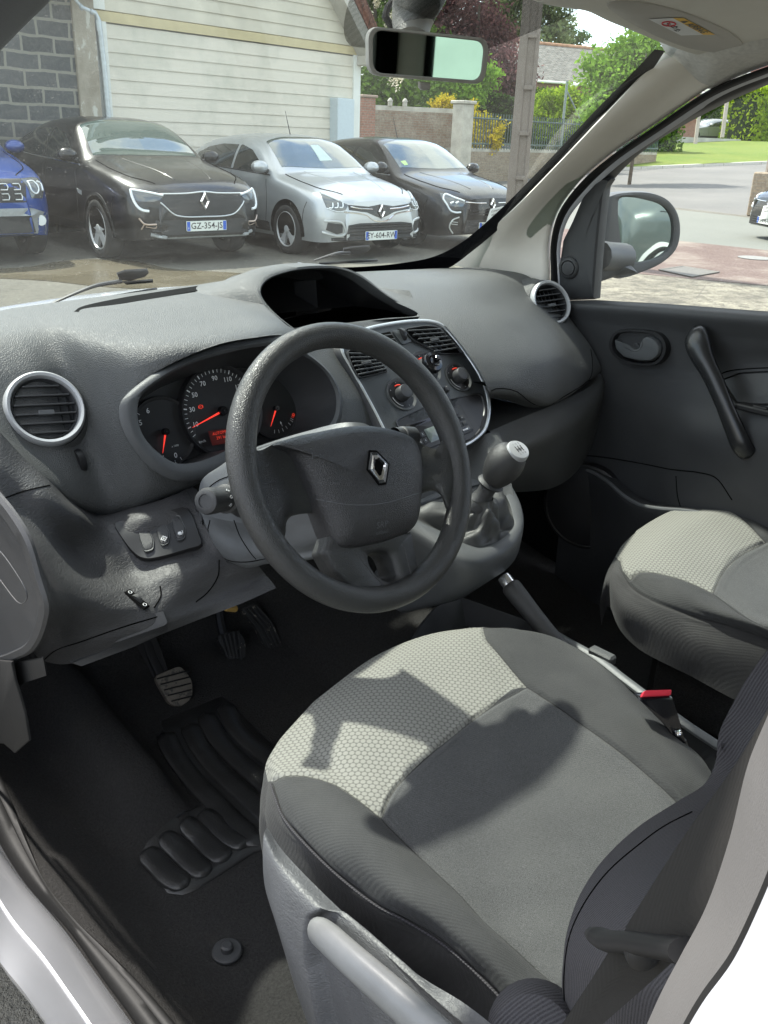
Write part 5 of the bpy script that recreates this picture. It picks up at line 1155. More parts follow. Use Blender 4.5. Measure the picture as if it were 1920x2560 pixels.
# leather boot with folds
gb = ox(1197, 1250, .012); top_c = ox(1203, 1242, .015)
gl_ = gi-V3(0, 0, .004); gcx = gl_.mean(0); rows = []
for t_ in np.linspace(0, 1, 24):
    ring = []
    rt_ = .020
    for k, p in enumerate(gl_):
        a = math.atan2(p[1]-gcx[1], p[0]-gcx[0]); tp = top_c+V3(math.cos(a)*rt_, math.sin(a)*rt_, -.004)
        q = p*(1-t_)+tp*t_; sag = .016*math.sin(math.pi*t_)
        fold = (.010*math.sin(3*a+1.2)+.006*math.sin(5*a+t_*5)+.004*math.sin(9*a-t_*7))*math.sin(math.pi*t_)**.8+.003*math.sin(t_*26)*max(0, t_-.55)*2
        ring.append(q+V3(math.cos(a)*fold*.6, math.sin(a)*fold*.6, -sag+fold*1.1))
    rows.append(ring)
gl = MB(); gl.loft(rows, closed=True); gear = empty('gear_lever', gb, None, None); gear.parent = van; gear.location = Vector(gb); gear['label'] = 'gear lever with leather boot and metal-topped knob'
gl.build('boot', M['leather'], gear, angle=180)
K0, K1 = ox(1195, 1262, .012), ox(1272, 1130, .03); ax = nrm(K1-K0); b = MB()
b.lathe(K0, ax, [(.024, -.004), (.023, .006), (.0185, .012), (.0165, .020), (.0145, .024), (.0145, .040), (.0215, .044), (.0235, .047), (.0215, .050), (.0150, .053)], 32); b.build('shaft', M['plastic'], gear)
kc = K0+ax*.056; tq = nrm(ax+V3(.10, -.05, 0)); b = MB()
b.lathe(K0+ax*.046, tq, [(.013, 0), (.018, .005), (.0245, .015), (.0295, .028), (.0318, .041), (.0312, .053), (.0280, .064), (.022, .072), (.012, .0765)], 40); kv = bvh(b); b.build('knob', grain('knob_leather', (.040, .040, .040), .40, 900, .00015), gear)
cp_, cn_ = stick(1272, 1128, kv); p1_, n1_ = stick(1252, 1112, kv)
hit = stick(1268, 1132, kv)
tn = nrm(tq*.75+nrm(CP-cp_)*.35); tcn = K0+ax*.046+tq*.064+V3(.001, -.007, .001)+tn*.005; ref = nrm(np.cross(tn, V3(1, 0, 0)))
b = MB(); b.lathe(tcn, tn, [(.0200, .000), (.0196, .006), (.0180, .0085), (.010, .0100)], 36, mi=0); Xk = nrm(V3(1, 0, 0)-tn*tn[0]); Yk = np.cross(tn, Xk)
for s in (-1, 0, 1): b.tube([tcn+tn*.0106+Xk*s*.006-Yk*.006, tcn+tn*.0106+Xk*s*.006+Yk*.006], .0005, 5, mi=1)
b.tube([tcn+tn*.0108-Xk*.006, tcn+tn*.0108+Xk*.006], .0005, 5, mi=1)
for s, c_ in ((-1, '1'), (0, '3'), (1, '5')): b.text(c_, tcn+tn*.0104+Xk*s*.006+Yk*.010, Xk, Yk, .005, 1)
for s, c_ in ((-1, '2'), (0, '4'), (1, 'R')): b.text(c_, tcn+tn*.0104+Xk*s*.006-Yk*.010, Xk, Yk, .005, 1)
b.build('knob_cap', [M['ventring'], M['black']], gear)

# glovebox underside / shelf to the right of the stack
GX = [[(1225, 1078, .20), (1290, 1050, .30), (1370, 1018, .42), (1430, 990, .54), (1480, 962, .64), (1502, 935, .70)],
      [(1235, 1100, .20), (1300, 1080, .30), (1385, 1045, .42), (1445, 1015, .54), (1490, 985, .63), (1508, 950, .69)],
      [(1258, 1130, .20), (1320, 1110, .30), (1400, 1075, .43), (1455, 1040, .55), (1498, 1003, .64), (1512, 960, .70)],
      [(1250, 1170, .22), (1310, 1160, .33), (1390, 1130, .46), (1450, 1090, .58), (1490, 1040, .66), (1510, 970, .70)],
      [(1245, 1230, .30), (1300, 1230, .40), (1380, 1220, .5), (1440, 1180, .6), (1480, 1110, .68), (1512, 985, .71)]]
S4 = surf([[ox(*q) for q in r] for r in GX], 40, 60); b = MB(); b.loft(list(S4)); b.loft([S4[0], S4[0]+V3(0, .17, .0)])
b.build('glovebox_shelf', M['dash'], van, angle=60)
b = MB(); q0 = [ox(u, v, x) for u, v, x in ((1236, 976, .205), (1262, 971, .25), (1298, 978, .30), (1325, 1000, .35), (1345, 1015, .38), (1370, 1018, .41))]; a = cr_open(q0, 40)
b.loft([a+V3(0, .012, .003), a+V3(0, .20, .01), a+V3(0, .20, -.12)]); b.build('shelf_liner', M['matt'], van)
# lettering on the passenger airbag lid and its seams
gp_ = MB(); b = gp_; groove(b, [(1238, 1012), (1222, 985), (1240, 972), (1290, 978), (1330, 1008), (1362, 1016), (1420, 985), (1472, 950), (1480, 930), (1478, 880), (1455, 810), (1420, 765)], .0011, dash_bvh, 0)
b.build('panel_gap', M['matt'], dash); gaps(dash, dash_bvh, [[(1472, 952), (1500, 938)]])
b = MB()
p, n_ = stick(1454, 912)
if p is not None:
    X_ = nrm(stick(1466, 911)[0]-p); Y_ = nrm(np.cross(n_, X_)); b.text('SRP', p+Y_*.004+n_*.0006, X_, Y_, .0085, 0); b.text('AIRBAG', p-Y_*.0035+n_*.0006, X_, Y_, .005, 0); b.build('airbag_lettering', M['lever'], dash)

# ================================================================= hand brake, tray and tunnel trim
b = MB(); zt = .615
TR = [(1005, 1640), (1050, 1562), (1085, 1520), (1118, 1498), (1150, 1492), (1180, 1502), (1300, 1545), (1370, 1585), (1400, 1605), (1487, 1655), (1560, 1720), (1700, 1810), (1800, 1870), (1800, 1990), (1640, 1900), (1400, 1780), (1150, 1720)]
q = [oz(u, v, zt) for u, v in TR]; o = lin_closed(q, 140); cc = o.mean(0)
b.loft([o-V3(0, 0, .16)+(o-cc)*.03, o-V3(0, 0, .01)+(o-cc)*.012, o+(o-cc)*.004, o-(o-cc)*.012, o-(o-cc)*.03-V3(0, 0, .008), o-(o-cc)*.10-V3(0, 0, .050)], closed=True, cap1=True)
tr_ = b.build('tunnel_tray', M['plastic'], van, angle=50)
b = MB(); b.loft([[oz(u, v, .625) for u, v in r] for r in (((1378, 1590), (1400, 1600)), ((1480, 1650), (1500, 1655)), ((1520, 1680), (1545, 1668)))]); b.box(oz(1505, 1640, .635), (.02, .05, .02), None, .004)
b.build('tray_rail', M['plastic_mid'], tr_)
b = MB(); P = cr_open([oz(u, v, .63) for u, v in ((1375, 1578), (1430, 1610), (1487, 1642), (1560, 1698), (1640, 1758), (1720, 1815), (1800, 1868))], 40); b.tube(P, .009, 10, flat=.7); b.build('tray_edge', M['shroud'], tr_)
H0, H1 = ox(1402, 1625, .03), ox(1274, 1462, .03); ax = nrm(H1-H0); L_ = np.linalg.norm(H1-H0); b = MB()
b.lathe(H0, ax, [(.0165, -.03), (.0165, 0), (.0155, L_*.3), (.0160, L_*.6), (.0172, L_*.85), (.0175, L_*.93), (.0168, L_*.975), (.0145, L_)], 30)
hb_ = b.build('hand_brake', M['brakegrip'], van, label='hand brake lever with silver release button')
b = MB(); b.lathe(H1-ax*.002, ax, [(.0135, -.004), (.0132, .002), (.0120, .0030), (.0120, .017), (.0108, .0205), (.005, .0218)], 28); b.build('release_button', simple('button_chrome', (.80, .81, .82), .22, .9, var=0), hb_)

# ================================================================= seats
def hexfab(t, v):
    """small rounded hexagon cells"""
    k = 2*math.pi/.0070; sx = t.n('SeparateXYZ'); t.set(sx.inputs[0], v); x, y = sx.outputs[0], sx.outputs[1]; s = None
    for a in (0, 60, 120):
        d = t.math('ADD', t.math('MULTIPLY', x, k*math.cos(R(a))), t.math('MULTIPLY', y, k*math.sin(R(a)))); c = t.math('COSINE', d); s = c if s is None else t.math('ADD', s, c)
    return s
def seatmat(name, scale_to_obj=True):
    t = NT(name); v = t.coord(rot=(0, 0, R(18))); s = hexfab(t, v)
    cell = t.ramp(t.math('MULTIPLY_ADD', s, 1/4.5, 1/3.), [(.06, 0.), (.26, 1.)])
    fine = t.noise(t.coord(), 1100, 3, .8); big = t.noise(t.coord(), 7, 5, .6)
    fabc = t.mix(cell, (.085, .085, .077), (.235, .235, .212)); fabc = t.mix(t.math('MULTIPLY', fine, .5), fabc, (.20, .20, .18))
    rb_ = t.n('TexWave', {'Vector': t.coord(rot=(0, 0, R(-32))), 'Scale': 95, 'Distortion': .4}); rb_.bands_direction = 'X'
    ins = t.mix(t.ramp(fine, [(.36, 0.), (.68, 1.)]), (.030, .031, .032), (.110, .112, .113))
    side = t.mix(t.math('MULTIPLY', rb_.outputs['Fac'], .30), (.023, .024, .025), (.044, .045, .046)); side = t.mix(t.ramp(fine, [(.42, 0.), (.8, .5)]), side, (.085, .085, .085))
    skirt = t.mix(t.math('MULTIPLY', fine, .8), (.018, .018, .019), (.048, .047, .048))
    def at(n_): a = t.n('Attribute'); a.attribute_name = n_; return a.outputs['Fac']
    st = lambda n_: t.math('GREATER_THAN', at(n_), 0.)
    c = t.mix(st('insert'), side, ins); c = t.mix(st('fabric'), c, fabc); c = t.mix(st('skirt'), c, skirt)
    c = t.mix(t.math('MULTIPLY', t.ramp(big, [(.35, 0.), (.75, 1.)]), .12), c, (.2, .2, .19))
    seam = t.math('LESS_THAN', at('seam'), 1.6); c = t.mix(t.math('MULTIPLY', seam, .65), c, (.02, .02, .02))
    h = t.math('ADD', t.math('MULTIPLY', cell, t.math('MULTIPLY', st('fabric'), .6)), t.math('ADD', fine, t.math('MULTIPLY', rb_.outputs['Fac'], .3)))
    return t.done(t.bsdf(Base_Color=c, Roughness=.88, Specular_IOR_Level=.25, Sheen_Weight=.06, Sheen_Roughness=.5, Normal=t.bump(h, .0005)))
M['seat'] = seatmat('seat_fabric')
def seat_part(name, grid, parent, fabric, insert, skirt, seams, label=None, groove_w=5.):
    G = grid; U, V = projA(G.reshape(-1, 3))
    dmin = np.full(U.shape, 1e9)
    for s in seams: dmin = np.minimum(dmin, poly_sd(U, V, cr_open(np.array(s, float), 40), closed=False))
    N = np.cross(np.gradient(G, axis=0), np.gradient(G, axis=1)); N /= np.linalg.norm(N, axis=2)[..., None]+1e-12; N *= np.sign((N*(CP-G)).sum(2))[..., None]
    wob = .0011*np.sin(U/47+V/61)*np.sin(U/83-V/39+1)+.0007*np.sin(U/19-V/26)*np.exp(-((dmin-30)/30)**2)+.0005*np.sin(dmin/2.6+U/30)*np.exp(-(dmin/22)**2)*(np.sin(U/37+V/53) > 0)
    G = G-N*(.0035*np.exp(-(dmin/groove_w)**2)+wob).reshape(G.shape[:2])[..., None]
    b = MB(); b.loft(list(G)); ob = b.build(name, M['seat'], parent, angle=180, label=label)
    for an, poly in (('fabric', fabric), ('insert', insert), ('skirt', skirt)):
        d = poly_sd(U, V, np.array(poly, float)) if poly is not None else np.full(U.shape, -1.)
        ob.data.attributes.new(an, 'FLOAT', 'POINT').data.foreach_set('value', d)
    ob.data.attributes.new('seam', 'FLOAT', 'POINT').data.foreach_set('value', dmin)
    return ob
ds = empty('driver_seat', (-.36, -.3, .42), None, None); ds.parent = van; ds['label'] = 'driver seat with light hexagon-weave front panel and grey insert'
# cushion: rows run across from the outer (left) skirt to the inner (right) side, cols from front to back; entries (u, v, z)
CU = [
 [(672, 2085, .655), (700, 2140, .65), (790, 2225, .645), (930, 2350, .64), (1050, 2440, .635), (1166, 2520, .63), (1260, 2600, .62)],
 [(664, 2020, .68), (700, 2090, .675), (795, 2185, .67), (935, 2305, .665), (1060, 2390, .66), (1180, 2475, .655), (1290, 2580, .65)],
 [(678, 1962, .705), (711, 2047, .70), (800, 2145, .70), (940, 2262, .695), (1066, 2334, .69), (1180, 2425, .69), (1300, 2548, .685)],
 [(705, 1938, .722), (760, 2010, .726), (850, 2110, .728), (960, 2205, .726), (1080, 2290, .722), (1200, 2385, .715), (1340, 2510, .705)],
 [(770, 1935, .728), (838, 1985, .735), (910, 2050, .738), (990, 2140, .735), (1100, 2235, .728), (1220, 2330, .718), (1370, 2490, .70)],
 [(838, 1925, .728), (900, 1975, .730), (956, 2040, .728), (1016, 2103, .722), (1116, 2200, .712), (1230, 2300, .70), (1409, 2478, .69)],
 [(860, 1880, .733), (935, 1930, .733), (1000, 1975, .729), (1080, 2050, .720), (1180, 2130, .708), (1290, 2230, .697), (1430, 2380, .69)],
 [(890, 1780, .742), (985, 1840, .742), (1075, 1890, .735), (1170, 1960, .722), (1270, 2030, .710), (1370, 2110, .700), (1480, 2230, .69)],
 [(960, 1690, .748), (1065, 1750, .748), (1165, 1815, .738), (1270, 1880, .724), (1370, 1945, .712), (1470, 2020, .702), (1570, 2110, .69)],
 [(1060, 1625, .752), (1165, 1680, .75), (1260, 1745, .740), (1360, 1815, .727), (1470, 1890, .715), (1570, 1960, .706), (1660, 2040, .695)],
 [(1150, 1590, .755), (1240, 1635, .753), (1318, 1715, .742), (1440, 1797, .732), (1559, 1883, .722), (1640, 1950, .712), (1700, 2010, .70)],
 [(1205, 1577, .755), (1290, 1605, .754), (1375, 1680, .748), (1490, 1760, .742), (1600, 1845, .73), (1680, 1920, .717), (1735, 1990, .70)],
 [(1265, 1571, .750), (1350, 1588, .749), (1440, 1650, .745), (1540, 1730, .738), (1640, 1815, .726), (1725, 1890, .712), (1770, 1960, .70)],
 [(1310, 1577, .735), (1400, 1600, .735), (1490, 1656, .732), (1587, 1742, .724), (1682, 1835, .712), (1755, 1900, .70), (1790, 1965, .69)],
 [(1300, 1590, .70), (1400, 1608, .70), (1495, 1662, .70), (1590, 1748, .69), (1690, 1845, .68), (1760, 1910, .67), (1800, 1975, .66)],
]
def front_wrap(CU, extra):
    out = []
    for r, e in zip(CU, extra): out.append([oz(*e)]+[oz(*q) for q in r])
    return out
FR = [(672, 2085, .63), (664, 2030, .655), (669, 1958, .685), (678, 1905, .700), (692, 1878, .705), (712, 1845, .708), (740, 1810, .712), (800, 1748, .722), (880, 1685, .730), (985, 1620, .737), (1085, 1586, .742), (1160, 1572, .744), (1225, 1570, .742), (1290, 1574, .725), (1290, 1590, .69)]
Gd = surf(front_wrap(CU, FR), 330, 250)
# front roll goes down under the silhouette
fr0 = Gd[:, 0]; 
roll = [fr0+V3(0, .012*math.sin(a)+.004, -.05*(1-math.cos(a))-.004*a) for a in (1.5, 1.1, .7, .35)]+[fr0]
Gd = np.concatenate([np.stack(roll, 1)[:, :-1], Gd], 1)
FAB = [(670, 1955), (662, 1900), (690, 1800), (800, 1700), (1000, 1560), (1140, 1540), (1204, 1560), (1217, 1597), (1247, 1632), (1282, 1672), (1318, 1714), (1280, 1722), (1217, 1774), (1116, 1850), (1060, 1895), (1014, 1941), (980, 1980), (955, 2041), (903, 2002), (837, 1956), (800, 1942), (761, 1934), (711, 1937), (685, 1950)]
INS = [(1318, 1714), (1280, 1722), (1217, 1774), (1116, 1850), (1014, 1941), (980, 1980), (955, 2041), (1014, 2103), (1116, 2199), (1217, 2301), (1318, 2392), (1409, 2478), (1450, 2560), (1900, 2300), (1800, 2060), (1694, 2003), (1559, 1883), (1440, 1797)]
SK = [(620, 1960), (672, 1955), (678, 1968), (690, 1998), (711, 2047), (787, 2134), (863, 2204), (944, 2265), (1014, 2301), (1066, 2334), (1116, 2366), (1217, 2458), (1303, 2551), (1360, 2660), (900, 2660), (600, 2200)]
seams = [[(1209, 1575), (1217, 1597), (1247, 1632), (1318, 1714)], [(1318, 1714), (1217, 1774), (1116, 1850), (1014, 1941), (980, 1980), (955, 2041)], [(955, 2041), (903, 2002), (837, 1956), (761, 1934), (711, 1937), (682, 1952)],
         [(955, 2041), (1014, 2103), (1116, 2199), (1217, 2301), (1318, 2392), (1409, 2478)], [(1318, 1714), (1440, 1797), (1559, 1883), (1694, 2003)], [(678, 1962), (690, 1998), (711, 2047), (787, 2134), (863, 2204), (944, 2265), (1014, 2301), (1116, 2366), (1217, 2458), (1303, 2551)]]
cu = seat_part('cushion', Gd, ds, FAB, INS, SK, seams)
# piping along the outer welt
Dv = MB(); Dv.loft(list(Gd)); dsv = bvh(Dv); b = MB()
P = [stick(u, v, dsv, .0008)[0] for u, v in cr_open(np.array(seams[5], float), 70)]; P = [p for p in P if p is not None]; b.tube(P, .0016, 6); b.build('piping', M['rib'], ds)
# moulded side cover with lever recess
SDp = [
 [(655, 2040, .655, 0), (700, 2120, .655, 0), (800, 2215, .65, 0), (940, 2345, .645, 0), (1060, 2440, .64, 0), (1180, 2540, .63, 0), (1300, 2660, .62, 0)],
]
SC1 = [[(668, 2068, -.610), (700, 2118, -.612), (790, 2215, -.614), (930, 2345, -.616), (1050, 2440, -.616), (1166, 2512, -.616), (1290, 2610, -.616)],
       [(660, 2085, -.622), (700, 2170, -.630), (780, 2260, -.634), (900, 2370, -.636), (1010, 2465, -.636), (1110, 2550, -.636), (1230, 2640, -.636)],
       [(657, 2135, -.630), (705, 2250, -.640), (770, 2330, -.644), (870, 2420, -.646), (970, 2510, -.646), (1060, 2600, -.646), (1180, 2700, -.646)],
       [(662, 2215, -.630), (705, 2330, -.644), (765, 2410, -.648), (840, 2480, -.650), (920, 2560, -.650), (1010, 2650, -.65), (1100, 2760, -.65)],
       [(690, 2310, -.620), (725, 2410, -.642), (775, 2480, -.650), (820, 2560, -.650), (880, 2640, -.650), (960, 2740, -.65), (1020, 2860, -.65)],
       [(728, 2435, -.610), (752, 2510, -.635), (790, 2580, -.648), (820, 2650, -.648), (860, 2730, -.648), (920, 2840, -.65), (980, 2960, -.65)],
       [(775, 2570, -.600), (800, 2640, -.63), (820, 2710, -.64), (850, 2790, -.64), (890, 2870, -.64), (940, 2960, -.65), (1000, 3060, -.65)]]
G2 = surf([[ox(*q) for q in r] for r in SC1], 120, 110); U2, V2 = projA(G2.reshape(-1, 3)); REC = [(772, 2300), (800, 2278), (840, 2290), (900, 2340), (1010, 2440), (1120, 2540), (1250, 2660), (1250, 2900), (860, 2800), (800, 2560), (770, 2420), (765, 2340)]
sd_ = poly_sd(U2, V2, REC).reshape(G2.shape[:2]); dz = np.clip(sd_/22+.4, 0, 1); dz = dz*dz*(3-2*dz); G2 = G2+V3(1, 0, 0)*(dz*.016)[..., None]
b = MB(); b.loft(list(G2)); b.build('side_cover', M['seatplastic'], ds, angle=180, label='moulded grey side cover of the driver seat')
P = cr_open([ox(u, v, x) for u, v, x in ((795, 2328, -.640), (820, 2345, -.655), (880, 2400, -.662), (960, 2470, -.664), (1050, 2550, -.664), (1160, 2650, -.664), (1300, 2780, -.664))], 60)
b = MB(); b.tube(P, np.interp(np.linspace(0, 1, 60), [0, .03, .1, .5, 1], [.010, .0155, .0165, .0175, .018]), 20, flat=.8, upv=(-1, 0, 0)); b.build('height_lever', M['lever'], ds)
# seat sub-frame below cushion (keeps light out)
b = MB(); b.box((-.34, -.28, .55), (.40, .44, .16), None, .02); b.build('seat_frame', M['black'], ds)
# back rest: bolster surfaces
BK = [[(1418, 2540, -.56), (1405, 2470, -.565), (1408, 2400, -.565), (1415, 2340, -.555), (1436, 2268, -.53), (1466, 2208, -.49), (1510, 2147, -.44), (1598, 2065, -.35), (1694, 2003, -.27), (1765, 1955, -.21), (1788, 1905, -.185), (1797, 1835, -.17), (1822, 1778, -.15), (1870, 1692, -.13), (1930, 1612, -.11), (1990, 1560, -.10)],
      [(1440, 2550, -.575), (1430, 2470, -.580), (1436, 2395, -.58), (1455, 2335, -.565), (1485, 2270, -.54), (1525, 2205, -.50), (1580, 2140, -.44), (1660, 2075, -.36), (1745, 2020, -.28), (1810, 1970, -.22), (1835, 1910, -.18), (1850, 1850, -.165), (1880, 1790, -.145), (1920, 1720, -.13), (1970, 1650, -.11), (2030, 1600, -.10)],
      [(1490, 2560, -.60), (1490, 2475, -.605), (1500, 2400, -.60), (1530, 2340, -.585), (1570, 2275, -.56), (1620, 2215, -.52), (1680, 2165, -.46), (1750, 2110, -.38), (1820, 2060, -.30), (1880, 2010, -.24), (1900, 1950, -.20), (1920, 1890, -.18), (1950, 1830, -.16), (1990, 1760, -.14), (2050, 1700, -.12), (2100, 1650, -.11)],
      [(1560, 2600, -.62), (1570, 2520, -.625), (1600, 2450, -.625), (1640, 2390, -.61), (1690, 2330, -.59), (1750, 2280, -.55), (1810, 2230, -.49), (1870, 2180, -.41), (1930, 2130, -.33), (1990, 2080, -.27), (2020, 2020, -.23), (2050, 1960, -.21), (2080, 1900, -.19), (2120, 1830, -.17), (2180, 1770, -.15), (2240, 1720, -.14)],
      [(1660, 2700, -.63), (1690, 2620, -.64), (1730, 2550, -.64), (1780, 2480, -.63), (1840, 2420, -.61), (1900, 2370, -.57), (1960, 2320, -.51), (2020, 2270, -.43), (2080, 2220, -.35), (2140, 2170, -.29), (2180, 2110, -.25), (2210, 2050, -.23), (2240, 1990, -.21), (2280, 1920, -.19), (2340, 1860, -.17), (2400, 1810, -.16)]]
G3 = surf([[ox(*q) for q in r] for r in BK], 90, 220)
edge0 = G3[0]; under = [edge0+V3(0, .0, -.0)+V3(0, -.045*k, -.02*k) for k in (1.6, .8, .3)]
G3 = np.concatenate([np.array(under), G3], 0)
b = MB(); b.loft(list(G3)); bkv = bvh(b)
br_ = b.build('backrest', M['rib'], ds, angle=180, label='ribbed dark bolster of the driver backrest')
b = MB(); groove(b, [(1413, 2530), (1411, 2440), (1425, 2340), (1462, 2258), (1520, 2180), (1600, 2110), (1660, 2066), (1730, 2030)], .0007, bkv, .0004)
b.build('backrest_seam', M['matt'], ds)
# recliner bulge at the foot of the backrest
b = MB(); p = ox(1335, 2600, -.60); b.lathe(p, (-.6, -.3, .6), [(.045, -.03), (.043, -.01), (.036, .004), (.02, .010)], 30); b.build('recliner_cover', M['rib'], ds)

ps = empty('passenger_seat', (.42, -.25, .42), None, None); ps.parent = van; ps['label'] = 'passenger seat with light hexagon-weave front panel'
PU = [
 [(1528, 1520, .655), (1555, 1580, .64), (1600, 1625, .63), (1727, 1690, .62), (1828, 1745, .61), (1950, 1800, .60)],
 [(1527, 1480, .70), (1560, 1520, .695), (1640, 1560, .69), (1740, 1610, .68), (1840, 1650, .67), (1960, 1690, .66)],
 [(1534, 1432, .725), (1580, 1468, .725), (1640, 1506, .72), (1727, 1540, .715), (1823, 1570, .71), (1960, 1612, .70)],
 [(1560, 1420, .738), (1620, 1440, .745), (1690, 1475, .742), (1770, 1520, .735), (1850, 1550, .73), (1990, 1590, .72)],
 [(1599, 1400, .745), (1660, 1420, .748), (1740, 1450, .742), (1800, 1490, .735), (1890, 1530, .73), (2030, 1570, .715)],
 [(1640, 1370, .752), (1700, 1395, .752), (1770, 1430, .745), (1830, 1440, .738), (1930, 1480, .73), (2080, 1520, .715)],
 [(1700, 1330, .758), (1760, 1350, .757), (1815, 1385, .75), (1870, 1395, .742), (1990, 1430, .732), (2140, 1470, .718)],
 [(1750, 1300, .762), (1810, 1315, .76), (1865, 1345, .752), (1940, 1360, .742), (2060, 1390, .732), (2200, 1420, .72)],
 [(1790, 1282, .763), (1850, 1292, .762), (1910, 1320, .756), (2000, 1340, .750), (2110, 1360, .74), (2250, 1380, .73)],
 [(1835, 1268, .760), (1900, 1276, .760), (1970, 1295, .757), (2060, 1320, .75), (2160, 1335, .74), (2280, 1350, .73)],
]
PF = [(1528, 1515, .64), (1526, 1455, .70), (1534, 1418, .712), (1545, 1395, .715), (1570, 1355, .722), (1612, 1318, .728), (1676, 1280, .735), (1728, 1264, .738), (1775, 1259, .738), (1822, 1259, .735)]
Gp = surf([[oz(*e)]+[oz(*q) for q in r] for r, e in zip(PU, PF)], 260, 220); fr0 = Gp[:, 0]
roll = [fr0+V3(0, .012*math.sin(a)+.004, -.05*(1-math.cos(a))-.004*a) for a in (1.5, 1.1, .7, .35)]; Gp = np.concatenate([np.stack(roll, 1), Gp], 1)
FAB = [(1530, 1385), (1540, 1340), (1640, 1250), (1819, 1245), (1822, 1262), (1864, 1301), (1916, 1354), (1851, 1388), (1808, 1431), (1783, 1481), (1740, 1460), (1699, 1444), (1634, 1429), (1599, 1428), (1573, 1448), (1555, 1425), (1547, 1400)]
INS = [(1916, 1354), (1851, 1388), (1808, 1431), (1783, 1481), (1900, 1560), (2300, 1700), (2300, 1400), (2000, 1400)]
SK = [(1480, 1400), (1535, 1405), (1547, 1418), (1578, 1466), (1631, 1500), (1727, 1538), (1823, 1567), (1960, 1612), (2100, 1700), (1900, 1900), (1500, 1700)]
seamp = [[(1822, 1262), (1864, 1301), (1916, 1354)], [(1916, 1354), (1851, 1388), (1808, 1431), (1783, 1481)], [(1783, 1481), (1740, 1460), (1699, 1444), (1634, 1429), (1599, 1428), (1573, 1448)], [(1547, 1418), (1578, 1466), (1631, 1500), (1727, 1538), (1823, 1567), (1960, 1612)], [(1783, 1481), (1850, 1530), (1960, 1590)], [(1547, 1400), (1555, 1425), (1573, 1448)]]
seat_part('cushion', Gp, ps, FAB, INS, SK, seamp)
b = MB(); b.box((.49, -.30, .53), (.34, .42, .16), None, .02); b.build('seat_frame', M['carpet'], ps)
b = MB(); rows = [[V3(x, -.50-.10*z_-.02*math.cos((x-.45)*9), .70+z_*.62) for x in np.linspace(.22, .70, 20)] for z_ in np.linspace(0, 1, 12)]; b.loft(rows); b.loft([[p+V3(0, -.10, 0) for p in r] for r in rows]); b.build('backrest', M['rib'], ps, angle=180)

# ================================================================= belt, buckle, B pillar
sbk = empty('seat_belt', ox(1559, 2329, -.70), None, None); sbk.parent = van; sbk['label'] = 'dark grey driver seat belt hanging by the door pillar'
b = MB(); lft = [ox(u, v, x) for u, v, x in ((1990, 1650, -.80), (1920, 1778, -.79), (1838, 1917, -.775), (1700, 2110, -.75), (1559, 2329, -.725))]
rgt = [ox(u, v, x) for u, v, x in ((2080, 1700, -.82), (1990, 1900, -.81), (1900, 2080, -.80), (1800, 2260, -.785), (1712, 2380, -.76))]
A, C_ = cr_open(lft, 50), cr_open(rgt, 50); b.loft([A, A*.9+C_*.1+V3(-.001, -.001, 0), A*.5+C_*.5+V3(-.004, -.002, 0), A*.1+C_*.9, C_]); b.loft([A+V3(.003, .001, 0), C_+V3(.003, .001, 0)]); b.build('webbing', M['belt'], sbk, angle=60, label='upper run of the belt webbing')
b = MB(); lft = [ox(u, v, x) for u, v, x in ((1530, 2370, -.70), (1480, 2450, -.685), (1440, 2510, -.67), (1395, 2580, -.655))]; rgt = [ox(u, v, x) for u, v, x in ((1700, 2388, -.74), (1610, 2470, -.715), (1530, 2540, -.70), (1440, 2620, -.67))]
A, C_ = cr_open(lft, 40), cr_open(rgt, 40); b.loft([A, A*.75+C_*.25+V3(-.004, -.003, 0), A*.5+C_*.5+V3(-.001, 0, 0), C_]); b.loft([A+V3(.003, .001, 0), C_+V3(.003, .001, 0)]); b.build('webbing', M['belt'], sbk, angle=60, label='lower run of the belt webbing, folded narrow')
b = MB(); P = cr_open([ox(u, v, x) for u, v, x in ((1480, 2332, -.70), (1500, 2342, -.705), (1520, 2352, -.712), (1580, 2356, -.73), (1650, 2366, -.75), (1715, 2378, -.77))], 40); b.tube(P, np.interp(np.linspace(0, 1, 40), [0, .1, .3, 1], [.005, .0075, .0085, .0085]), 14, flat=.7)
b.build('belt_guide', M['black'], sbk, angle=60); b = MB(); b.lathe(ox(1608, 2388, -.735), (-.6, -.75, .2), [(.009, -.004), (.009, .001), (.006, .003)], 24); b.build('guide_bolt', M['black'], sbk)
# B-pillar trim and door seal at the right border
PA = [(2010, 1560, -.80), (1955, 1700, -.80), (1920, 1787, -.80), (1871, 1907, -.80), (1823, 2099, -.80), (1765, 2267, -.80), (1703, 2386, -.80), (1655, 2477, -.80), (1600, 2600, -.80)]
PB = [(2120, 1760, -.85), (2030, 1960, -.85), (1985, 2080, -.85), (1935, 2200, -.85), (1871, 2330, -.85), (1799, 2430, -.85), (1752, 2510, -.85), (1720, 2580, -.85), (1690, 2680, -.85)]
A, C_ = cr_open([ox(*q) for q in PA], 60), cr_open([ox(*q) for q in PB], 60)
b = MB(); b.loft([A+V3(.04, .0, 0), A, A*.9+C_*.1+V3(-.003, 0, 0), A*.6+C_*.4+V3(-.006, -.002, 0), A*.1+C_*.9, C_]); b.build('door_pillar_trim', simple('pillar_trim_grey', (.115, .112, .11), .55, var=.05, bump=.0002, bs=800), van, angle=60, label='soft grey trim of the door pillar close to the camera')
b = MB(); b.loft([C_, C_+V3(-.004, 0, 0), C_*1+V3(-.008, -.002, 0), C_+V3(-.012, .000, 0), C_+V3(-.014, -.002, 0)]); b.build('door_seal', M['rubber'], van)
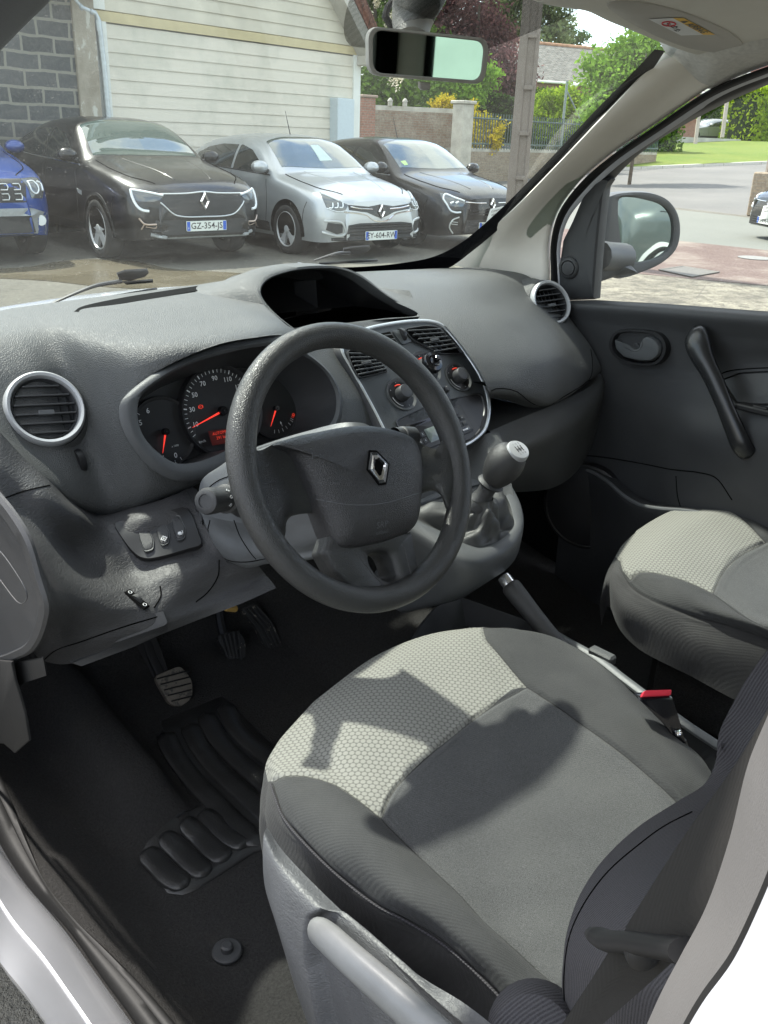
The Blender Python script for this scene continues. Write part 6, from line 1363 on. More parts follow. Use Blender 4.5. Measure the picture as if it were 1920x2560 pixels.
E_ = C_+V3(-.014, -.002, 0); b = MB(); b.loft([E_, E_+V3(-.004, -.004, 0), E_+V3(-.03, -.03, 0), E_+V3(-.05, -.12, 0)]); b.build('door_pillar', M['vanpaint'], van)
# passenger-side B pillar, seen only in the mirror
b = MB(); b.loft([[V3(.74, y, z) for z in (.9, 1.72)] for y in (-.62, -.64, -.78, -.80)]); b.build('rear_pillar_trim', M['beige'], van)
# buckle
bq = plane(ox(1640, 1760, -.085), nrm((-.6, -.75, .2))); b = MB()
o = rounded([bq(u, v) for u, v in ((1596, 1748), (1682, 1742), (1700, 1800), (1716, 1860), (1692, 1868), (1676, 1830), (1650, 1800))], .004, 4); b.slab(np.array(o), (-.6, -.75, .2), .022, .003)
bk = b.build('belt_buckle', M['gloss'], van, label='black seat belt buckle with red button between the seats'); 
b = MB(); b.slab(rounded([bq(u, v, .0005) for u, v in ((1604, 1742), (1612, 1726), (1680, 1724), (1678, 1738))], .002, 4), nrm((-.5, -.5, .7)), .014, .0015); b.build('press_button', M['redpl'], bk)
b = MB(); b.lathe(bq(1695, 1832, .001), (-.6, -.75, .2), [(.0055, 0), (.005, .002), (.003, .0025), (.002, .0012)], 20); b.build('rivet', M['chrome'], bk)
b = MB(); b.tube([bq(1700, 1850, -.01), bq(1712, 1890, -.012), bq(1722, 1935, -.02)], .010, 10, flat=.6); b.build('buckle_stalk', M['black'], bk)
# ================================================================= OUTDOOR SETTING
def big(name, pts, mat, z=None):
    b = MB(); b.add(pts, [tuple(range(len(pts)))]); o = b.build(name, mat, origin=(0, 0, 0)); tag(o, kind='structure'); return o
# yard: worn gravelly tarmac with a muddy puddle
t = NT('yard'); v = t.world(); n1 = t.noise(v, .9, 6, .6); n2 = t.noise(v, 14, 6, .75); n3 = t.noise(v, 90, 3, .7); n4 = t.noise(v, 3.2, 5, .7)
c = t.mix(t.ramp(n1, [(.35, 0.), (.65, 1.)]), (.085, .083, .072), (.155, .147, .122)); c = t.mix(t.ramp(n2, [(.35, 0.), (.7, .8)]), c, (.21, .195, .16)); c = t.mix(t.ramp(n3, [(.58, 0.), (.70, .8)]), c, (.34, .325, .28)); c = t.mix(t.ramp(n3, [(.25, .7), (.40, 0.)]), c, (.09, .085, .075))
vo = t.n('TexVoronoi', {'Vector': v, 'Scale': 7.}); c = t.mix(t.ramp(vo.outputs['Distance'], [(.05, .8), (.11, 0.)]), c, (.36, .35, .31))
M['yard'] = t.done(t.bsdf(Base_Color=c, Roughness=.9, Normal=t.bump(t.math('ADD', n2, n3), .02)))
b = MB(); b.add([(-250, -250, 0), (300, -250, 0), (300, 350, 0), (-250, 350, 0)], [(0, 1, 2, 3)]); tag(b.build('ground', M['yard'], origin=(0, 0, 0)), kind='structure')
def sheet_px(name, uv, mat, z): return big(name, [oz(u, v, z) for u, v in uv], mat)
# wet mud with standing water in front of the parked cars
t = NT('puddle'); v = t.world(); n = t.noise(v, 1.3, 4, .6); n2 = t.noise(v, 25, 4, .7); c = t.mix(n, (.10, .085, .06), (.16, .14, .10)); wet = t.ramp(n, [(.45, .28), (.60, .06)])
M['puddle'] = t.done(t.bsdf(Base_Color=c, Roughness=wet, Normal=t.bump(n2, .002)))
pd_ = [oz(u, v, .004) for u, v in ((-60, 672), (60, 668), (140, 655), (230, 648), (330, 652), (430, 672), (560, 680), (680, 690), (640, 706), (520, 716), (380, 722), (250, 716), (120, 702), (-60, 690))]
b = MB(); b.add(cr_closed(pd_, 90), [tuple(range(90))]); tag(b.build('puddle', M['puddle'], origin=(0, 0, 0)), kind='structure')
# street on the right: pavement of red paving, pale tarmac road, lot beyond
def W(u, v, z=0): return oz(u, v, z)
rA, rB = W(1696, 525), W(1920, 550); rC, rD = W(1696, 603), W(1920, 627); mA, mB = W(1640, 690), W(1920, 716)
def ext(p, q, a, b_): d = (q-p); return p-d*a, q+d*b_
def quad(name, P, Q, z, mat): return big(name, [V3(p[0], p[1], z) for p in (P[0], P[1], Q[1], Q[0])], mat)
t = NT('road'); v = t.world(); n1 = t.noise(v, .5, 5, .6); n2 = t.noise(v, 60, 3, .7); c = t.mix(n1, (.12, .13, .112), (.165, .17, .15)); c = t.mix(t.ramp(n2, [(.55, 0.), (.75, .5)]), c, (.28, .28, .26)); M['road'] = t.done(t.bsdf(Base_Color=c, Roughness=.9))
t = NT('red_paving'); v = t.world(); n1 = t.noise(v, .9, 6, .7); n2 = t.noise(v, 40, 4, .7); c = t.mix(t.ramp(n1, [(.3, 0.), (.7, 1.)]), (.092, .058, .048), (.150, .108, .092)); c = t.mix(t.ramp(n1, [(.50, 0.), (.72, .8)]), c, (.25, .225, .185)); c = t.mix(t.ramp(n2, [(.5, 0.), (.7, .6)]), c, (.27, .23, .21)); M['redpave'] = t.done(t.bsdf(Base_Color=c, Roughness=.9, Normal=t.bump(n2, .01)))
t = NT('lot'); v = t.world(); n1 = t.noise(v, .25, 6, .65); n2 = t.noise(v, 30, 3, .7); c = t.mix(t.ramp(n1, [(.3, 0.), (.7, 1.)]), (.105, .105, .10), (.165, .16, .15)); c = t.mix(t.ramp(n2, [(.5, 0.), (.8, .4)]), c, (.21, .205, .195)); M['lot'] = t.done(t.bsdf(Base_Color=c, Roughness=.9))
t = NT('cream_concrete'); v = t.world(); n1 = t.noise(v, 1.6, 7, .72); n2 = t.noise(v, 45, 4, .75); cr1 = t.n('TexVoronoi', {'Vector': v, 'Scale': 1.3}); cr1.feature = 'DISTANCE_TO_EDGE'; n3 = t.noise(v, 6, 6, .8); c = t.mix(t.ramp(n1, [(.35, 0.), (.65, 1.)]), (.30, .28, .215), (.13, .12, .095)); c = t.mix(t.ramp(n3, [(.48, 0.), (.56, .7)]), c, (.085, .078, .062)); c = t.mix(t.ramp(n2, [(.52, 0.), (.64, .8)]), c, (.07, .065, .055)); c = t.mix(t.ramp(cr1.outputs['Distance'], [(0., .8), (.012, 0.)]), c, (.1, .09, .08)); M['cream'] = t.done(t.bsdf(Base_Color=c, Roughness=.92, Normal=t.bump(n2, .015)))
quad('forecourt', ext(W(1640, 690), W(1920, 716), 2, 3), ext(W(1500, 800), W(1920, 830), 2, 3), .004, M['cream'])
quad('pavement', ext(rC, rD, 1.5, 3), ext(mA, mB, 1.0, 3), .008, M['redpave'])
quad('road', ext(rA, rB, 40, 6), ext(rC, rD, 40, 6), .006, M['road'])
k0, k1 = V3(*dep(1530, 427, 38)), V3(*dep(1900, 411, 42))
kd = k1-k0; K0, K1 = k0-kd*1.2, k1+kd*2.5
big('car_park', [V3(rA[0], rA[1], .005)-V3(*((rB-rA)[:2]), 0)*14, V3(rB[0], rB[1], .005)+V3(*((rB-rA)[:2]), 0)*4, K1, K0], M['lot'])
b = MB(); 
for k in range(34):
    p = K0+(K1-K0)*k/34; q = K0+(K1-K0)*(k+.985)/34; d_ = nrm(q-p); n_ = nrm(V3(-d_[1], d_[0], 0)); b.box((p+q)/2+V3(0, 0, .03)+n_*.09, (np.linalg.norm(q-p), .18, .20), (d_, n_, V3(0, 0, 1)), .015)
tag(b.build('kerb', simple('kerb_stone', (.50, .49, .44), .85), origin=(0, 0, 0)), kind='structure')
l0, l1 = dep(1530, 368, 52), dep(1900, 360, 56); ld = l1-l0; L0_, L1_ = l0-ld*1.2, l1+ld*2.5
t = NT('grass_lawn'); v = t.world(); n1 = t.noise(v, .35, 6, .65); n2 = t.noise(v, 9, 5, .75); c = t.mix(t.ramp(n1, [(.35, 0.), (.65, 1.)]), (.10, .16, .012), (.165, .20, .025)); c = t.mix(t.ramp(n2, [(.35, 0.), (.7, .7)]), c, (.065, .11, .01)); c = t.mix(t.ramp(t.noise(v, 25, 3), [(.66, 0.), (.72, .8)]), c, (.45, .42, .10)); M['lawn'] = t.done(t.bsdf(Base_Color=c, Roughness=.9, Normal=t.bump(n2, .05)))
G_ = []
for j in range(12):
    f = j/11; G_.append([(K0+(K1-K0)*i/30)*(1-f)+(L0_+(L1_-L0_)*i/30)*f+V3(0, 0, .12+.10*math.sin(f*2.6)+.03*math.sin(i*1.7+j)) for i in range(31)])
b = MB(); b.loft(G_); b.loft([[p for p in G_[-1]], [p+nrm(V3(-ld[1], ld[0], 0))*60+V3(0, 0, 1.2) for p in G_[-1]]])
tag(b.build('lawn', M['lawn'], origin=(0, 0, 0)), kind='structure')
# manhole
b = MB(); mh = [W(u, v, .024) for u, v in ((1707, 664), (1800, 679), (1730, 691), (1646, 673))]; c_ = np.mean(mh, 0); mh = np.array(mh)
b.loft([mh+V3(0, 0, -.01), mh, c_+(mh-c_)*.90, c_+(mh-c_)*.88-V3(0, 0, .006)], closed=True, mi=0); b.loft([c_+(mh-c_)*.88-V3(0, 0, .006), c_+(mh-c_)*.5-V3(0, 0, .004)], closed=True, cap1=True, mi=1)
tag(b.build('manhole_cover', [simple('iron', (.12, .115, .10), .7), simple('cover_fill', (.13, .125, .115), .9, bump=.004, bs=40)]), 'square iron manhole cover in the cracked forecourt outside the passenger window', 'manhole cover')
b = MB(); b.lathe(W(1888, 645, .012), (0, 0, 1), [(.24, 0), (.24, .006), (.2, .007)], 30); tag(b.build('drain_cover', simple('iron2', (.2, .2, .19), .7)), 'small round grey drain cover in the red paving', 'drain cover')

# ---------------------------------------------------------------- buildings
AZF = R(81.9); FD = V3(math.sin(AZF), math.cos(AZF), 0); FN = V3(FD[1], -FD[0], 0)      # along facade, outward normal toward us
P0F = dep(282, 150, 13.2); P0F[2] = 0; fpl = plane(P0F, FN)
def fp(u, v, h=0.): return fpl(u, v, h)
def fxy(s, z, h=0.): return P0F+FD*s+FN*h+V3(0, 0, z)
def fs(u, v): p = fp(u, v); return (p-P0F)@FD, p[2]
t = NT('siding'); v = t.world(); n = t.noise(t.world((1, 1, 8)), 6, 5, .6); n2 = t.noise(v, 1.3, 6, .65)
c = t.mix(n, (.60, .56, .47), (.67, .63, .54)); c = t.mix(t.ramp(n2, [(.48, 0.), (.72, .6)]), c, (.40, .40, .33)); M['siding'] = t.done(t.bsdf(Base_Color=c, Roughness=.7, Normal=t.bump(n, .002)))
M['whitepaint'] = simple('white_painted_wood', (.68, .70, .66), .6, var=.06, vs=3)
M['ochre'] = simple('ochre_band', (.50, .43, .25), .7, var=.08, vs=4)
M['zinc'] = simple('zinc', (.42, .46, .48), .38, .55, var=.15, vs=12)
sR, zEave = fs(890, 128); sL = 0.0
bld = empty('gable_building', fxy(sR/2, 0), 'cream weatherboarded building with ochre band and steep gable behind the parked cars', 'building')
b = MB(); pit = .1815; z = .1
while z < 2.72:
    b.loft([[fxy(-.12, z, .020), fxy(sR-.05, z, .020)], [fxy(-.12, z+pit, .006), fxy(sR-.05, z+pit, .006)]]); b.loft([[fxy(-.12, z, .0), fxy(sR-.05, z, .0)], [fxy(-.12, z, .020), fxy(sR-.05, z, .020)]]); z += pit
b.build('wall', M['siding'], bld)
zb = z+.02; b = MB(); b.loft([[fxy(-.5, zb, h), fxy(sR+.05, zb, h)] for h in (0, .03)]+[[fxy(-.5, zb+.13, .03), fxy(sR+.05, zb+.13, .03)], [fxy(-.5, zb+.15, .0), fxy(sR+.05, zb+.15, .0)]]); b.build('trim_band', M['ochre'], bld)
# upper gable boards, cut by the roof slope
apex_s, slope = 2.6, 1.05
def roofz(s): return zEave+.05+(sR-s)*slope if s > apex_s else 99
b = MB(); z = zb+.15
while z < 7.2:
    s1 = min(sR, sR-(z+pit-zEave-.05)/slope); 
    if s1 < .5: break
    b.loft([[fxy(-.6, z, .028), fxy(s1+pit/slope*1.0, z, .028)], [fxy(-.6, z+pit, .010), fxy(s1, z+pit, .010)]]); b.loft([[fxy(-.6, z, .0), fxy(s1, z, .0)], [fxy(-.6, z, .028), fxy(s1, z, .028)]]); z += pit
b.build('gable_wall', simple('gable_boards', (.53, .50, .41), .75, var=.12, vs=2), bld)
b = MB()
for s0_, w_ in ((-.36, .26), (sR-.10, .20)):
    for z0, z1 in ((0, zb), (zb+.15, zEave+.1 if s0_ > 0 else 6.5)): b = MB(); b.loft([[fxy(s0_, z, h) for z in (z0, z1)] for h in (0, .045)]+[[fxy(s0_+w_, z, .045) for z in (z0, z1)], [fxy(s0_+w_, z, 0) for z in (z0, z1)]]); b.build('corner_board', M['whitepaint'], bld)
t = NT('roof_verge'); n = t.noise(t.world(), 9, 5, .7); M['verge'] = t.done(t.bsdf(Base_Color=t.mix(n, (.38, .36, .31), (.58, .56, .50)), Roughness=.85, Normal=t.bump(n, .01)))
t = NT('red_tiles'); v = t.world(); br = t.n('TexBrick', {'Vector': v, 'Scale': 1., 'Color1': (.32, .12, .08, 1), 'Color2': (.22, .09, .06, 1), 'Mortar': (.08, .04, .03, 1), 'Mortar Size': .012, 'Brick Width': .2, 'Row Height': .12}); n = t.noise(v, 5, 5, .7)
M['redtile'] = t.done(t.bsdf(Base_Color=t.mix(t.math('MULTIPLY', n, .5), br.outputs['Color'], (.30, .17, .12)), Roughness=.85, Normal=t.bump(br.outputs['Fac'], .01)))
e0, e1 = fxy(sR+.25, zEave-.02, .0), fxy(sR+.25-5.2, zEave-.02+5.2*slope, 0); sd2 = nrm(e1-e0); up2_ = nrm(np.cross(sd2, FN)); up2_ = up2_ if up2_[2] > 0 else -up2_
b = MB(); b.loft([[e0+FN*h+up2_*q, e1+FN*h+up2_*q] for h, q in ((.0, -.22), (.35, -.20), (.36, .0), (.0, .02))]); b.box(e0+FN*.18-V3(0, 0, .14)-FD*.1, (.34, .36, .16), (FD, FN, V3(0, 0, 1)), .01); b.build('verge', M['verge'], bld)
b = MB(); b.loft([[e0+FN*.30+up2_*.0, e1+FN*.30+up2_*.0], [e0+FN*.36+up2_*.14-sd2*.1, e1+FN*.36+up2_*.14], [e0-FN*4+up2_*.14-sd2*.1, e1-FN*4+up2_*.14], [e0-FN*4, e1-FN*4]]); b.loft([[e0+FN*.36+up2_*.02, e1+FN*.36+up2_*.02], [e0+FD*.75+V3(0, 0, -.4)+FN*.2+up2_*.1, e1+FD*.75+V3(0, 0, .1)+FN*.2+up2_*.1]]); b.build('roof', M['redtile'], bld)
b = MB(); b.loft([[fxy(sR, z, 0) for z in (0, 3.2)], [fxy(sR, z, -9) for z in (0, 3.2)]]); b.loft([[fxy(-.4, z, -.1) for z in (0, 6.5)], [fxy(sR, z, -.1) for z in (0, 3.0)]]); b.build('side_wall', M['whitepaint'], bld)
s1_, z1_ = fs(824, 244); s2_, z2_ = fs(866, 244); b = MB(); b.box(fxy((s1_+s2_)/2, z1_/2, .10), (s2_-s1_, .22, z1_), (FD, FN, V3(0, 0, 1)), .01); b.build('meter_housing', simple('pale_blue_box', (.50, .58, .62), .5, var=.04), bld)
b = MB(); b.tube([fp(u, v, .12) for u, v in ((150, -60), (185, 0), (200, 18), (236, 34), (243, 48), (246, 60), (258, 160), (270, 290), (278, 370))], .048, 14); 
for u, v in ((199, 17), (224, 30), (242, 52), (247, 76)): pass
for a_, b_ in (((196, 14), (204, 22)), ((222, 27), (228, 32)), ((243, 50), (247, 78))): b.tube([fp(*a_, .12), fp(*b_, .12)], .055, 14)
b.build('downpipe', M['zinc'], bld)
# left: breeze-block wall with rendered end
t = NT('breeze_blocks'); v = t.coord(kind='UV'); wn = t.n('TexNoise', {'Vector': v, 'Scale': 3.}); vm = t.n('VectorMath', operation='MULTIPLY_ADD'); t.set(vm.inputs[0], wn.outputs['Color']); vm.inputs[1].default_value = (.05, .05, 0); t.set(vm.inputs[2], v); v = vm.outputs[0]; br = t.n('TexBrick', {'Vector': v, 'Scale': 1., 'Color1': (.045, .052, .056, 1), 'Color2': (.075, .083, .088, 1), 'Mortar': (.22, .215, .18, 1), 'Mortar Size': .022, 'Mortar Smooth': .3, 'Bias': -.2, 'Brick Width': .50, 'Row Height': .215}); n = t.noise(v, 12, 6, .75)
c = t.mix(t.ramp(n, [(.45, 0.), (.8, .6)]), br.outputs['Color'], (.15, .15, .135)); M['blocks'] = t.done(t.bsdf(Base_Color=c, Roughness=.95, Normal=t.bump(n, .01)))
bw = empty('block_wall_building', fxy(-3, 0), 'unfinished outbuilding of dark breeze blocks with pale mortar and a rendered corner', 'building')
def uvquad(name, P, uv, mat, par):
    b = MB(); b.add(P, [(0, 1, 2, 3)]); o = b.build(name, mat, par); l = o.data.uv_layers.new(name='UVMap')
    for lp in o.data.loops: l.data[lp.index].uv = uv[lp.vertex_index]
    return o
sB, _ = fs(180, 200); uvquad('wall', [fxy(-9, 0, .12), fxy(sB, 0, .12), fxy(sB, 3.15, .12), fxy(-9, 3.15, .12)], [(-9, 0), (sB, 0), (sB, 3.15), (-9, 3.15)], M['blocks'], bw)
t = NT('render_col'); n = t.noise(t.world((1, 1, .5)), 5, 6, .7); n2 = t.noise(t.world(), 70, 3); c = t.mix(t.ramp(n, [(.35, 0.), (.7, 1.)]), (.25, .22, .17), (.36, .33, .27)); c = t.mix(t.ramp(n, [(.60, 0.), (.63, 1.)]), c, (.50, .49, .43)); M['render'] = t.done(t.bsdf(Base_Color=c, Roughness=.95, Normal=t.bump(n2, .006)))
b = MB(); b.box(fxy((sB-.36)/2-.0, 1.55, .08), (-.36-sB, .16, 3.1), (FD, FN, V3(0, 0, 1)), .01); b.build('rendered_corner', M['render'], bw)
s3, z3 = fs(160, 14); b = MB(); b.loft([[fxy(-9, z, h), fxy(-.30, z+.06, h)] for z, h in ((3.13, .10), (3.12, .55), (3.34, .56), (3.5, .1))]); b.build('eaves_board', M['whitepaint'], bw)

# brick walls, gate pier, railings
def brickmat(name, c1, c2, mort, patchc, amt):
    t = NT(name); v = t.coord(kind='UV'); br = t.n('TexBrick', {'Vector': v, 'Scale': 1., 'Color1': (*c1, 1), 'Color2': (*c2, 1), 'Mortar': (*mort, 1), 'Mortar Size': .010, 'Brick Width': .23, 'Row Height': .075, 'Bias': 0.}); n = t.noise(v, 1.4, 7, .75); n2 = t.noise(v, 14, 5, .7)
    c = t.mix(t.ramp(n, [(.42, 0.), (.62, amt)]), br.outputs['Color'], patchc); c = t.mix(t.ramp(n2, [(.35, .5), (.6, 0.)]), c, (.12, .09, .07)); return t.done(t.bsdf(Base_Color=c, Roughness=.95, Normal=t.bump(br.outputs['Fac'], .01)))
M['brick'] = brickmat('old_brick', (.27, .175, .125), (.22, .145, .105), (.27, .24, .19), (.36, .325, .265), .8)
M['brick2'] = brickmat('buff_brick', (.34, .27, .19), (.26, .20, .145), (.30, .26, .20), (.40, .36, .29), .5)
M['brickred'] = brickmat('house_brick', (.36, .17, .12), (.30, .14, .10), (.33, .26, .21), (.40, .24, .18), .3)
M['stonecap'] = simple('stone_coping', (.40, .38, .33), .9, var=.25, vs=3, bump=.01, bs=20)
def wallbox(name, a, c, th, z0, z1, mat, par):
    a, c = V3(a[0], a[1], 0), V3(c[0], c[1], 0); d = c-a; L_ = np.linalg.norm(d); d /= L_; n = V3(d[1], -d[0], 0); n = n if n@(CP-a) > 0 else -n
    b = MB(); P = []
    for p in (a, c):
        for h in (0, -th): P.append(p+n*h)
    a0, a1, c0, c1 = P; Z = lambda p, z: V3(p[0], p[1], z)
    vs = [Z(a0, z0), Z(c0, z0), Z(c0, z1), Z(a0, z1), Z(a1, z0), Z(c1, z0), Z(c1, z1), Z(a1, z1)]; fs_ = [(0, 1, 2, 3), (5, 4, 7, 6), (4, 0, 3, 7), (1, 5, 6, 2), (3, 2, 6, 7)]
    b.add(vs, fs_); o = b.build(name, mat, par); l = o.data.uv_layers.new(name='UVMap')
    for pl_ in o.data.polygons:
        for li in pl_.loop_indices:
            w_ = np.array(o.data.vertices[o.data.loops[li].vertex_index].co)+np.array(WPOS[o.name]); q = w_-a
            l.data[li].uv = ((q@d)+abs(q@n), w_[2])
    return o
WD = 29.
wa, wb_ = dep(850, 400, WD), dep(1140, 400, WD+1.5); zt_ = dep(1000, 277, WD)[2]
tw = empty('tall_brick_wall', ((wa+wb_)/2)*V3(1, 1, 0), 'tall weathered brick garden wall between the cream building and the gate pier', 'wall')
wallbox('brickwork', wa, wb_, .35, 0, zt_, M['brick'], tw); wallbox('coping', wa+V3(0, 0, 0), wb_, .42, zt_, zt_+.14, M['stonecap'], tw)
for u in (975, 1012):
    p = dep(u, 268, WD); p[2] = zt_+.14; b = MB(); b.lathe(p, (0, 0, 1), [(.075, 0), (.075, .12), (.09, .13), (.085, .16), (.05, .21), (.01, .24)], 14); tag(b.build('stone_finial', M['stonecap']), 'small stone finial on the tall brick wall, '+('nearer the cream building' if u == 975 else 'nearer the gate pier'), 'finial', 'finials on the brick wall')
p = dep(910, 244, WD-.3); ptop = p[2]; b = MB(); b.box((p[0], p[1], ptop/2), (.55, .55, ptop), None, .02); pr = b.build('brick_pier', M['brickred']); l = pr.data.uv_layers.new(name='UVMap')
for lp in pr.data.loops: w_ = pr.data.vertices[lp.vertex_index].co; l.data[lp.index].uv = (w_[0]+w_[1], w_[2])
tag(pr, 'brick pier at the corner of the cream building, standing above the garden wall', 'pier'); b = MB(); b.box((p[0], p[1], ptop+.04), (.66, .66, .08), None, .02); b.build('cap', M['brickred'], pr)
zp = dep(1155, 260, WD)[2]; p = dep(1155, 330, WD+.3); b = MB(); b.box((p[0], p[1], zp/2), (.50, .50, zp), None, .02); gp = b.build('gate_pier', M['stonecap']); tag(gp, 'pale stone gate pier between the tall wall and the railings', 'pier'); b = MB(); b.box((p[0], p[1], zp+.05), (.62, .62, .1), None, .02); b.build('cap', M['stonecap'], gp)
la, lb = dep(1135, 400, WD+1), dep(1640, 400, WD+12); zl = dep(1200, 380, WD+1)[2]
lw_ = empty('low_brick_wall', ((la+lb)/2)*V3(1, 1, 0), 'low buff brick wall with stone coping carrying iron railings, right of the gate pier', 'wall'); wallbox('brickwork', la, lb, .3, 0, zl, M['brick2'], lw_); wallbox('coping', la, lb, .38, zl, zl+.10, M['stonecap'], lw_)
M['iron'] = simple('painted_iron', (.05, .085, .075), .5)
rl = empty('railings', ((la+lb)/2)*V3(1, 1, 0)+V3(0, 0, zl), 'dark green iron railings on the low brick wall', 'railings'); dl = (lb-la)*V3(1, 1, 0); n_b = 92; b = MB()
for k in range(n_b): q = la*V3(1, 1, 0)+dl*(k+.5)/n_b; b.box((q[0], q[1], zl+.65), (.028, .028, 1.15), None)
b.build('bars', M['iron'], rl)
b = MB()
for zz in (.25, 1.05): b.tube([la*V3(1, 1, 0)+V3(0, 0, zl+zz), lb*V3(1, 1, 0)+V3(0, 0, zl+zz)], .03, 6)
b.build('rail', M['iron'], rl)
p = dep(1400, 380, WD+6); b = MB(); b.tube([V3(p[0], p[1], 0), V3(p[0], p[1], 3.6)], .05, 8); b.tube([V3(p[0], p[1], 3.3), V3(p[0]+1.2, p[1], 2.2)], .03, 6); tag(b.build('fence_post', simple('galv_post', (.25, .30, .28), .6)), 'thin grey-green steel post rising above the railings', 'post')

# concrete utility pole with hollows
pole_b = dep(1278, 640, 12.6); pb_ = V3(pole_b[0], pole_b[1], 0); pd2 = nrm((CP-pb_)*V3(1, 1, 0)); pr2 = V3(pd2[1], -pd2[0], 0)*-1
t = NT('pole_concrete'); n = t.noise(t.world((1, 1, .35)), 9, 7, .75); n2 = t.noise(t.world(), 90, 3); M['pole'] = t.done(t.bsdf(Base_Color=t.mix(t.ramp(n2, [(.4, 0.), (.75, .6)]), t.mix(n, (.14, .115, .095), (.22, .185, .16)), (.27, .25, .22)), Roughness=.95, Normal=t.bump(n2, .006)))
b = MB()
def psec(z):
    w_ = .137-.003*z; d_ = .10; return [pb_+pr2*x+pd2*y+V3(0, 0, z) for x, y in ((-w_, -d_), (w_, -d_), (w_, d_), (w_*.98, d_+.02), (w_*.62, d_+.02), (w_*.60, d_), (-w_*.15, d_), (-w_*.2, d_+.02), (-w_, d_+.02))]
b.loft([psec(z) for z in (0, 1, 2, 3, 4, 5, 7, 9)], closed=True, cap1=True)
for z in (1.0, 1.55, 2.1, 2.7, 3.25): w_ = .165-.004*z; b.box(pb_+pr2*w_*.22+pd2*.125+V3(0, 0, z), (w_*.80, .04, .05), (pr2, pd2, V3(0, 0, 1)), .005)
up_ = empty('utility_pole', pb_, 'tall weathered concrete utility pole seen through the windscreen', 'utility pole'); b.build('pole', M['pole'], up_)
b = MB(); 
for z in (3.35,): w_ = .17; b.loft([[pb_+pr2*x+pd2*y+V3(0, 0, z+dz) for x, y in ((-w_, .145), (w_, .145), (w_, -.13), (-w_, -.13))] for dz in (0, .05)], closed=True)
b.build('band', simple('pale_band', (.55, .55, .48), .6), up_)

# slate-roofed house far behind
HD = 48.
hA, hB = dep(1180, 195, HD), dep(1760, 190, HD+7); hz0 = dep(1300, 190, HD)[2]; rz = dep(1400, 108, HD+5)[2]
hs = empty('brick_house', ((hA+hB)/2)*V3(1, 1, 0), 'long brick house with a grey slate roof beyond the railings', 'house')
t = NT('slates'); v = t.coord(kind='UV'); br = t.n('TexBrick', {'Vector': v, 'Scale': 1., 'Color1': (.105, .095, .085, 1), 'Color2': (.175, .16, .14, 1), 'Mortar': (.05, .05, .047, 1), 'Mortar Size': .03, 'Brick Width': .42, 'Row Height': .30}); n = t.noise(v, 3, 6, .75); M['slate'] = t.done(t.bsdf(Base_Color=t.mix(t.ramp(n, [(.45, 0.), (.65, .7)]), br.outputs['Color'], (.22, .22, .20)), Roughness=.85, Normal=t.bump(n, .02)))
wallbox('wall', hA, hB, 8, 0, hz0, M['brickred'], hs)
d_ = nrm((hB-hA)*V3(1, 1, 0)); nb = V3(-d_[1], d_[0], 0); nb = nb if nb@(hA-CP) > 0 else -nb
A0 = V3(hA[0], hA[1], hz0-.15)-d_*.3-nb*.3; B0 = V3(hB[0], hB[1], hz0-.15)+d_*.3-nb*.3; A1 = V3(hA[0], hA[1], rz)+nb*4.2+d_*2.2; B1 = V3(hB[0], hB[1], rz)+nb*4.2
uvquad('roof', [A0, B0, B1, A1], [(0, 0), (18, 0), (18, 7), (2.2, 7)], M['slate'], hs)
b = MB(); b.add([A0, A1, A0+nb*9], [(0, 1, 2)]); b.build('roof_hip', M['slate'], hs)
b = MB(); b.tube([A1, B1], .12, 8); b.build('ridge_tiles', simple('ridge_terracotta', (.36, .20, .12), .85, var=.3, vs=3), hs); b = MB(); b.tube([A0+V3(0, 0, .02), B0+V3(0, 0, .02)], .07, 6); b.tube([A0+V3(0, 0, .1), A1+V3(0, 0, .05)], .10, 6); b.build('gutter', M['whitepaint'], hs)
b = MB(); q = dep(1470, 202, HD); q2 = dep(1415, 218, HD); b.tube([q-nb*.35, q2-nb*.35], .07, 6); b.build('pipe', M['whitepaint'], hs)
# house at the far right
q = dep(1912, 215, 85); b = MB(); b.box((q[0]+3, q[1]+3, q[2]-2), (16, 8, 5.5), None, .02); h2 = b.build('far_house', M['whitepaint']); tag(h2, 'pale far house with pink roof behind the hedge at the right', 'house'); b = MB(); b.loft([[V3(q[0]-6, q[1]-1.5, q[2]+.7), V3(q[0]+12, q[1]-1.5, q[2]+.7)], [V3(q[0]-6, q[1]+3, q[2]+4), V3(q[0]+12, q[1]+3, q[2]+4)]]); b.build('roof', M['redtile'], h2)

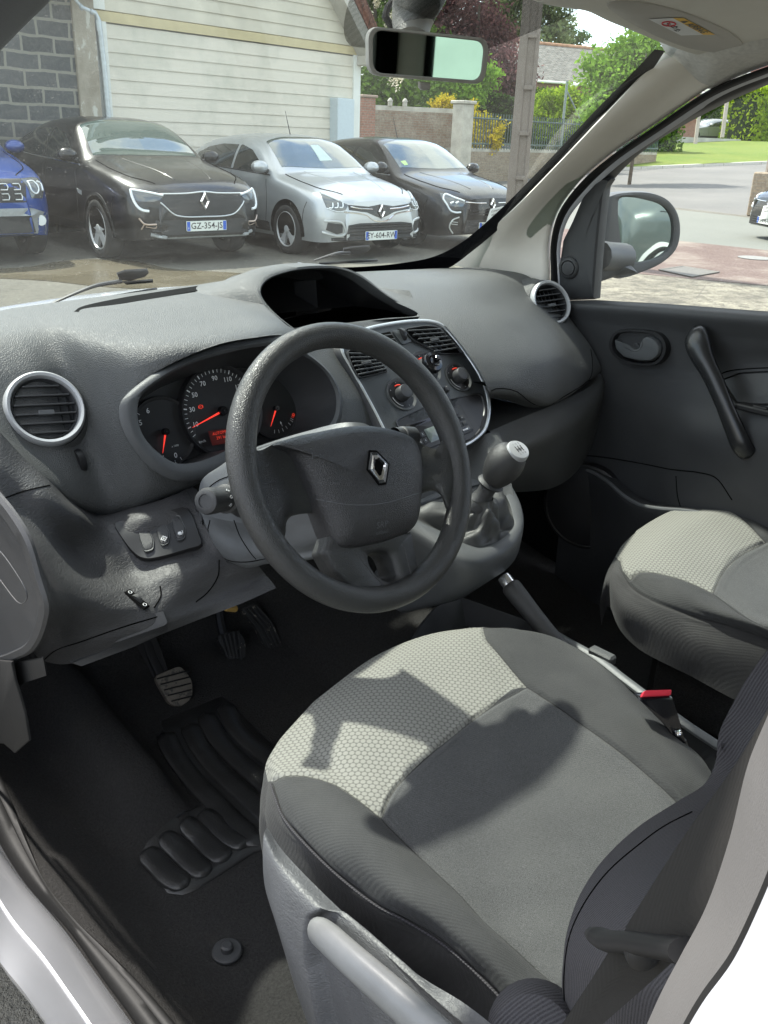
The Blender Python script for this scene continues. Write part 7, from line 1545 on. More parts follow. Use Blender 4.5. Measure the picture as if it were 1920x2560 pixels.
# ---------------------------------------------------------------- vegetation
def leafmat(name, c1, c2, c3=None, tr=.35):
    t = NT(name); oi = t.n('NewGeometry'); n = t.noise(t.world(), .8, 4, .6); c = t.mix(oi.outputs['Random Per Island'], c1, c2); c = t.mix(t.ramp(n, [(.4, 0.), (.7, .5)]), c, c3 or tuple(x*1.5 for x in c2))
    d = t.n('BsdfDiffuse', {'Color': c}); tl = t.n('BsdfTranslucent', {'Color': c}); return t.done(t.n('MixShader', {0: tr, 1: d, 2: tl}))
BARK = simple('bark', (.10, .08, .06), .95, var=.3, vs=8, bump=.02, bs=15)
def leaves(mb, centers, radii, n, size, squash=.8, shell=.55):
    """many small leaf faces scattered through a set of lobes, denser near their outside"""
    centers = np.asarray(centers, float); radii = np.asarray(radii, float); pr_ = radii**2/np.sum(radii**2); ncl = max(1, n//9); k = RNG.choice(len(centers), ncl, p=pr_)
    d = RNG.normal(size=(ncl, 3)); d /= np.linalg.norm(d, axis=1)[:, None]; r = radii[k]*(shell+(1-shell)*RNG.random(ncl)**.5)*(1+.18*RNG.normal(size=ncl)); cc = centers[k]+d*r[:, None]*V3(1, 1, squash)
    cc = np.repeat(cc, 9, 0); N_ = len(cc); pos = cc+RNG.normal(size=(N_, 3))*size*1.5; a = RNG.normal(size=(N_, 3)); a /= np.linalg.norm(a, axis=1)[:, None]; h = RNG.normal(size=(N_, 3)); c_ = np.cross(a, h); c_ /= np.linalg.norm(c_, axis=1)[:, None]
    s = size*(.6+.8*RNG.random(N_))[:, None]; a *= s; c_ *= s*.55; vs = np.stack([pos-a, pos+c_, pos+a, pos-c_], 1).reshape(-1, 3); mb.add(vs, [(4*i, 4*i+1, 4*i+2, 4*i+3) for i in range(N_)])
def tree(name, base, H, lobes, n, size, mat, label, cat='tree', group=None, trunk_r=.2, extra=None, squash=.8):
    base = np.asarray(base, float); o = empty(name, base, label, cat, group); b = MB(); top = base+V3(0, 0, H*.7)
    b.tube([base-V3(0, 0, .3), base+V3(.05*H*.1, 0, H*.35), top], [trunk_r, trunk_r*.7, trunk_r*.25], 8)
    for c, r in lobes[:8]:
        c = np.asarray(c, float); b.tube([base+V3(0, 0, H*.3), (base+V3(0, 0, H*.3)+c)/2+V3(0, 0, .2), c], [trunk_r*.4, trunk_r*.22, trunk_r*.08], 6)
    b.build('trunk', BARK, o)
    b = MB(); leaves(b, [c for c, r in lobes], [r for c, r in lobes], n, size, squash); b.build('crown', mat, o, angle=1)
    if extra: extra(o)
    return o
def lob(u, v, d, r): return (dep(u, v, d), r)
GL = leafmat('chestnut_leaf', (.05, .11, .015), (.12, .20, .03)); GL2 = leafmat('bright_leaf', (.12, .22, .015), (.30, .40, .03)); PUR = leafmat('beech_leaf', (.085, .04, .05), (.22, .11, .11), (.30, .19, .17)); CON = leafmat('cedar_leaf', (.08, .13, .05), (.20, .26, .11)); DK = leafmat('hedge_leaf', (.025, .055, .012), (.06, .11, .02)); MAP = leafmat('maple_leaf', (.09, .20, .02), (.22, .36, .05)); YEL = leafmat('yellow_leaf', (.45, .36, .02), (.70, .52, .03), (.20, .26, .02))
def g0(u, v, d): p = dep(u, v, d); p[2] = 0; return p
CRM = simple('cream_flowers', (.72, .66, .50), .8, var=.1)
def flowers(o):
    for u, v in ((885, 45), (912, 65), (918, 52), (985, 215), (1000, 198), (970, 60), (940, 20)):
        b = MB(); p = dep(u, v, 31); leaves(b, [p+V3(0, 0, k*.12) for k in range(5)], [.10*(1-k*.15) for k in range(5)], 90, .05)
        b.build('flower_spike', CRM, o, angle=1)
tree('chestnut_tree', g0(930, 300, 34), 9, [lob(u, v, d, r) for u, v, d, r in ((900, 20, 34, 1.5), (960, 40, 34, 1.6), (930, -60, 35, 2.0), (990, 110, 33, 1.5), (940, 190, 33, 1.5), (990, 230, 33, 1.3), (900, 240, 34, 1.2), (1030, -60, 35, 1.6))], 15000, .11, GL, 'green horse chestnut with cream flower spikes above the brick wall', extra=flowers)
tree('copper_beech', g0(1180, 300, 42), 10, [lob(u, v, d, r) for u, v, d, r in ((1080, 60, 42, 1.7), (1150, 70, 42, 1.9), (1210, 120, 42, 1.7), (1260, 180, 41, 1.3), (1100, 140, 42, 1.6), (1060, 210, 41, 1.2), (1270, 205, 41, 1.0), (1190, 45, 43, 1.1), (1235, 210, 41, .9))], 16000, .11, PUR, 'purple-leaved copper beech left of the utility pole')
tree('cedar_tree', g0(1310, 300, 60), 15, [lob(u, v, d, r) for u, v, d, r in ((1270, 20, 60, 1.4), (1230, 45, 60, 1.2), (1290, -20, 60, 1.6), (1350, 20, 60, 1.3), (1400, 50, 60, .9), (1395, 75, 60, .9), (1370, 90, 60, .8), (1300, 70, 60, 1.4), (1260, 90, 60, 1.0), (1410, 95, 60, .6), (1340, -40, 60, 1.4))], 9000, .14, CON, 'tall open cedar with layered branches behind the utility pole', squash=.45)
tree('maple_tree', g0(1590, 330, 30), 6, [lob(u, v, d, r) for u, v, d, r in ((1560, 150, 30, .8), (1610, 120, 30, .8), (1500, 200, 30, .55), (1560, 200, 30, .8), (1640, 180, 30, .9), (1520, 245, 30, .6), (1590, 260, 30, .9), (1475, 160, 30, .35), (1500, 280, 30, .6), (1650, 250, 30, .8))], 13000, .085, MAP, 'fresh green maple at the right edge of the windscreen', trunk_r=.07)
tree('lime_shrub', g0(1400, 330, 36), 3, [lob(u, v, d, r) for u, v, d, r in ((1370, 250, 36, .6), (1400, 270, 36, .6), (1345, 280, 36, .6), (1440, 265, 36, .55), (1480, 285, 36, .5), (1380, 310, 36, .6), (1450, 320, 36, .6), (1420, 240, 36, .4))], 7000, .07, GL2, 'yellow-green shrub right behind the utility pole', 'shrub', trunk_r=.06)
tree('flowering_shrub', g0(1205, 350, 31.5), 2, [lob(u, v, d, r) for u, v, d, r in ((1190, 330, 31.5, .40), (1220, 345, 31.5, .40), (1240, 325, 31.5, .3), (1200, 300, 31.5, .35), (1180, 360, 31.5, .35), (1215, 310, 31.5, .3), (1180, 270, 31.5, .22), (1230, 360, 31.5, .3))], 5000, .05, YEL, 'yellow flowering shrub beside the gate pier behind the railings', 'shrub', trunk_r=.05)
tree('yellow_shrub', g0(1115, 300, 31.5), 2.4, [lob(u, v, d, r) for u, v, d, r in ((1090, 262, 31.5, .22), (1115, 258, 31.5, .25), (1130, 266, 31.5, .16), (1095, 275, 31.5, .2))], 1500, .05, YEL, 'small clump of yellow flowers just above the tall brick wall', 'shrub', trunk_r=.04)
tree('garden_tree', g0(1140, 300, 35), 4, [lob(u, v, d, r) for u, v, d, r in ((1080, 225, 35, .7), (1130, 215, 35, .7), (1170, 235, 35, .7), (1215, 190, 35, .5), (1120, 250, 35, .6), (1060, 240, 35, .6))], 7000, .08, MAP, 'light green tree below the copper beech', trunk_r=.1)
tree('distant_tree', g0(1430, 300, 75), 9, [lob(u, v, d, r) for u, v, d, r in ((1430, 95, 75, .9), (1455, 98, 75, .7), (1405, 102, 75, .6))], 1500, .12, DK, 'dark treetop just over the slate ridge', trunk_r=.1)
def hedge(name, a, c, th, z0, z1, n, size, mat, label, cat='hedge'):
    a, c = V3(a[0], a[1], z0), V3(c[0], c[1], z0); d = c-a; L_ = np.linalg.norm(d); d /= L_; nn = V3(-d[1], d[0], 0); o = empty(name, (a+c)/2, label, cat); b = MB(); N_ = n
    face = RNG.random(N_); s = RNG.random(N_)*L_; hgt = RNG.random(N_); dep_ = RNG.random(N_); P = np.empty((N_, 3)); nz_ = np.sin(s*1.3)*.12+np.sin(s*.41+1)*.18
    top_ = face < .3; en_ = RNG.random(N_) < .06; s = np.where(en_, np.round(RNG.random(N_))*L_, s); off = np.where(top_ | en_, (dep_-.5)*th, np.where(face < .75, -th/2, th/2)); zz = np.where(top_, z1+nz_, z0+hgt*(z1-z0)+nz_*hgt)
    P = a+d*s[:, None]+nn*(off+.06*RNG.normal(size=N_))[:, None]; P[:, 2] = zz+.05*RNG.normal(size=N_)
    q = RNG.normal(size=(N_, 3)); q /= np.linalg.norm(q, axis=1)[:, None]; h = np.cross(q, RNG.normal(size=(N_, 3))); h /= np.linalg.norm(h, axis=1)[:, None]; sz = size*(.6+.8*RNG.random(N_))[:, None]
    vs = np.stack([P-q*sz, P+h*sz*.6, P+q*sz, P-h*sz*.6], 1).reshape(-1, 3); b.add(vs, [(4*i, 4*i+1, 4*i+2, 4*i+3) for i in range(N_)]); b.build('foliage', mat, o, angle=1)
    b = MB(); b.box((a+c)/2+V3(0, 0, (z1-z0)/2), (L_-.5, th*.75, (z1-z0)*.97), (d, nn, V3(0, 0, 1)), .1); b.build('dark_core', simple(name+'_core', (.02, .035, .01), 1.), o)  # plain dark box filling the hedge behind its leaf faces
zh = dep(1200, 232, 38)[2]; hedge('clipped_hedge', g0(850, 300, 38), g0(1345, 300, 40), 1.2, 0, zh, 15000, .09, DK, 'dark green clipped hedge behind the brick wall and railings')
zh = dep(1450, 250, 44)[2]; hedge('garden_hedge', g0(1330, 300, 44), g0(1700, 300, 46), 1.2, 0, zh, 7000, .1, GL, 'mid green hedge in front of the brick house')
hz_ = dep(1880, 228, 55); zb_ = dep(1880, 362, 55)[2]; hedge('lime_hedge', dep(1846, 300, 56), dep(2100, 300, 62), 2.4, zb_-.3, hz_[2], 11000, .13, GL2, 'tall yellow-green hedge at the right of the passenger window')
hz_ = dep(1700, 235, 66); hedge('dark_hedge', dep(1480, 300, 66), dep(1960, 300, 68), 2.0, 1.5, hz_[2], 12000, .14, GL, 'green hedge behind the far silver hatchback')
tree('window_tree', dep(1640, 300, 62)*V3(1, 1, 0)+V3(0, 0, 2), 5, [lob(u, v, d, r) for u, v, d, r in ((1640, 300, 61, .9), (1690, 290, 61, .8), (1620, 330, 60, .7), (1730, 275, 61, .8), (1790, 262, 61, .7), (1660, 322, 60, .5))], 5000, .1, DK, 'dark bush hanging over the low white wall in front of the hatchback', 'bush', trunk_r=.08)
# low white wall with concrete fence posts
la_, lb_ = dep(1590, 366, 53), dep(1850, 362, 56); zt2 = dep(1700, 342, 54)[2]; zb2 = dep(1700, 366, 54)[2]
wallbox('low_white_wall', la_, lb_, .25, zb2-.6, zt2, simple('white_wall', (.42, .43, .40), .9, var=.2, vs=1.5), None); lwo = bpy.data.objects['low_white_wall']; tag(lwo, 'low whitish rendered wall at the top of the lawn', 'wall')
cpm = simple('concrete_post', (.33, .30, .26), .9, var=.2); posts = []
for k, (u0, v0, u1, v1, lab) in enumerate(((1674, 320, 1671, 364, 'short concrete fence post at the bonnet of the far hatchback'), (1750, 268, 1738, 362, 'leaning concrete fence post at the middle of the far hatchback'), (1820, 235, 1805, 345, 'brown concrete fence post near the rear of the far hatchback'))):
    b = MB(); b.tube([dep(u1, v1, 52.5), dep(u0, v0, 52.5)], .13, 4); o = b.build('fence_post', cpm); tag(o, lab, 'post', 'fence posts on the low white wall')
# right-hand masonry pier with pole
b = MB(); p = g0(1925, 520, 21); pz = dep(1925, 430, 21)[2]; b.box((p[0], p[1], pz/2), (.75, .75, pz), None, .03); st = b.build('stone_pier', M['brick2']); tag(st, 'old brick pier at the right edge of the passenger window', 'pier'); l = st.data.uv_layers.new(name='UVMap')
for lp in st.data.loops: w_ = st.data.vertices[lp.vertex_index].co; l.data[lp.index].uv = (w_[0]+w_[1], w_[2])
b = MB(); b.tube([V3(p[0]+.1, p[1], pz-.2), V3(p[0]+.1, p[1], 7)], [.30, .2], 10); tag(b.build('roadside_pole', M['pole']), 'grey speckled roadside pole above the old brick pier', 'pole')
# ================================================================= PARKED CARS
def paint(name, col, metal=.0, rough=.3, dirt=.1):
    t = NT(name); v = t.coord(); n = t.noise(v, 5, 6, .7); fl = t.noise(v, 900, 1)
    c = t.mix(t.math('MULTIPLY', t.ramp(n, [(.5, 0.), (.8, 1.)]), dirt), col, (.30, .28, .24)); c = t.mix(t.math('MULTIPLY', fl, .1*metal), c, (.9, .9, .9))
    return t.done(t.bsdf(Base_Color=c, Roughness=rough, Metallic=metal, Coat_Weight=.55, Coat_Roughness=.03, Specular_IOR_Level=.3))
CP_BLACK = paint('car_black_paint', (.004, .004, .005), dirt=.02); CP_SILVER = paint('car_silver_paint', (.42, .44, .45), .55, .34, dirt=.04); CP_BLUE = paint('car_blue_paint', (.008, .045, .22), .3, .3); CP_GREY = paint('car_grey_paint', (.30, .32, .33), .5, .35); CP_DGREY = paint('car_dark_grey_paint', (.13, .15, .15), .4, .35)
M['carglass'] = simple('car_side_glass', (.010, .014, .013), .03, var=0, spec=.9)
t = NT('car_windscreen'); M['carws'] = t.done(t.bsdf(Base_Color=(.05, .075, .07), Roughness=.03, Specular_IOR_Level=1., Coat_Weight=1., Coat_Roughness=.0))
M['tyre'] = simple('tyre', (.020, .020, .020), .85, bump=.004, bs=60); M['alloy'] = simple('alloy', (.55, .56, .57), .4, .25, var=.05)
M['carplastic'] = simple('car_black_trim', (.022, .023, .024), .6, bump=.001, bs=120); M['lampglass'] = simple('lamp_glass', (.10, .11, .115), .06, .3, var=0, spec=1.); M['lampwhite'] = simple('lamp_white', (.72, .76, .78), .15, .1, var=0); M['wellblack'] = simple('wheel_well', (.004, .004, .004), 1., var=0, spec=0)
M['platewhite'] = simple('plate_white', (.66, .70, .66), .45, var=0); M['plateblue'] = simple('plate_blue', (.02, .10, .50), .4, var=0); M['ink'] = simple('plate_ink', (.012, .012, .012), .5, var=0); M['skid'] = simple('skid_grey', (.30, .32, .33), .4, .4)
def car(name, spec, loc, rotz, label, group, cat='car', front=True, full=True):
    """local: front bumper faces -y at y=0, car's right side is -x"""
    L, Wd, H = spec['L'], spec['W'], spec['H']; hw = Wd/2; k = spec['K']
    root = empty(name, (0, 0, 0), label, cat, group); pn = spec['paint']
    rows = []
    for (y, q) in k:
        rows.append([V3(x*hw, y*L, z*H) for x, z in q])
    half = surf(rows, 110, 44); left = half[:, ::-1]*V3(-1, 1, 1); S = np.concatenate([half, left[:, 1:]], 1)
    b = MB(); b.loft(list(S))
    for E_, sg in ((S[0], -1), (S[-1], 1)):
        zb_ = E_[:, 2].min(); low_ = E_*V3(1, 1, 0)+V3(0, 0, zb_); b.loft([E_*(1-f)+low_*f+V3(0, sg*.035*math.sin(min(1, f*1.6)*math.pi/2)**.7, 0)*np.clip((E_[:, 2:3]-zb_)/.15, 0, 1) for f in np.linspace(0, 1, 9)])
    b.loft([S[:, 0], S[:, -1]]); bv = bvh(b)
    b.build('body', pn, root, angle=180)
    def cast(p, d):
        h = bv.ray_cast(Vector(p)-Vector(d)*3, Vector(d))
        if h[0] is None:
            h = bv.find_nearest(Vector((max(-hw*.97, min(hw*.97, p[0])), max(0, p[1]), max(p[2], .2*H))))
        return (np.array(h[0]), np.array(h[1])) if h[0] is not None else (None, None)
    def wrap(mb, pts, d, off=.004, mi=0, n=70, smooth=False, rings=(1, .9, .75, .55, .3, .1), rimr=None):
        d = nrm(d); o = cr_closed(pts, n) if smooth else lin_closed(pts, n); c = o.mean(0); R_ = []
        for s in rings:
            ring = []
            for p in o:
                q, nn = cast(c+(p-c)*s, d)
                if q is None: q = c+(p-c)*s
                ring.append(q-d*off)
            R_.append(ring)
        skirt = [np.array(p)+d*(off+.01) for p in R_[0]]
        mb.loft([skirt]+R_, closed=True, cap1=True, mi=mi)
    def wline(mb, pts, d, r, off=.004, mi=0, n=30, curve=True):
        P = cr_open(pts, n) if curve else np.array(pts); O = []
        for p in P:
            q, nn = cast(p, nrm(d)); 
            if q is not None: O.append(q-nrm(d)*off)
        if len(O) > 2: mb.tube(O, r, 6, mi=mi)
    ctx = dict(root=root, wrap=wrap, wline=wline, cast=cast, L=L, hw=hw, H=H, S=S)
    # wheels
    wr, wy0, wy1, wx = spec['wr'], spec['wy0'], spec['wy1'], hw-.02
    for s in (-1, 1):
        for wy in (wy0, wy1):  # black patch on the body, shade of the wheel hollow put into colour
            b = MB(); arc = [(V3(s*2, wy+math.cos(a)*(wr+.055), max(.155*H+.02, wr+math.sin(a)*(wr+.055)))) for a in np.linspace(R(-35), R(215), 44)]
            wrap(b, arc, (-s, 0, 0), .006, n=60); b.build('wheel_arch', spec.get('arch', M['wellblack']), root)
            if spec.get('arch'): 
                b = MB(); wrap(b, [V3(s*2, wy+math.cos(a)*(wr+.025), max(.155*H+.03, wr+math.sin(a)*(wr+.025))) for a in np.linspace(0, 6.283, 40)[:-1]], (-s, 0, 0), .010); b.build('wheel_well', M['wellblack'], root)
            b = MB(); c = V3(s*(hw-.195), wy, wr); ax = V3(s, 0, 0)
            b.lathe(c, ax, [(wr*.60, .02), (wr*.90, .0), (wr*.985, .02), (wr, .05), (wr, .165), (wr*.975, .195), (wr*.90, .215), (wr*.73, .212), (wr*.70, .200), (wr*.69, .12)], 44, cap1=True); wh = b.build('wheel', M['tyre'], root, angle=50)
            b = MB(); rr_ = wr*.70; b.lathe(c+ax*.0, ax, [(rr_, .16), (rr_*1.01, .205), (rr_*.96, .21), (rr_*.93, .19)], 40, cap1=False)
            b.lathe(c, ax, [(rr_*.90, .13), (.02, .13)], 30, cap1=False, mi=1)
            ns = spec['spokes']
            for i in range(ns):
                for dv in ((-.14, .14) if spec.get('twin') else (0,)):
                    a = 2*math.pi*i/ns+.3+dv; dr = V3(0, math.cos(a), math.sin(a)); tg = V3(0, -math.sin(a), math.cos(a)); w0, w1 = spec.get('sw', (.05, .035))
                    b.loft([[c+ax*.195+dr*.03+tg*t_ for t_ in (-w0/2, w0/2)], [c+ax*.185+dr*rr_*.95+tg*t_ for t_ in (-w1/2, w1/2)]]); b.loft([[c+ax*.195+dr*.03+tg*t_*w0/2, c+ax*.185+dr*rr_*.95+tg*t_*w1/2] if q_ else [c+ax*.16+dr*.03+tg*t_*w0/2, c+ax*.15+dr*rr_*.95+tg*t_*w1/2] for t_ in (-1,) for q_ in (0, 1)]); b.loft([[c+ax*.195+dr*.03+tg*w0/2, c+ax*.185+dr*rr_*.95+tg*w1/2], [c+ax*.16+dr*.03+tg*w0/2, c+ax*.15+dr*rr_*.95+tg*w1/2]])
            b.lathe(c+ax*.18, ax, [(.05, 0), (.045, .025), (.02, .03)], 20); b.build('rim', [M['alloy'], M['wellblack']], wh)
    for nm, outs in spec['side'].items():
        for s in (-1, 1):
            b = MB(); wrap(b, [V3(s*2, y*L, z*H) for y, z in outs], (-s, 0, 0), .004, smooth=False, n=80); b.build('side_window', M['carglass'], root)
    b = MB(); wrap(b, [V3(x*hw, y*L, 0) for x, y in spec['ws']], (0, 0, -1), .004, n=90); b.build('windscreen', M['carws'], root)
    for s in (-1, 1):
        p, nn = cast(V3(s*2, spec['my']*L, spec['mz']*H), (-s, 0, 0)); b = MB(); c = p+V3(s*.13, -.02, .03)
        b.lathe(c+V3(0, .06, 0), (0, -1, 0), [(.01, -.02), (.085, -.01), (.10, .02), (.095, .08), (.06, .12), (.01, .135)], 20, cap0=True); b.v[-1] = (b.v[-1]-c)*V3(1.15, 1, .8)+c
        mm = b.build('wing_mirror', spec.get('mpaint', pn), root); b = MB(); b.tube([p-V3(s*.02, 0, .03), c-V3(s*.03, 0, .05)], .03, 8); b.build('mirror_arm', M['carplastic'], mm)
    if spec.get('sill'):
        for s in (-1, 1): b = MB(); wrap(b, [V3(s*2, wy0+wr+.10, .25), V3(s*2, wy1-wr-.10, .25), V3(s*2, wy1-wr-.10, .38), V3(s*2, wy0+wr+.10, .37)], (-s, 0, 0), .004); b.build('sill_trim', M['carplastic'], root)
    for s in (-1, 1):
        b = MB(); 
        for line in spec.get('lines', []): wline(b, [V3(s*2, y*L, z*H) for y, z in line], (-s, 0, 0), .004, .0)
        for hy, hz in spec['handles']: q, _ = cast(V3(s*2, hy*L, hz*H), (-s, 0, 0)); b.box(q+V3(s*.012, 0, 0), (.02, .16, .025), None, .006)
        b.build('door_gap', M['carplastic'], root)
    for s in (-1, 1):
        b = MB(); wline(b, [V3(s*x*hw, y*L, 1.5) for x, y in ((.56, .035), (.74, .09), (.80, .17), (.80, .27))], (0, 0, -1), .006, .001)
        if b.v: b.build('bonnet_gap', M['wellblack'], root)
        b = MB(); wline(b, [V3(s*x*hw, y*L, 1.5) for x, y in ((.26, .05), (.36, .15), (.46, .27))], (0, 0, -1), .012, -.007)
        if b.v: b.build('bonnet_crease', pn, root, angle=180)
        b = MB(); wline(b, [V3(s*2, y, z) for y, z in ((wy0-wr-.10, .52*H*.9), (wy0-wr-.06, .40*H), (wy0-wr-.02, .22*H))], (-s, 0, 0), .004, .001)
        if b.v: b.build('bumper_gap', M['wellblack'], root)
        b = MB(); wline(b, [V3(s*2, y*L, z*H) for y, z in ((.31, .655), (.50, .675), (.70, .70), (.84, .74))], (-s, 0, 0), .008, .004)
        if b.v: b.build('window_trim', M['chrome'] if spec['paint'] is CP_BLACK else M['carplastic'], root)
    if spec['front']: spec['front'](ctx)
    if 'ant' in spec: q, _ = cast(V3(0, spec['ant']*L, 9), (0, 0, -1)); b = MB(); b.tube([q, q+V3(0, .12, .30)] if name != 'x' else [], [.008, .003], 6); b.build('aerial', M['carplastic'], root)
    root.location = loc; root.rotation_euler = (0, 0, rotz); return root
# section rows: (x/hw, z/H) from sill up to roof centre
def hatch(hood=.62, nose=.46):
    return [(.000, [(.58, .17), (.62, .26), (.62, .36), (.56, .44), (.45, .475), (.25, .485), (0, .49)]),
     (.018, [(.78, .15), (.82, .25), (.82, .36), (.75, .465), (.60, .505), (.33, .52), (0, .525)]),
     (.055, [(.90, .14), (.93, .24), (.935, .38), (.87, .50), (.70, .545), (.38, .565), (0, .57)]),
     (.12, [(.955, .14), (.985, .24), (.99, .42), (.93, .545), (.76, .59), (.40, .615), (0, .62)]),
     (.20, [(.965, .14), (1, .25), (1, .45), (.95, .585), (.79, .63), (.42, .655), (0, .66)]),
     (.27, [(.965, .14), (1, .25), (1, .48), (.96, .62), (.81, .665), (.44, .69), (0, .695)]),
     (.30, [(.965, .14), (1, .25), (1, .49), (.965, .635), (.83, .70), (.50, .735), (0, .745)]),
     (.36, [(.965, .14), (1, .25), (1, .50), (.965, .645), (.80, .80), (.50, .845), (0, .86)]),
     (.43, [(.965, .14), (1, .25), (1, .50), (.965, .65), (.735, .90), (.46, .955), (0, .965)]),
     (.52, [(.965, .14), (1, .25), (1, .51), (.965, .66), (.715, .94), (.44, .99), (0, 1.0)]),
     (.65, [(.965, .14), (1, .25), (1, .53), (.965, .675), (.71, .935), (.44, .985), (0, .995)]),
     (.78, [(.965, .14), (1, .26), (1, .55), (.96, .695), (.69, .90), (.43, .95), (0, .96)]),
     (.88, [(.955, .15), (.99, .27), (.99, .56), (.93, .71), (.65, .84), (.40, .885), (0, .895)]),
     (.94, [(.93, .17), (.96, .30), (.96, .55), (.88, .66), (.62, .74), (.38, .77), (0, .78)]),
     (.98, [(.88, .19), (.92, .32), (.90, .50), (.80, .58), (.58, .64), (.35, .66), (0, .665)]),
     (1.0, [(.75, .22), (.80, .34), (.78, .46), (.70, .52), (.50, .55), (.30, .56), (0, .565)])]
def suv():
    k = hatch(); out = []
    for y, q in k: out.append((y, [(x, z+(.03 if i < 2 else .025*(1-abs(y-.1)) if y < .3 and i > 2 else 0)) for i, (x, z) in enumerate(q)]))
    return out
def suvcoupe():
    k = suv(); o = []
    for y, q in k:
        q = list(q)
        if .6 < y < .95: f = (y-.6)/.35; q = [(x, z-(.06*f if i > 3 else 0)+(.02*f if i == 3 else 0)) for i, (x, z) in enumerate(q)]
        o.append((y, q))
    return o
def diamond(mb, c, ex, ey, n, s, mi=0, open_=False):
    """upright lozenge badge"""
    o = [c+ey*s, c+ex*s*.62, c-ey*s, c-ex*s*.62]; i = [c+ey*s*.52, c+ex*s*.26, c-ey*s*.52, c-ex*s*.26]
    o, i = np.array(o), np.array(i); m = (o+i)/2+n*s*.16; mb.loft([o-n*.02, o, m, i, i-n*.02], closed=True, mi=mi)
def plate(ctx, txt, z, off, w=.52, y=None):
    cast, root = ctx['cast'], ctx['root']; p, n = cast(V3(0, -1, z), (0, 1, 0)); y0 = p[1]-off; b = MB(); c = V3(0, y0, z); 
    q = rounded([c+V3(x, 0, zz) for x, zz in ((-w/2, -.055), (w/2, -.055), (w/2, .055), (-w/2, .055))], .008, 3); b.slab(q, (0, -1, 0), .012, .001, mi=0)
    for s in (-1, 1): b.add([c+V3(s*w/2-s*.004, -.001, -.05), c+V3(s*w/2-s*.046, -.001, -.05), c+V3(s*w/2-s*.046, -.001, .05), c+V3(s*w/2-s*.004, -.001, .05)], [(0, 1, 2, 3)], 1)
    b.text(txt, c+V3(0, -.0012, 0), V3(1, 0, 0), V3(0, 0, 1), .098, 2, ext=.0005, bold=.008)
    b.text('F', c+V3(-w/2+.025, -.0014, -.025), V3(1, 0, 0), V3(0, 0, 1), .035, 0, ext=.0005)
    b.build('number_plate', [M['platewhite'], M['plateblue'], M['ink']], root)
FDIR = (0, 1, 0)
def mirrorx(pts, s): return [V3(s*abs(p[0]) if p[0] != 0 else 0, p[1], p[2]) for p in pts]
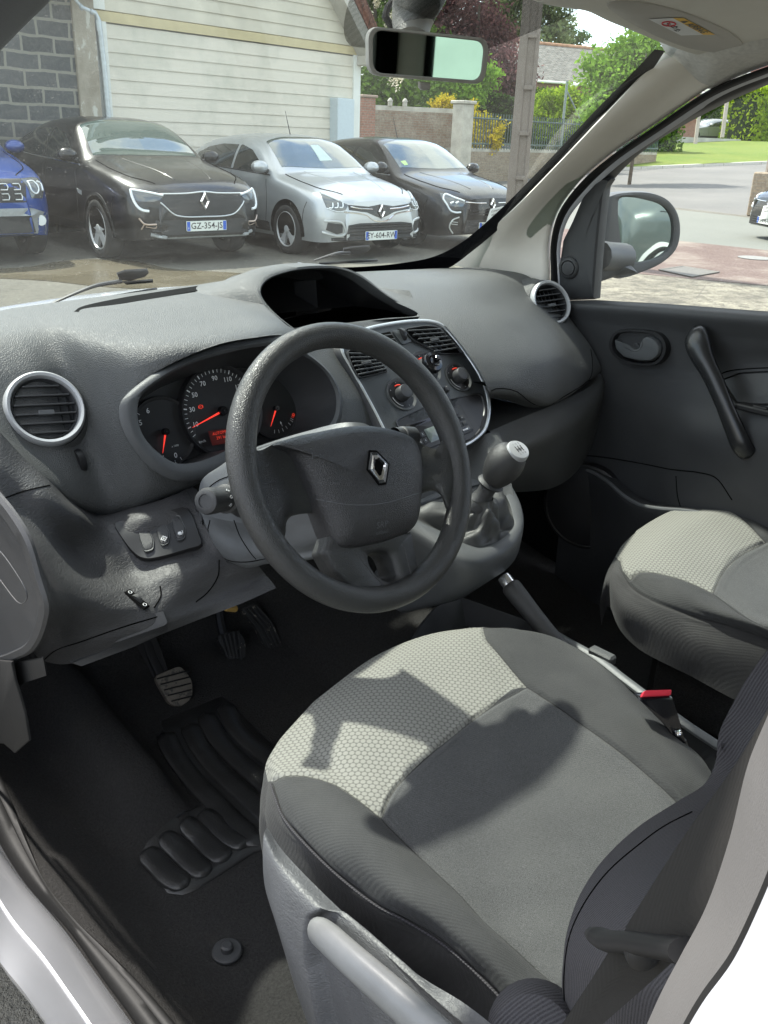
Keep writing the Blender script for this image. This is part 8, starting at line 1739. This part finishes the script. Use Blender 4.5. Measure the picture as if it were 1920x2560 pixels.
def front_clio(ctx):
    root, wrap, wline, cast = ctx['root'], ctx['wrap'], ctx['wline'], ctx['cast']
    b = MB(); wrap(b, [V3(x, -1, z) for x, z in ((-.50, .66), (-.20, .635), (0, .66), (.20, .635), (.50, .66), (.50, .60), (.22, .565), (.10, .52), (0, .49), (-.10, .52), (-.22, .565), (-.50, .60))], FDIR, .004); b.build('upper_grille', M['gloss'], root)
    b = MB(); wline(b, [V3(x, -1, z) for x, z in ((-.50, .635), (-.30, .61), (-.14, .60))], FDIR, .008, .010, curve=False) if False else None
    for s in (-1, 1): wline(b, [V3(s*x, -1, z) for x, z in ((.48, .635), (.32, .612), (.14, .602))], FDIR, .009, .008)
    wline(b, [V3(x, -1, z) for x, z in ((-.56, .575), (-.24, .535), (-.12, .47), (0, .455), (.12, .47), (.24, .535), (.56, .575))], FDIR, .012, -.004); b.build('grille_bar', M['chrome'], root)
    b = MB(); wrap(b, [V3(x, -1, z) for x, z in ((-.52, .42), (-.35, .44), (.35, .44), (.52, .42), (.56, .26), (.40, .215), (-.40, .215), (-.56, .26))], FDIR, .004); b.build('lower_grille', M['carplastic'], root)
    b = MB()
    for z in (.26, .30, .34, .38, .41): wline(b, [V3(x, -1, z) for x in (-.50, 0, .50)], FDIR, .005, .008)
    b.build('grille_slat', M['gloss'], root)
    for s in (-1, 1):
        b = MB(); wrap(b, mirrorx([V3(.50, 0, .66), V3(.60, 0, .70), V3(.70, 0, .77), V3(.86, 0, .83), V3(.84, 0, .74), V3(.80, 0, .63), V3(.68, 0, .585), V3(.55, 0, .59)], s), (-s*.45, 1, -.12), .006, 0); hl = b.build('headlight', M['lampglass'], root, angle=80)
        b = MB(); 
        for x0 in (.58, .65, .72): wline(b, mirrorx([V3(x0, 0, .69), V3(x0, 0, .635), V3(x0+.045, 0, .632)], s), (-s*.45, 1, -.12), .009, .012, curve=False, n=3) if False else wline(b, mirrorx([V3(x0, 0, .69), V3(x0, 0, .65), V3(x0+.01, 0, .632), V3(x0+.05, 0, .632)], s), (-s*.45, 1, -.12), .008, .010)
        wline(b, mirrorx([V3(.62, 0, .715), V3(.72, 0, .765), V3(.84, 0, .82)], s), (-s*.45, 1, -.12), .016, .008); wline(b, mirrorx([V3(.52, 0, .592), V3(.66, 0, .583), V3(.80, 0, .63)], s), (-s*.45, 1, -.12), .006, .010); b.build('daytime_light', M['lampwhite'], hl)
        b = MB(); wrap(b, mirrorx([V3(.58, 0, .43), V3(.78, 0, .45), V3(.80, 0, .36), V3(.66, 0, .31), V3(.58, 0, .33)], s), (-s*.35, 1, 0), .004); b.build('fog_light', M['carplastic'], root)
        b = MB(); wline(b, mirrorx([V3(.82, 0, .47), V3(.60, 0, .45), V3(.56, 0, .40), V3(.54, 0, .32), V3(.62, 0, .29), V3(.84, 0, .33)], s), (-s*.35, 1, 0), .014, .006); b.build('fog_surround', M['silver'], root)
    p, n = cast(V3(0, -1, .575), FDIR); b = MB(); diamond(b, p+V3(0, -.022, 0), V3(1, 0, 0), V3(0, 0, 1), V3(0, -1, 0), .092); b.build('badge', M['chrome'], root, angle=10)
    b = MB(); wline(b, [V3(x, -1, .25) for x in (-.7, 0, .7)], FDIR, .02, 0); b.build('lip', M['carplastic'], root)
    plate(ctx, 'EY-604-RW', .285, .02)
    b = MB(); q, _ = cast(V3(-.45, 1.35, 5), (0, 0, -1)); wrap(b, [V3(x, y, 0) for x, y in ((-.02, 1.28), (.20, 1.30), (.16, 1.58), (.02, 1.57))], (0, 0, -1), .008); b.build('windscreen_notice', simple('notice_paper', (.42, .52, .49), .3, var=.05), root)
def front_clio5(ctx):
    root, wrap, wline, cast = ctx['root'], ctx['wrap'], ctx['wline'], ctx['cast']
    b = MB(); wrap(b, [V3(x, -1, z) for x, z in ((-.50, .66), (0, .645), (.50, .66), (.52, .58), (.35, .50), (.12, .47), (0, .465), (-.12, .47), (-.35, .50), (-.52, .58))], FDIR, .004); b.build('upper_grille', M['gloss'], root)
    b = MB(); wrap(b, [V3(x, -1, z) for x, z in ((-.50, .42), (.50, .42), (.54, .24), (-.54, .24))], FDIR, .004); b.build('lower_grille', M['carplastic'], root)
    b = MB()
    for z in (.27, .31, .35, .39, .50, .54): wline(b, [V3(x, -1, z) for x in (-.45, 0, .45)], FDIR, .005, .008)
    b.build('grille_slat', M['carplastic'], root)
    b = MB(); 
    for s in (-1, 1): wline(b, [V3(s*x, -1, z) for x, z in ((.50, .655), (.30, .64), (.12, .638))], FDIR, .008, .006)
    b.build('grille_bar', M['chrome'], root)
    for s in (-1, 1):
        b = MB(); wrap(b, mirrorx([V3(.50, 0, .655), V3(.62, 0, .70), V3(.78, 0, .77), V3(.88, 0, .80), V3(.86, 0, .70), V3(.80, 0, .63), V3(.68, 0, .60), V3(.55, 0, .60)], s), (-s*.45, 1, -.12), .006); hl = b.build('headlight', M['lampglass'], root, angle=80)
        b = MB(); wline(b, mirrorx([V3(.52, 0, .67), V3(.68, 0, .725), V3(.80, 0, .775), V3(.84, 0, .72), V3(.80, 0, .64), V3(.74, 0, .55), V3(.66, 0, .525), V3(.58, 0, .525)], s), (-s*.45, 1, -.12), .013, .008)
        for x0 in (.62, .70): wline(b, mirrorx([V3(x0, 0, .665), V3(x0+.05, 0, .645)], s), (-s*.45, 1, -.12), .014, .010, n=4, curve=True)
        b.build('daytime_light', M['lampwhite'], hl)
        b = MB(); wline(b, mirrorx([V3(.60, 0, .46), V3(.70, 0, .42), V3(.74, 0, .33), V3(.68, 0, .24)], s), (-s*.35, 1, 0), .010, .002)
        for z in (.36, .39): wline(b, mirrorx([V3(.62, 0, z), V3(.72, 0, z+.01)], s), (-s*.35, 1, 0), .005, .006)
        b.build('bumper_blade', M['silver'], root)
    p, n = cast(V3(0, -1, .62), FDIR); b = MB(); diamond(b, p+V3(0, -.022, 0), V3(1, 0, 0), V3(0, 0, 1), V3(0, -1, 0), .088); b.build('badge', M['chrome'], root, angle=10)
    plate(ctx, 'FS-896-KM', .33, .02)
    b = MB(); wrap(b, [V3(x, y, 0) for x, y in ((-.56, 1.26), (-.49, 1.26), (-.48, 1.34), (-.57, 1.34))], (0, 0, -1), .006, rings=(1, .5)); b.build('windscreen_disc', simple('disc_green', (.45, .65, .25), .5, var=0), root)
    # paper notice tied to the badge
    y0 = p[1]-.055; b = MB(); a = R(-20); ex, ez = V3(math.cos(a), 0, math.sin(a)), V3(-math.sin(a), 0, math.cos(a)); c = V3(.02, y0, .47); ex = nrm(V3(.97, 0, .12)); ez = nrm(V3(.32, -.05, .95))
    q = np.array([c+ex*x*.145+ez*z*.12 for x, z in ((-1, -1), (1, -1), (1, 1), (-1, 1))]); b.slab(q, np.cross(ex, ez), .004, .0005, mi=0)
    for k_, (s_, sz, dz) in enumerate((('COMPTOIR', .045, .075), ('VEHICULE', .040, .02), ('----------', .03, -.03), ('- - - - - -', .03, -.06))): b.text(s_, c+ez*dz+np.cross(ex, ez)*.001, ex, ez, sz, 1, ext=.001)
    b.build('paper_notice', [simple('paper', (.68, .70, .68), .6, var=0), M['ink']], root, label='white paper notice tied to the badge')
def front_suv(ctx):
    root, wrap, wline, cast = ctx['root'], ctx['wrap'], ctx['wline'], ctx['cast']
    b = MB(); wrap(b, [V3(x, -1, z) for x, z in ((-.52, .76), (0, .775), (.52, .76), (.50, .68), (.38, .57), (.30, .54), (-.30, .54), (-.38, .57), (-.50, .68))], FDIR, .004); b.build('upper_grille', M['carplastic'], root)
    b = MB(); wline(b, [V3(x, -1, z) for x, z in ((-.54, .69), (-.40, .565), (-.28, .535), (0, .53), (.28, .535), (.40, .565), (.54, .69))], FDIR, .008, .004); wline(b, [V3(x, -1, z) for x, z in ((-.54, .78), (-.2, .785), (0, .80), (.2, .785), (.54, .78))], FDIR, .008, .004); b.build('grille_bar', M['silver'], root)
    b = MB(); wrap(b, [V3(x, -1, z) for x, z in ((-.60, .50), (.60, .50), (.66, .38), (.5, .34), (-.5, .34), (-.66, .38))], FDIR, .003); b.build('lower_grille', M['carplastic'], root)
    b = MB(); wline(b, [V3(x, -1, z) for x, z in ((-.66, .345), (-.52, .315), (0, .31), (.52, .315), (.66, .345))], FDIR, .022, .0); b.build('skid_bar', M['skid'], root)
    for s in (-1, 1):
        b = MB(); wrap(b, mirrorx([V3(.50, 0, .755), V3(.60, 0, .79), V3(.80, 0, .835), V3(.90, 0, .85), V3(.88, 0, .76), V3(.80, 0, .71), V3(.62, 0, .70), V3(.54, 0, .72)], s), (-s*.45, 1, -.12), .006); hl = b.build('headlight', M['lampglass'], root, angle=80)
        b = MB(); wline(b, mirrorx([V3(.50, 0, .765), V3(.66, 0, .80), V3(.88, 0, .845)], s), (-s*.45, 1, -.12), .013, .008); wline(b, mirrorx([V3(.885, 0, .845), V3(.87, 0, .76), V3(.82, 0, .66), V3(.76, 0, .615), V3(.68, 0, .60)], s), (-s*.45, 1, -.12), .016, .008); b.build('daytime_light', M['lampwhite'], hl)
        b = MB(); wline(b, mirrorx([V3(.80, 0, .52), V3(.74, 0, .46), V3(.60, 0, .455)], s), (-s*.35, 1, 0), .010, .008); wline(b, mirrorx([V3(.74, 0, .46), V3(.78, 0, .40)], s), (-s*.35, 1, 0), .008, .008, n=4); wline(b, mirrorx([V3(.73, 0, .43), V3(.61, 0, .42), V3(.60, 0, .455)], s), (-s*.35, 1, 0), .006, .008); b.build('fog_trim', simple('bronze_trim', (.55, .45, .38), .3, .8, var=0), root)
        b = MB(); wrap(b, [V3(s*2, y, z) for y, z in ((1.30, .74), (1.44, .76), (1.40, .71), (1.30, .69))], (-s, 0, 0), .004); b.build('side_badge', M['silver'], root)
    p, n = cast(V3(0, -1, .70), FDIR); b = MB(); diamond(b, p+V3(0, -.022, 0), V3(1, 0, 0), V3(0, 0, 1), V3(0, -1, 0), .105); b.build('badge', M['chrome'], root, angle=10)
    plate(ctx, 'GZ-354-JS', .43, .025)
def front_duster(ctx):
    root, wrap, wline, cast = ctx['root'], ctx['wrap'], ctx['wline'], ctx['cast']
    b = MB(); wrap(b, [V3(x, -1, z) for x, z in ((-.58, .90), (.58, .90), (.54, .66), (-.54, .66))], FDIR, .004); b.build('upper_grille', M['carplastic'], root)
    b = MB()
    for x in (.20, .36, .50, .06):
        for s in (-1, 1):
            for z in (.82, .72): b.tube([cast(V3(s*(x-.05)+dx, -1, z+dz), FDIR)[0]+V3(0, -.012, 0) for dx, dz in ((-.03, .03), (.04, .03), (.05, 0), (.04, -.03), (-.03, -.03))], .007, 6)
    b.build('grille_insert', M['silver'], root)
    b = MB(); wrap(b, [V3(x, -1, z) for x, z in ((-.84, .52), (-.6, .60), (.6, .60), (.84, .52), (.86, .30), (.70, .24), (-.70, .24), (-.86, .30))], FDIR, .004); b.build('lower_bumper', M['skid'], root)
    b = MB(); wrap(b, [V3(x, -1, z) for x, z in ((-.58, .52), (.58, .52), (.62, .34), (-.62, .34))], FDIR, .010); b.build('lower_grille', M['carplastic'], root)
    for s in (-1, 1):
        b = MB(); wrap(b, mirrorx([V3(.58, 0, .91), V3(.80, 0, .93), V3(.90, 0, .92), V3(.90, 0, .80), V3(.80, 0, .70), V3(.62, 0, .70)], s), (-s*.45, 1, -.10), .006); hl = b.build('headlight', M['lampglass'], root, angle=80)
        b = MB(); P = mirrorx([V3(.64, 0, .88), V3(.74, 0, .88), V3(.76, 0, .80), V3(.70, 0, .75), V3(.64, 0, .78), V3(.64, 0, .88)], s); wline(b, P, (-s*.45, 1, -.10), .009, .010); wline(b, mirrorx([V3(.80, 0, .88), V3(.86, 0, .86), V3(.84, 0, .78)], s), (-s*.45, 1, -.1), .014, .008); b.build('daytime_light', M['lampwhite'], hl)
        b = MB(); q, _ = cast(V3(s*.70, -1, .46), FDIR); b.lathe(q+V3(0, .01, 0), (0, -1, 0), [(.06, 0), (.055, .02), (.02, .022)], 20); b.build('fog_light', M['lampwhite'], root)
    plate(ctx, 'FR-', .45, .03) if False else None
HATCH = dict(L=4.06, W=1.75, H=1.44, K=hatch(), paint=CP_SILVER, wr=.312, wy0=.82, wy1=3.40, spokes=5, twin=True, sw=(.035, .05), my=.335, mz=.70,
 side={'f': [(.335, .665), (.40, .77), (.46, .855), (.53, .895), (.54, .895), (.54, .675)], 'r': [(.555, .68), (.555, .895), (.66, .895), (.76, .86), (.82, .80), (.80, .755), (.70, .70)]},
 ws=[(-.76, .305), (-.4, .290), (0, .285), (.4, .290), (.76, .305), (.66, .43), (.35, .44), (0, .445), (-.35, .44), (-.66, .43)], handles=[(.50, .60), (.72, .64)], lines=[[(.325, .62), (.315, .45), (.325, .22)], [(.548, .66), (.552, .40), (.56, .2)]], sill=True, front=front_clio, ant=.50)
def sp(base, **k): d = dict(base); d.update(k); return d
SUVC = sp(HATCH, L=4.57, W=1.83, H=1.57, K=suvcoupe(), paint=CP_BLACK, wr=.345, wy0=.90, wy1=3.62, front=front_suv, twin=False, spokes=5, sw=(.09, .11), arch=M['carplastic'], side={'f': [(.335, .675), (.40, .78), (.46, .865), (.53, .905), (.545, .905), (.545, .69)], 'r': [(.56, .695), (.56, .905), (.66, .895), (.74, .865), (.80, .80), (.83, .745), (.70, .71)]}); SUVC.pop('ant')
HB5 = sp(HATCH, paint=CP_BLACK, front=front_clio5, twin=False, spokes=5, sw=(.085, .05), ant=.52)
SUV = sp(HATCH, L=4.34, W=1.84, H=1.66, K=suv(), paint=CP_BLUE, wr=.35, wy0=.86, wy1=3.52, front=front_duster, arch=M['carplastic'], spokes=5, twin=False, sw=(.07, .08)); SUV.pop('ant')
CA = R(-3.5)
def place(contact, spec, side=-1):
    """origin (front centre on the ground) from the outer foot of a front wheel"""
    fx = np.array([math.cos(CA), math.sin(CA), 0]); fy = np.array([-math.sin(CA), math.cos(CA), 0])
    o = np.array(contact)-fx*side*(spec['W']/2-.05)-fy*spec['wy0']; o[2] = 0; return o
C1 = car('crossover', SUVC, place(oz(262, 645, 0), SUVC), CA, 'glossy black coupe-roofed crossover, plate GZ-354-JS, with a dull chrome lower bar', 'cars parked facing the van')
C1 = car('hatchback', HATCH, place(oz(725, 634, 0), HATCH), CA, 'silver hatchback with a large diamond badge between the two black cars', 'cars parked facing the van')
C1 = car('hatchback', HB5, place(oz(1018, 615, 0), HB5), CA, 'black hatchback with a paper notice hanging from its badge', 'cars parked facing the van')
C1 = car('crossover', SUV, place(oz(88, 634, 0), SUV, side=1), CA, 'bright blue crossover cut off by the left edge of the windscreen', 'cars parked facing the van')
# distant cars
FAR = sp(HATCH, paint=CP_GREY, front=None, spokes=7, twin=False, sw=(.04, .04))
d0 = dep(1690, 346, 58); d1 = dep(1842, 344, 61); dd_ = d1-d0; a_ = math.atan2(dd_[1], dd_[0])
C1 = car('hatchback', sp(FAR, L=float(np.linalg.norm(dd_[:2]))*1.04), (d0[0], d0[1], d0[2]-.15), a_-math.pi/2, 'dusty silver hatchback far away behind the low white wall', 'cars far away')
d0 = dep(1284, 372, 36); car('saloon', sp(FAR, paint=CP_BLACK), (d0[0]+.6, d0[1]+4.0, -.1), R(200), 'dark car partly hidden behind the railings and the utility pole', 'cars far away')
d0 = dep(1922, 540, 15.4); d0[2] = 0; car('hatchback', sp(HB5, front=front_clio5), (d0[0], d0[1], 0), R(-125), 'black car entering at the right edge of the passenger window', 'cars parked on the right')
# silver car parked behind the van: seen in the passenger door mirror
C1 = car('estate_car', sp(SUV, paint=CP_DGREY, arch=None, front=front_clio), (6.2, -5.2, 0), R(82), 'silver crossover parked behind the van, seen only in the passenger door mirror', 'cars behind the van')

# hedge and kiosk added behind the van to fill its mirror reflections
hedge('added_rear_hedge', (-12, -15, 0), (14, -17, 0), 1.5, 0, 3.0, 3000, .22, GL, 'green hedge added behind the van, seen only in its mirrors')
b = MB(); b.box((1.9, -11, 1.9), (3.4, 2.5, 3.8), None, .05); tag(b.build('added_kiosk', M['whitepaint']), 'white kiosk added behind the van, seen only in the rear-view mirror', 'kiosk')
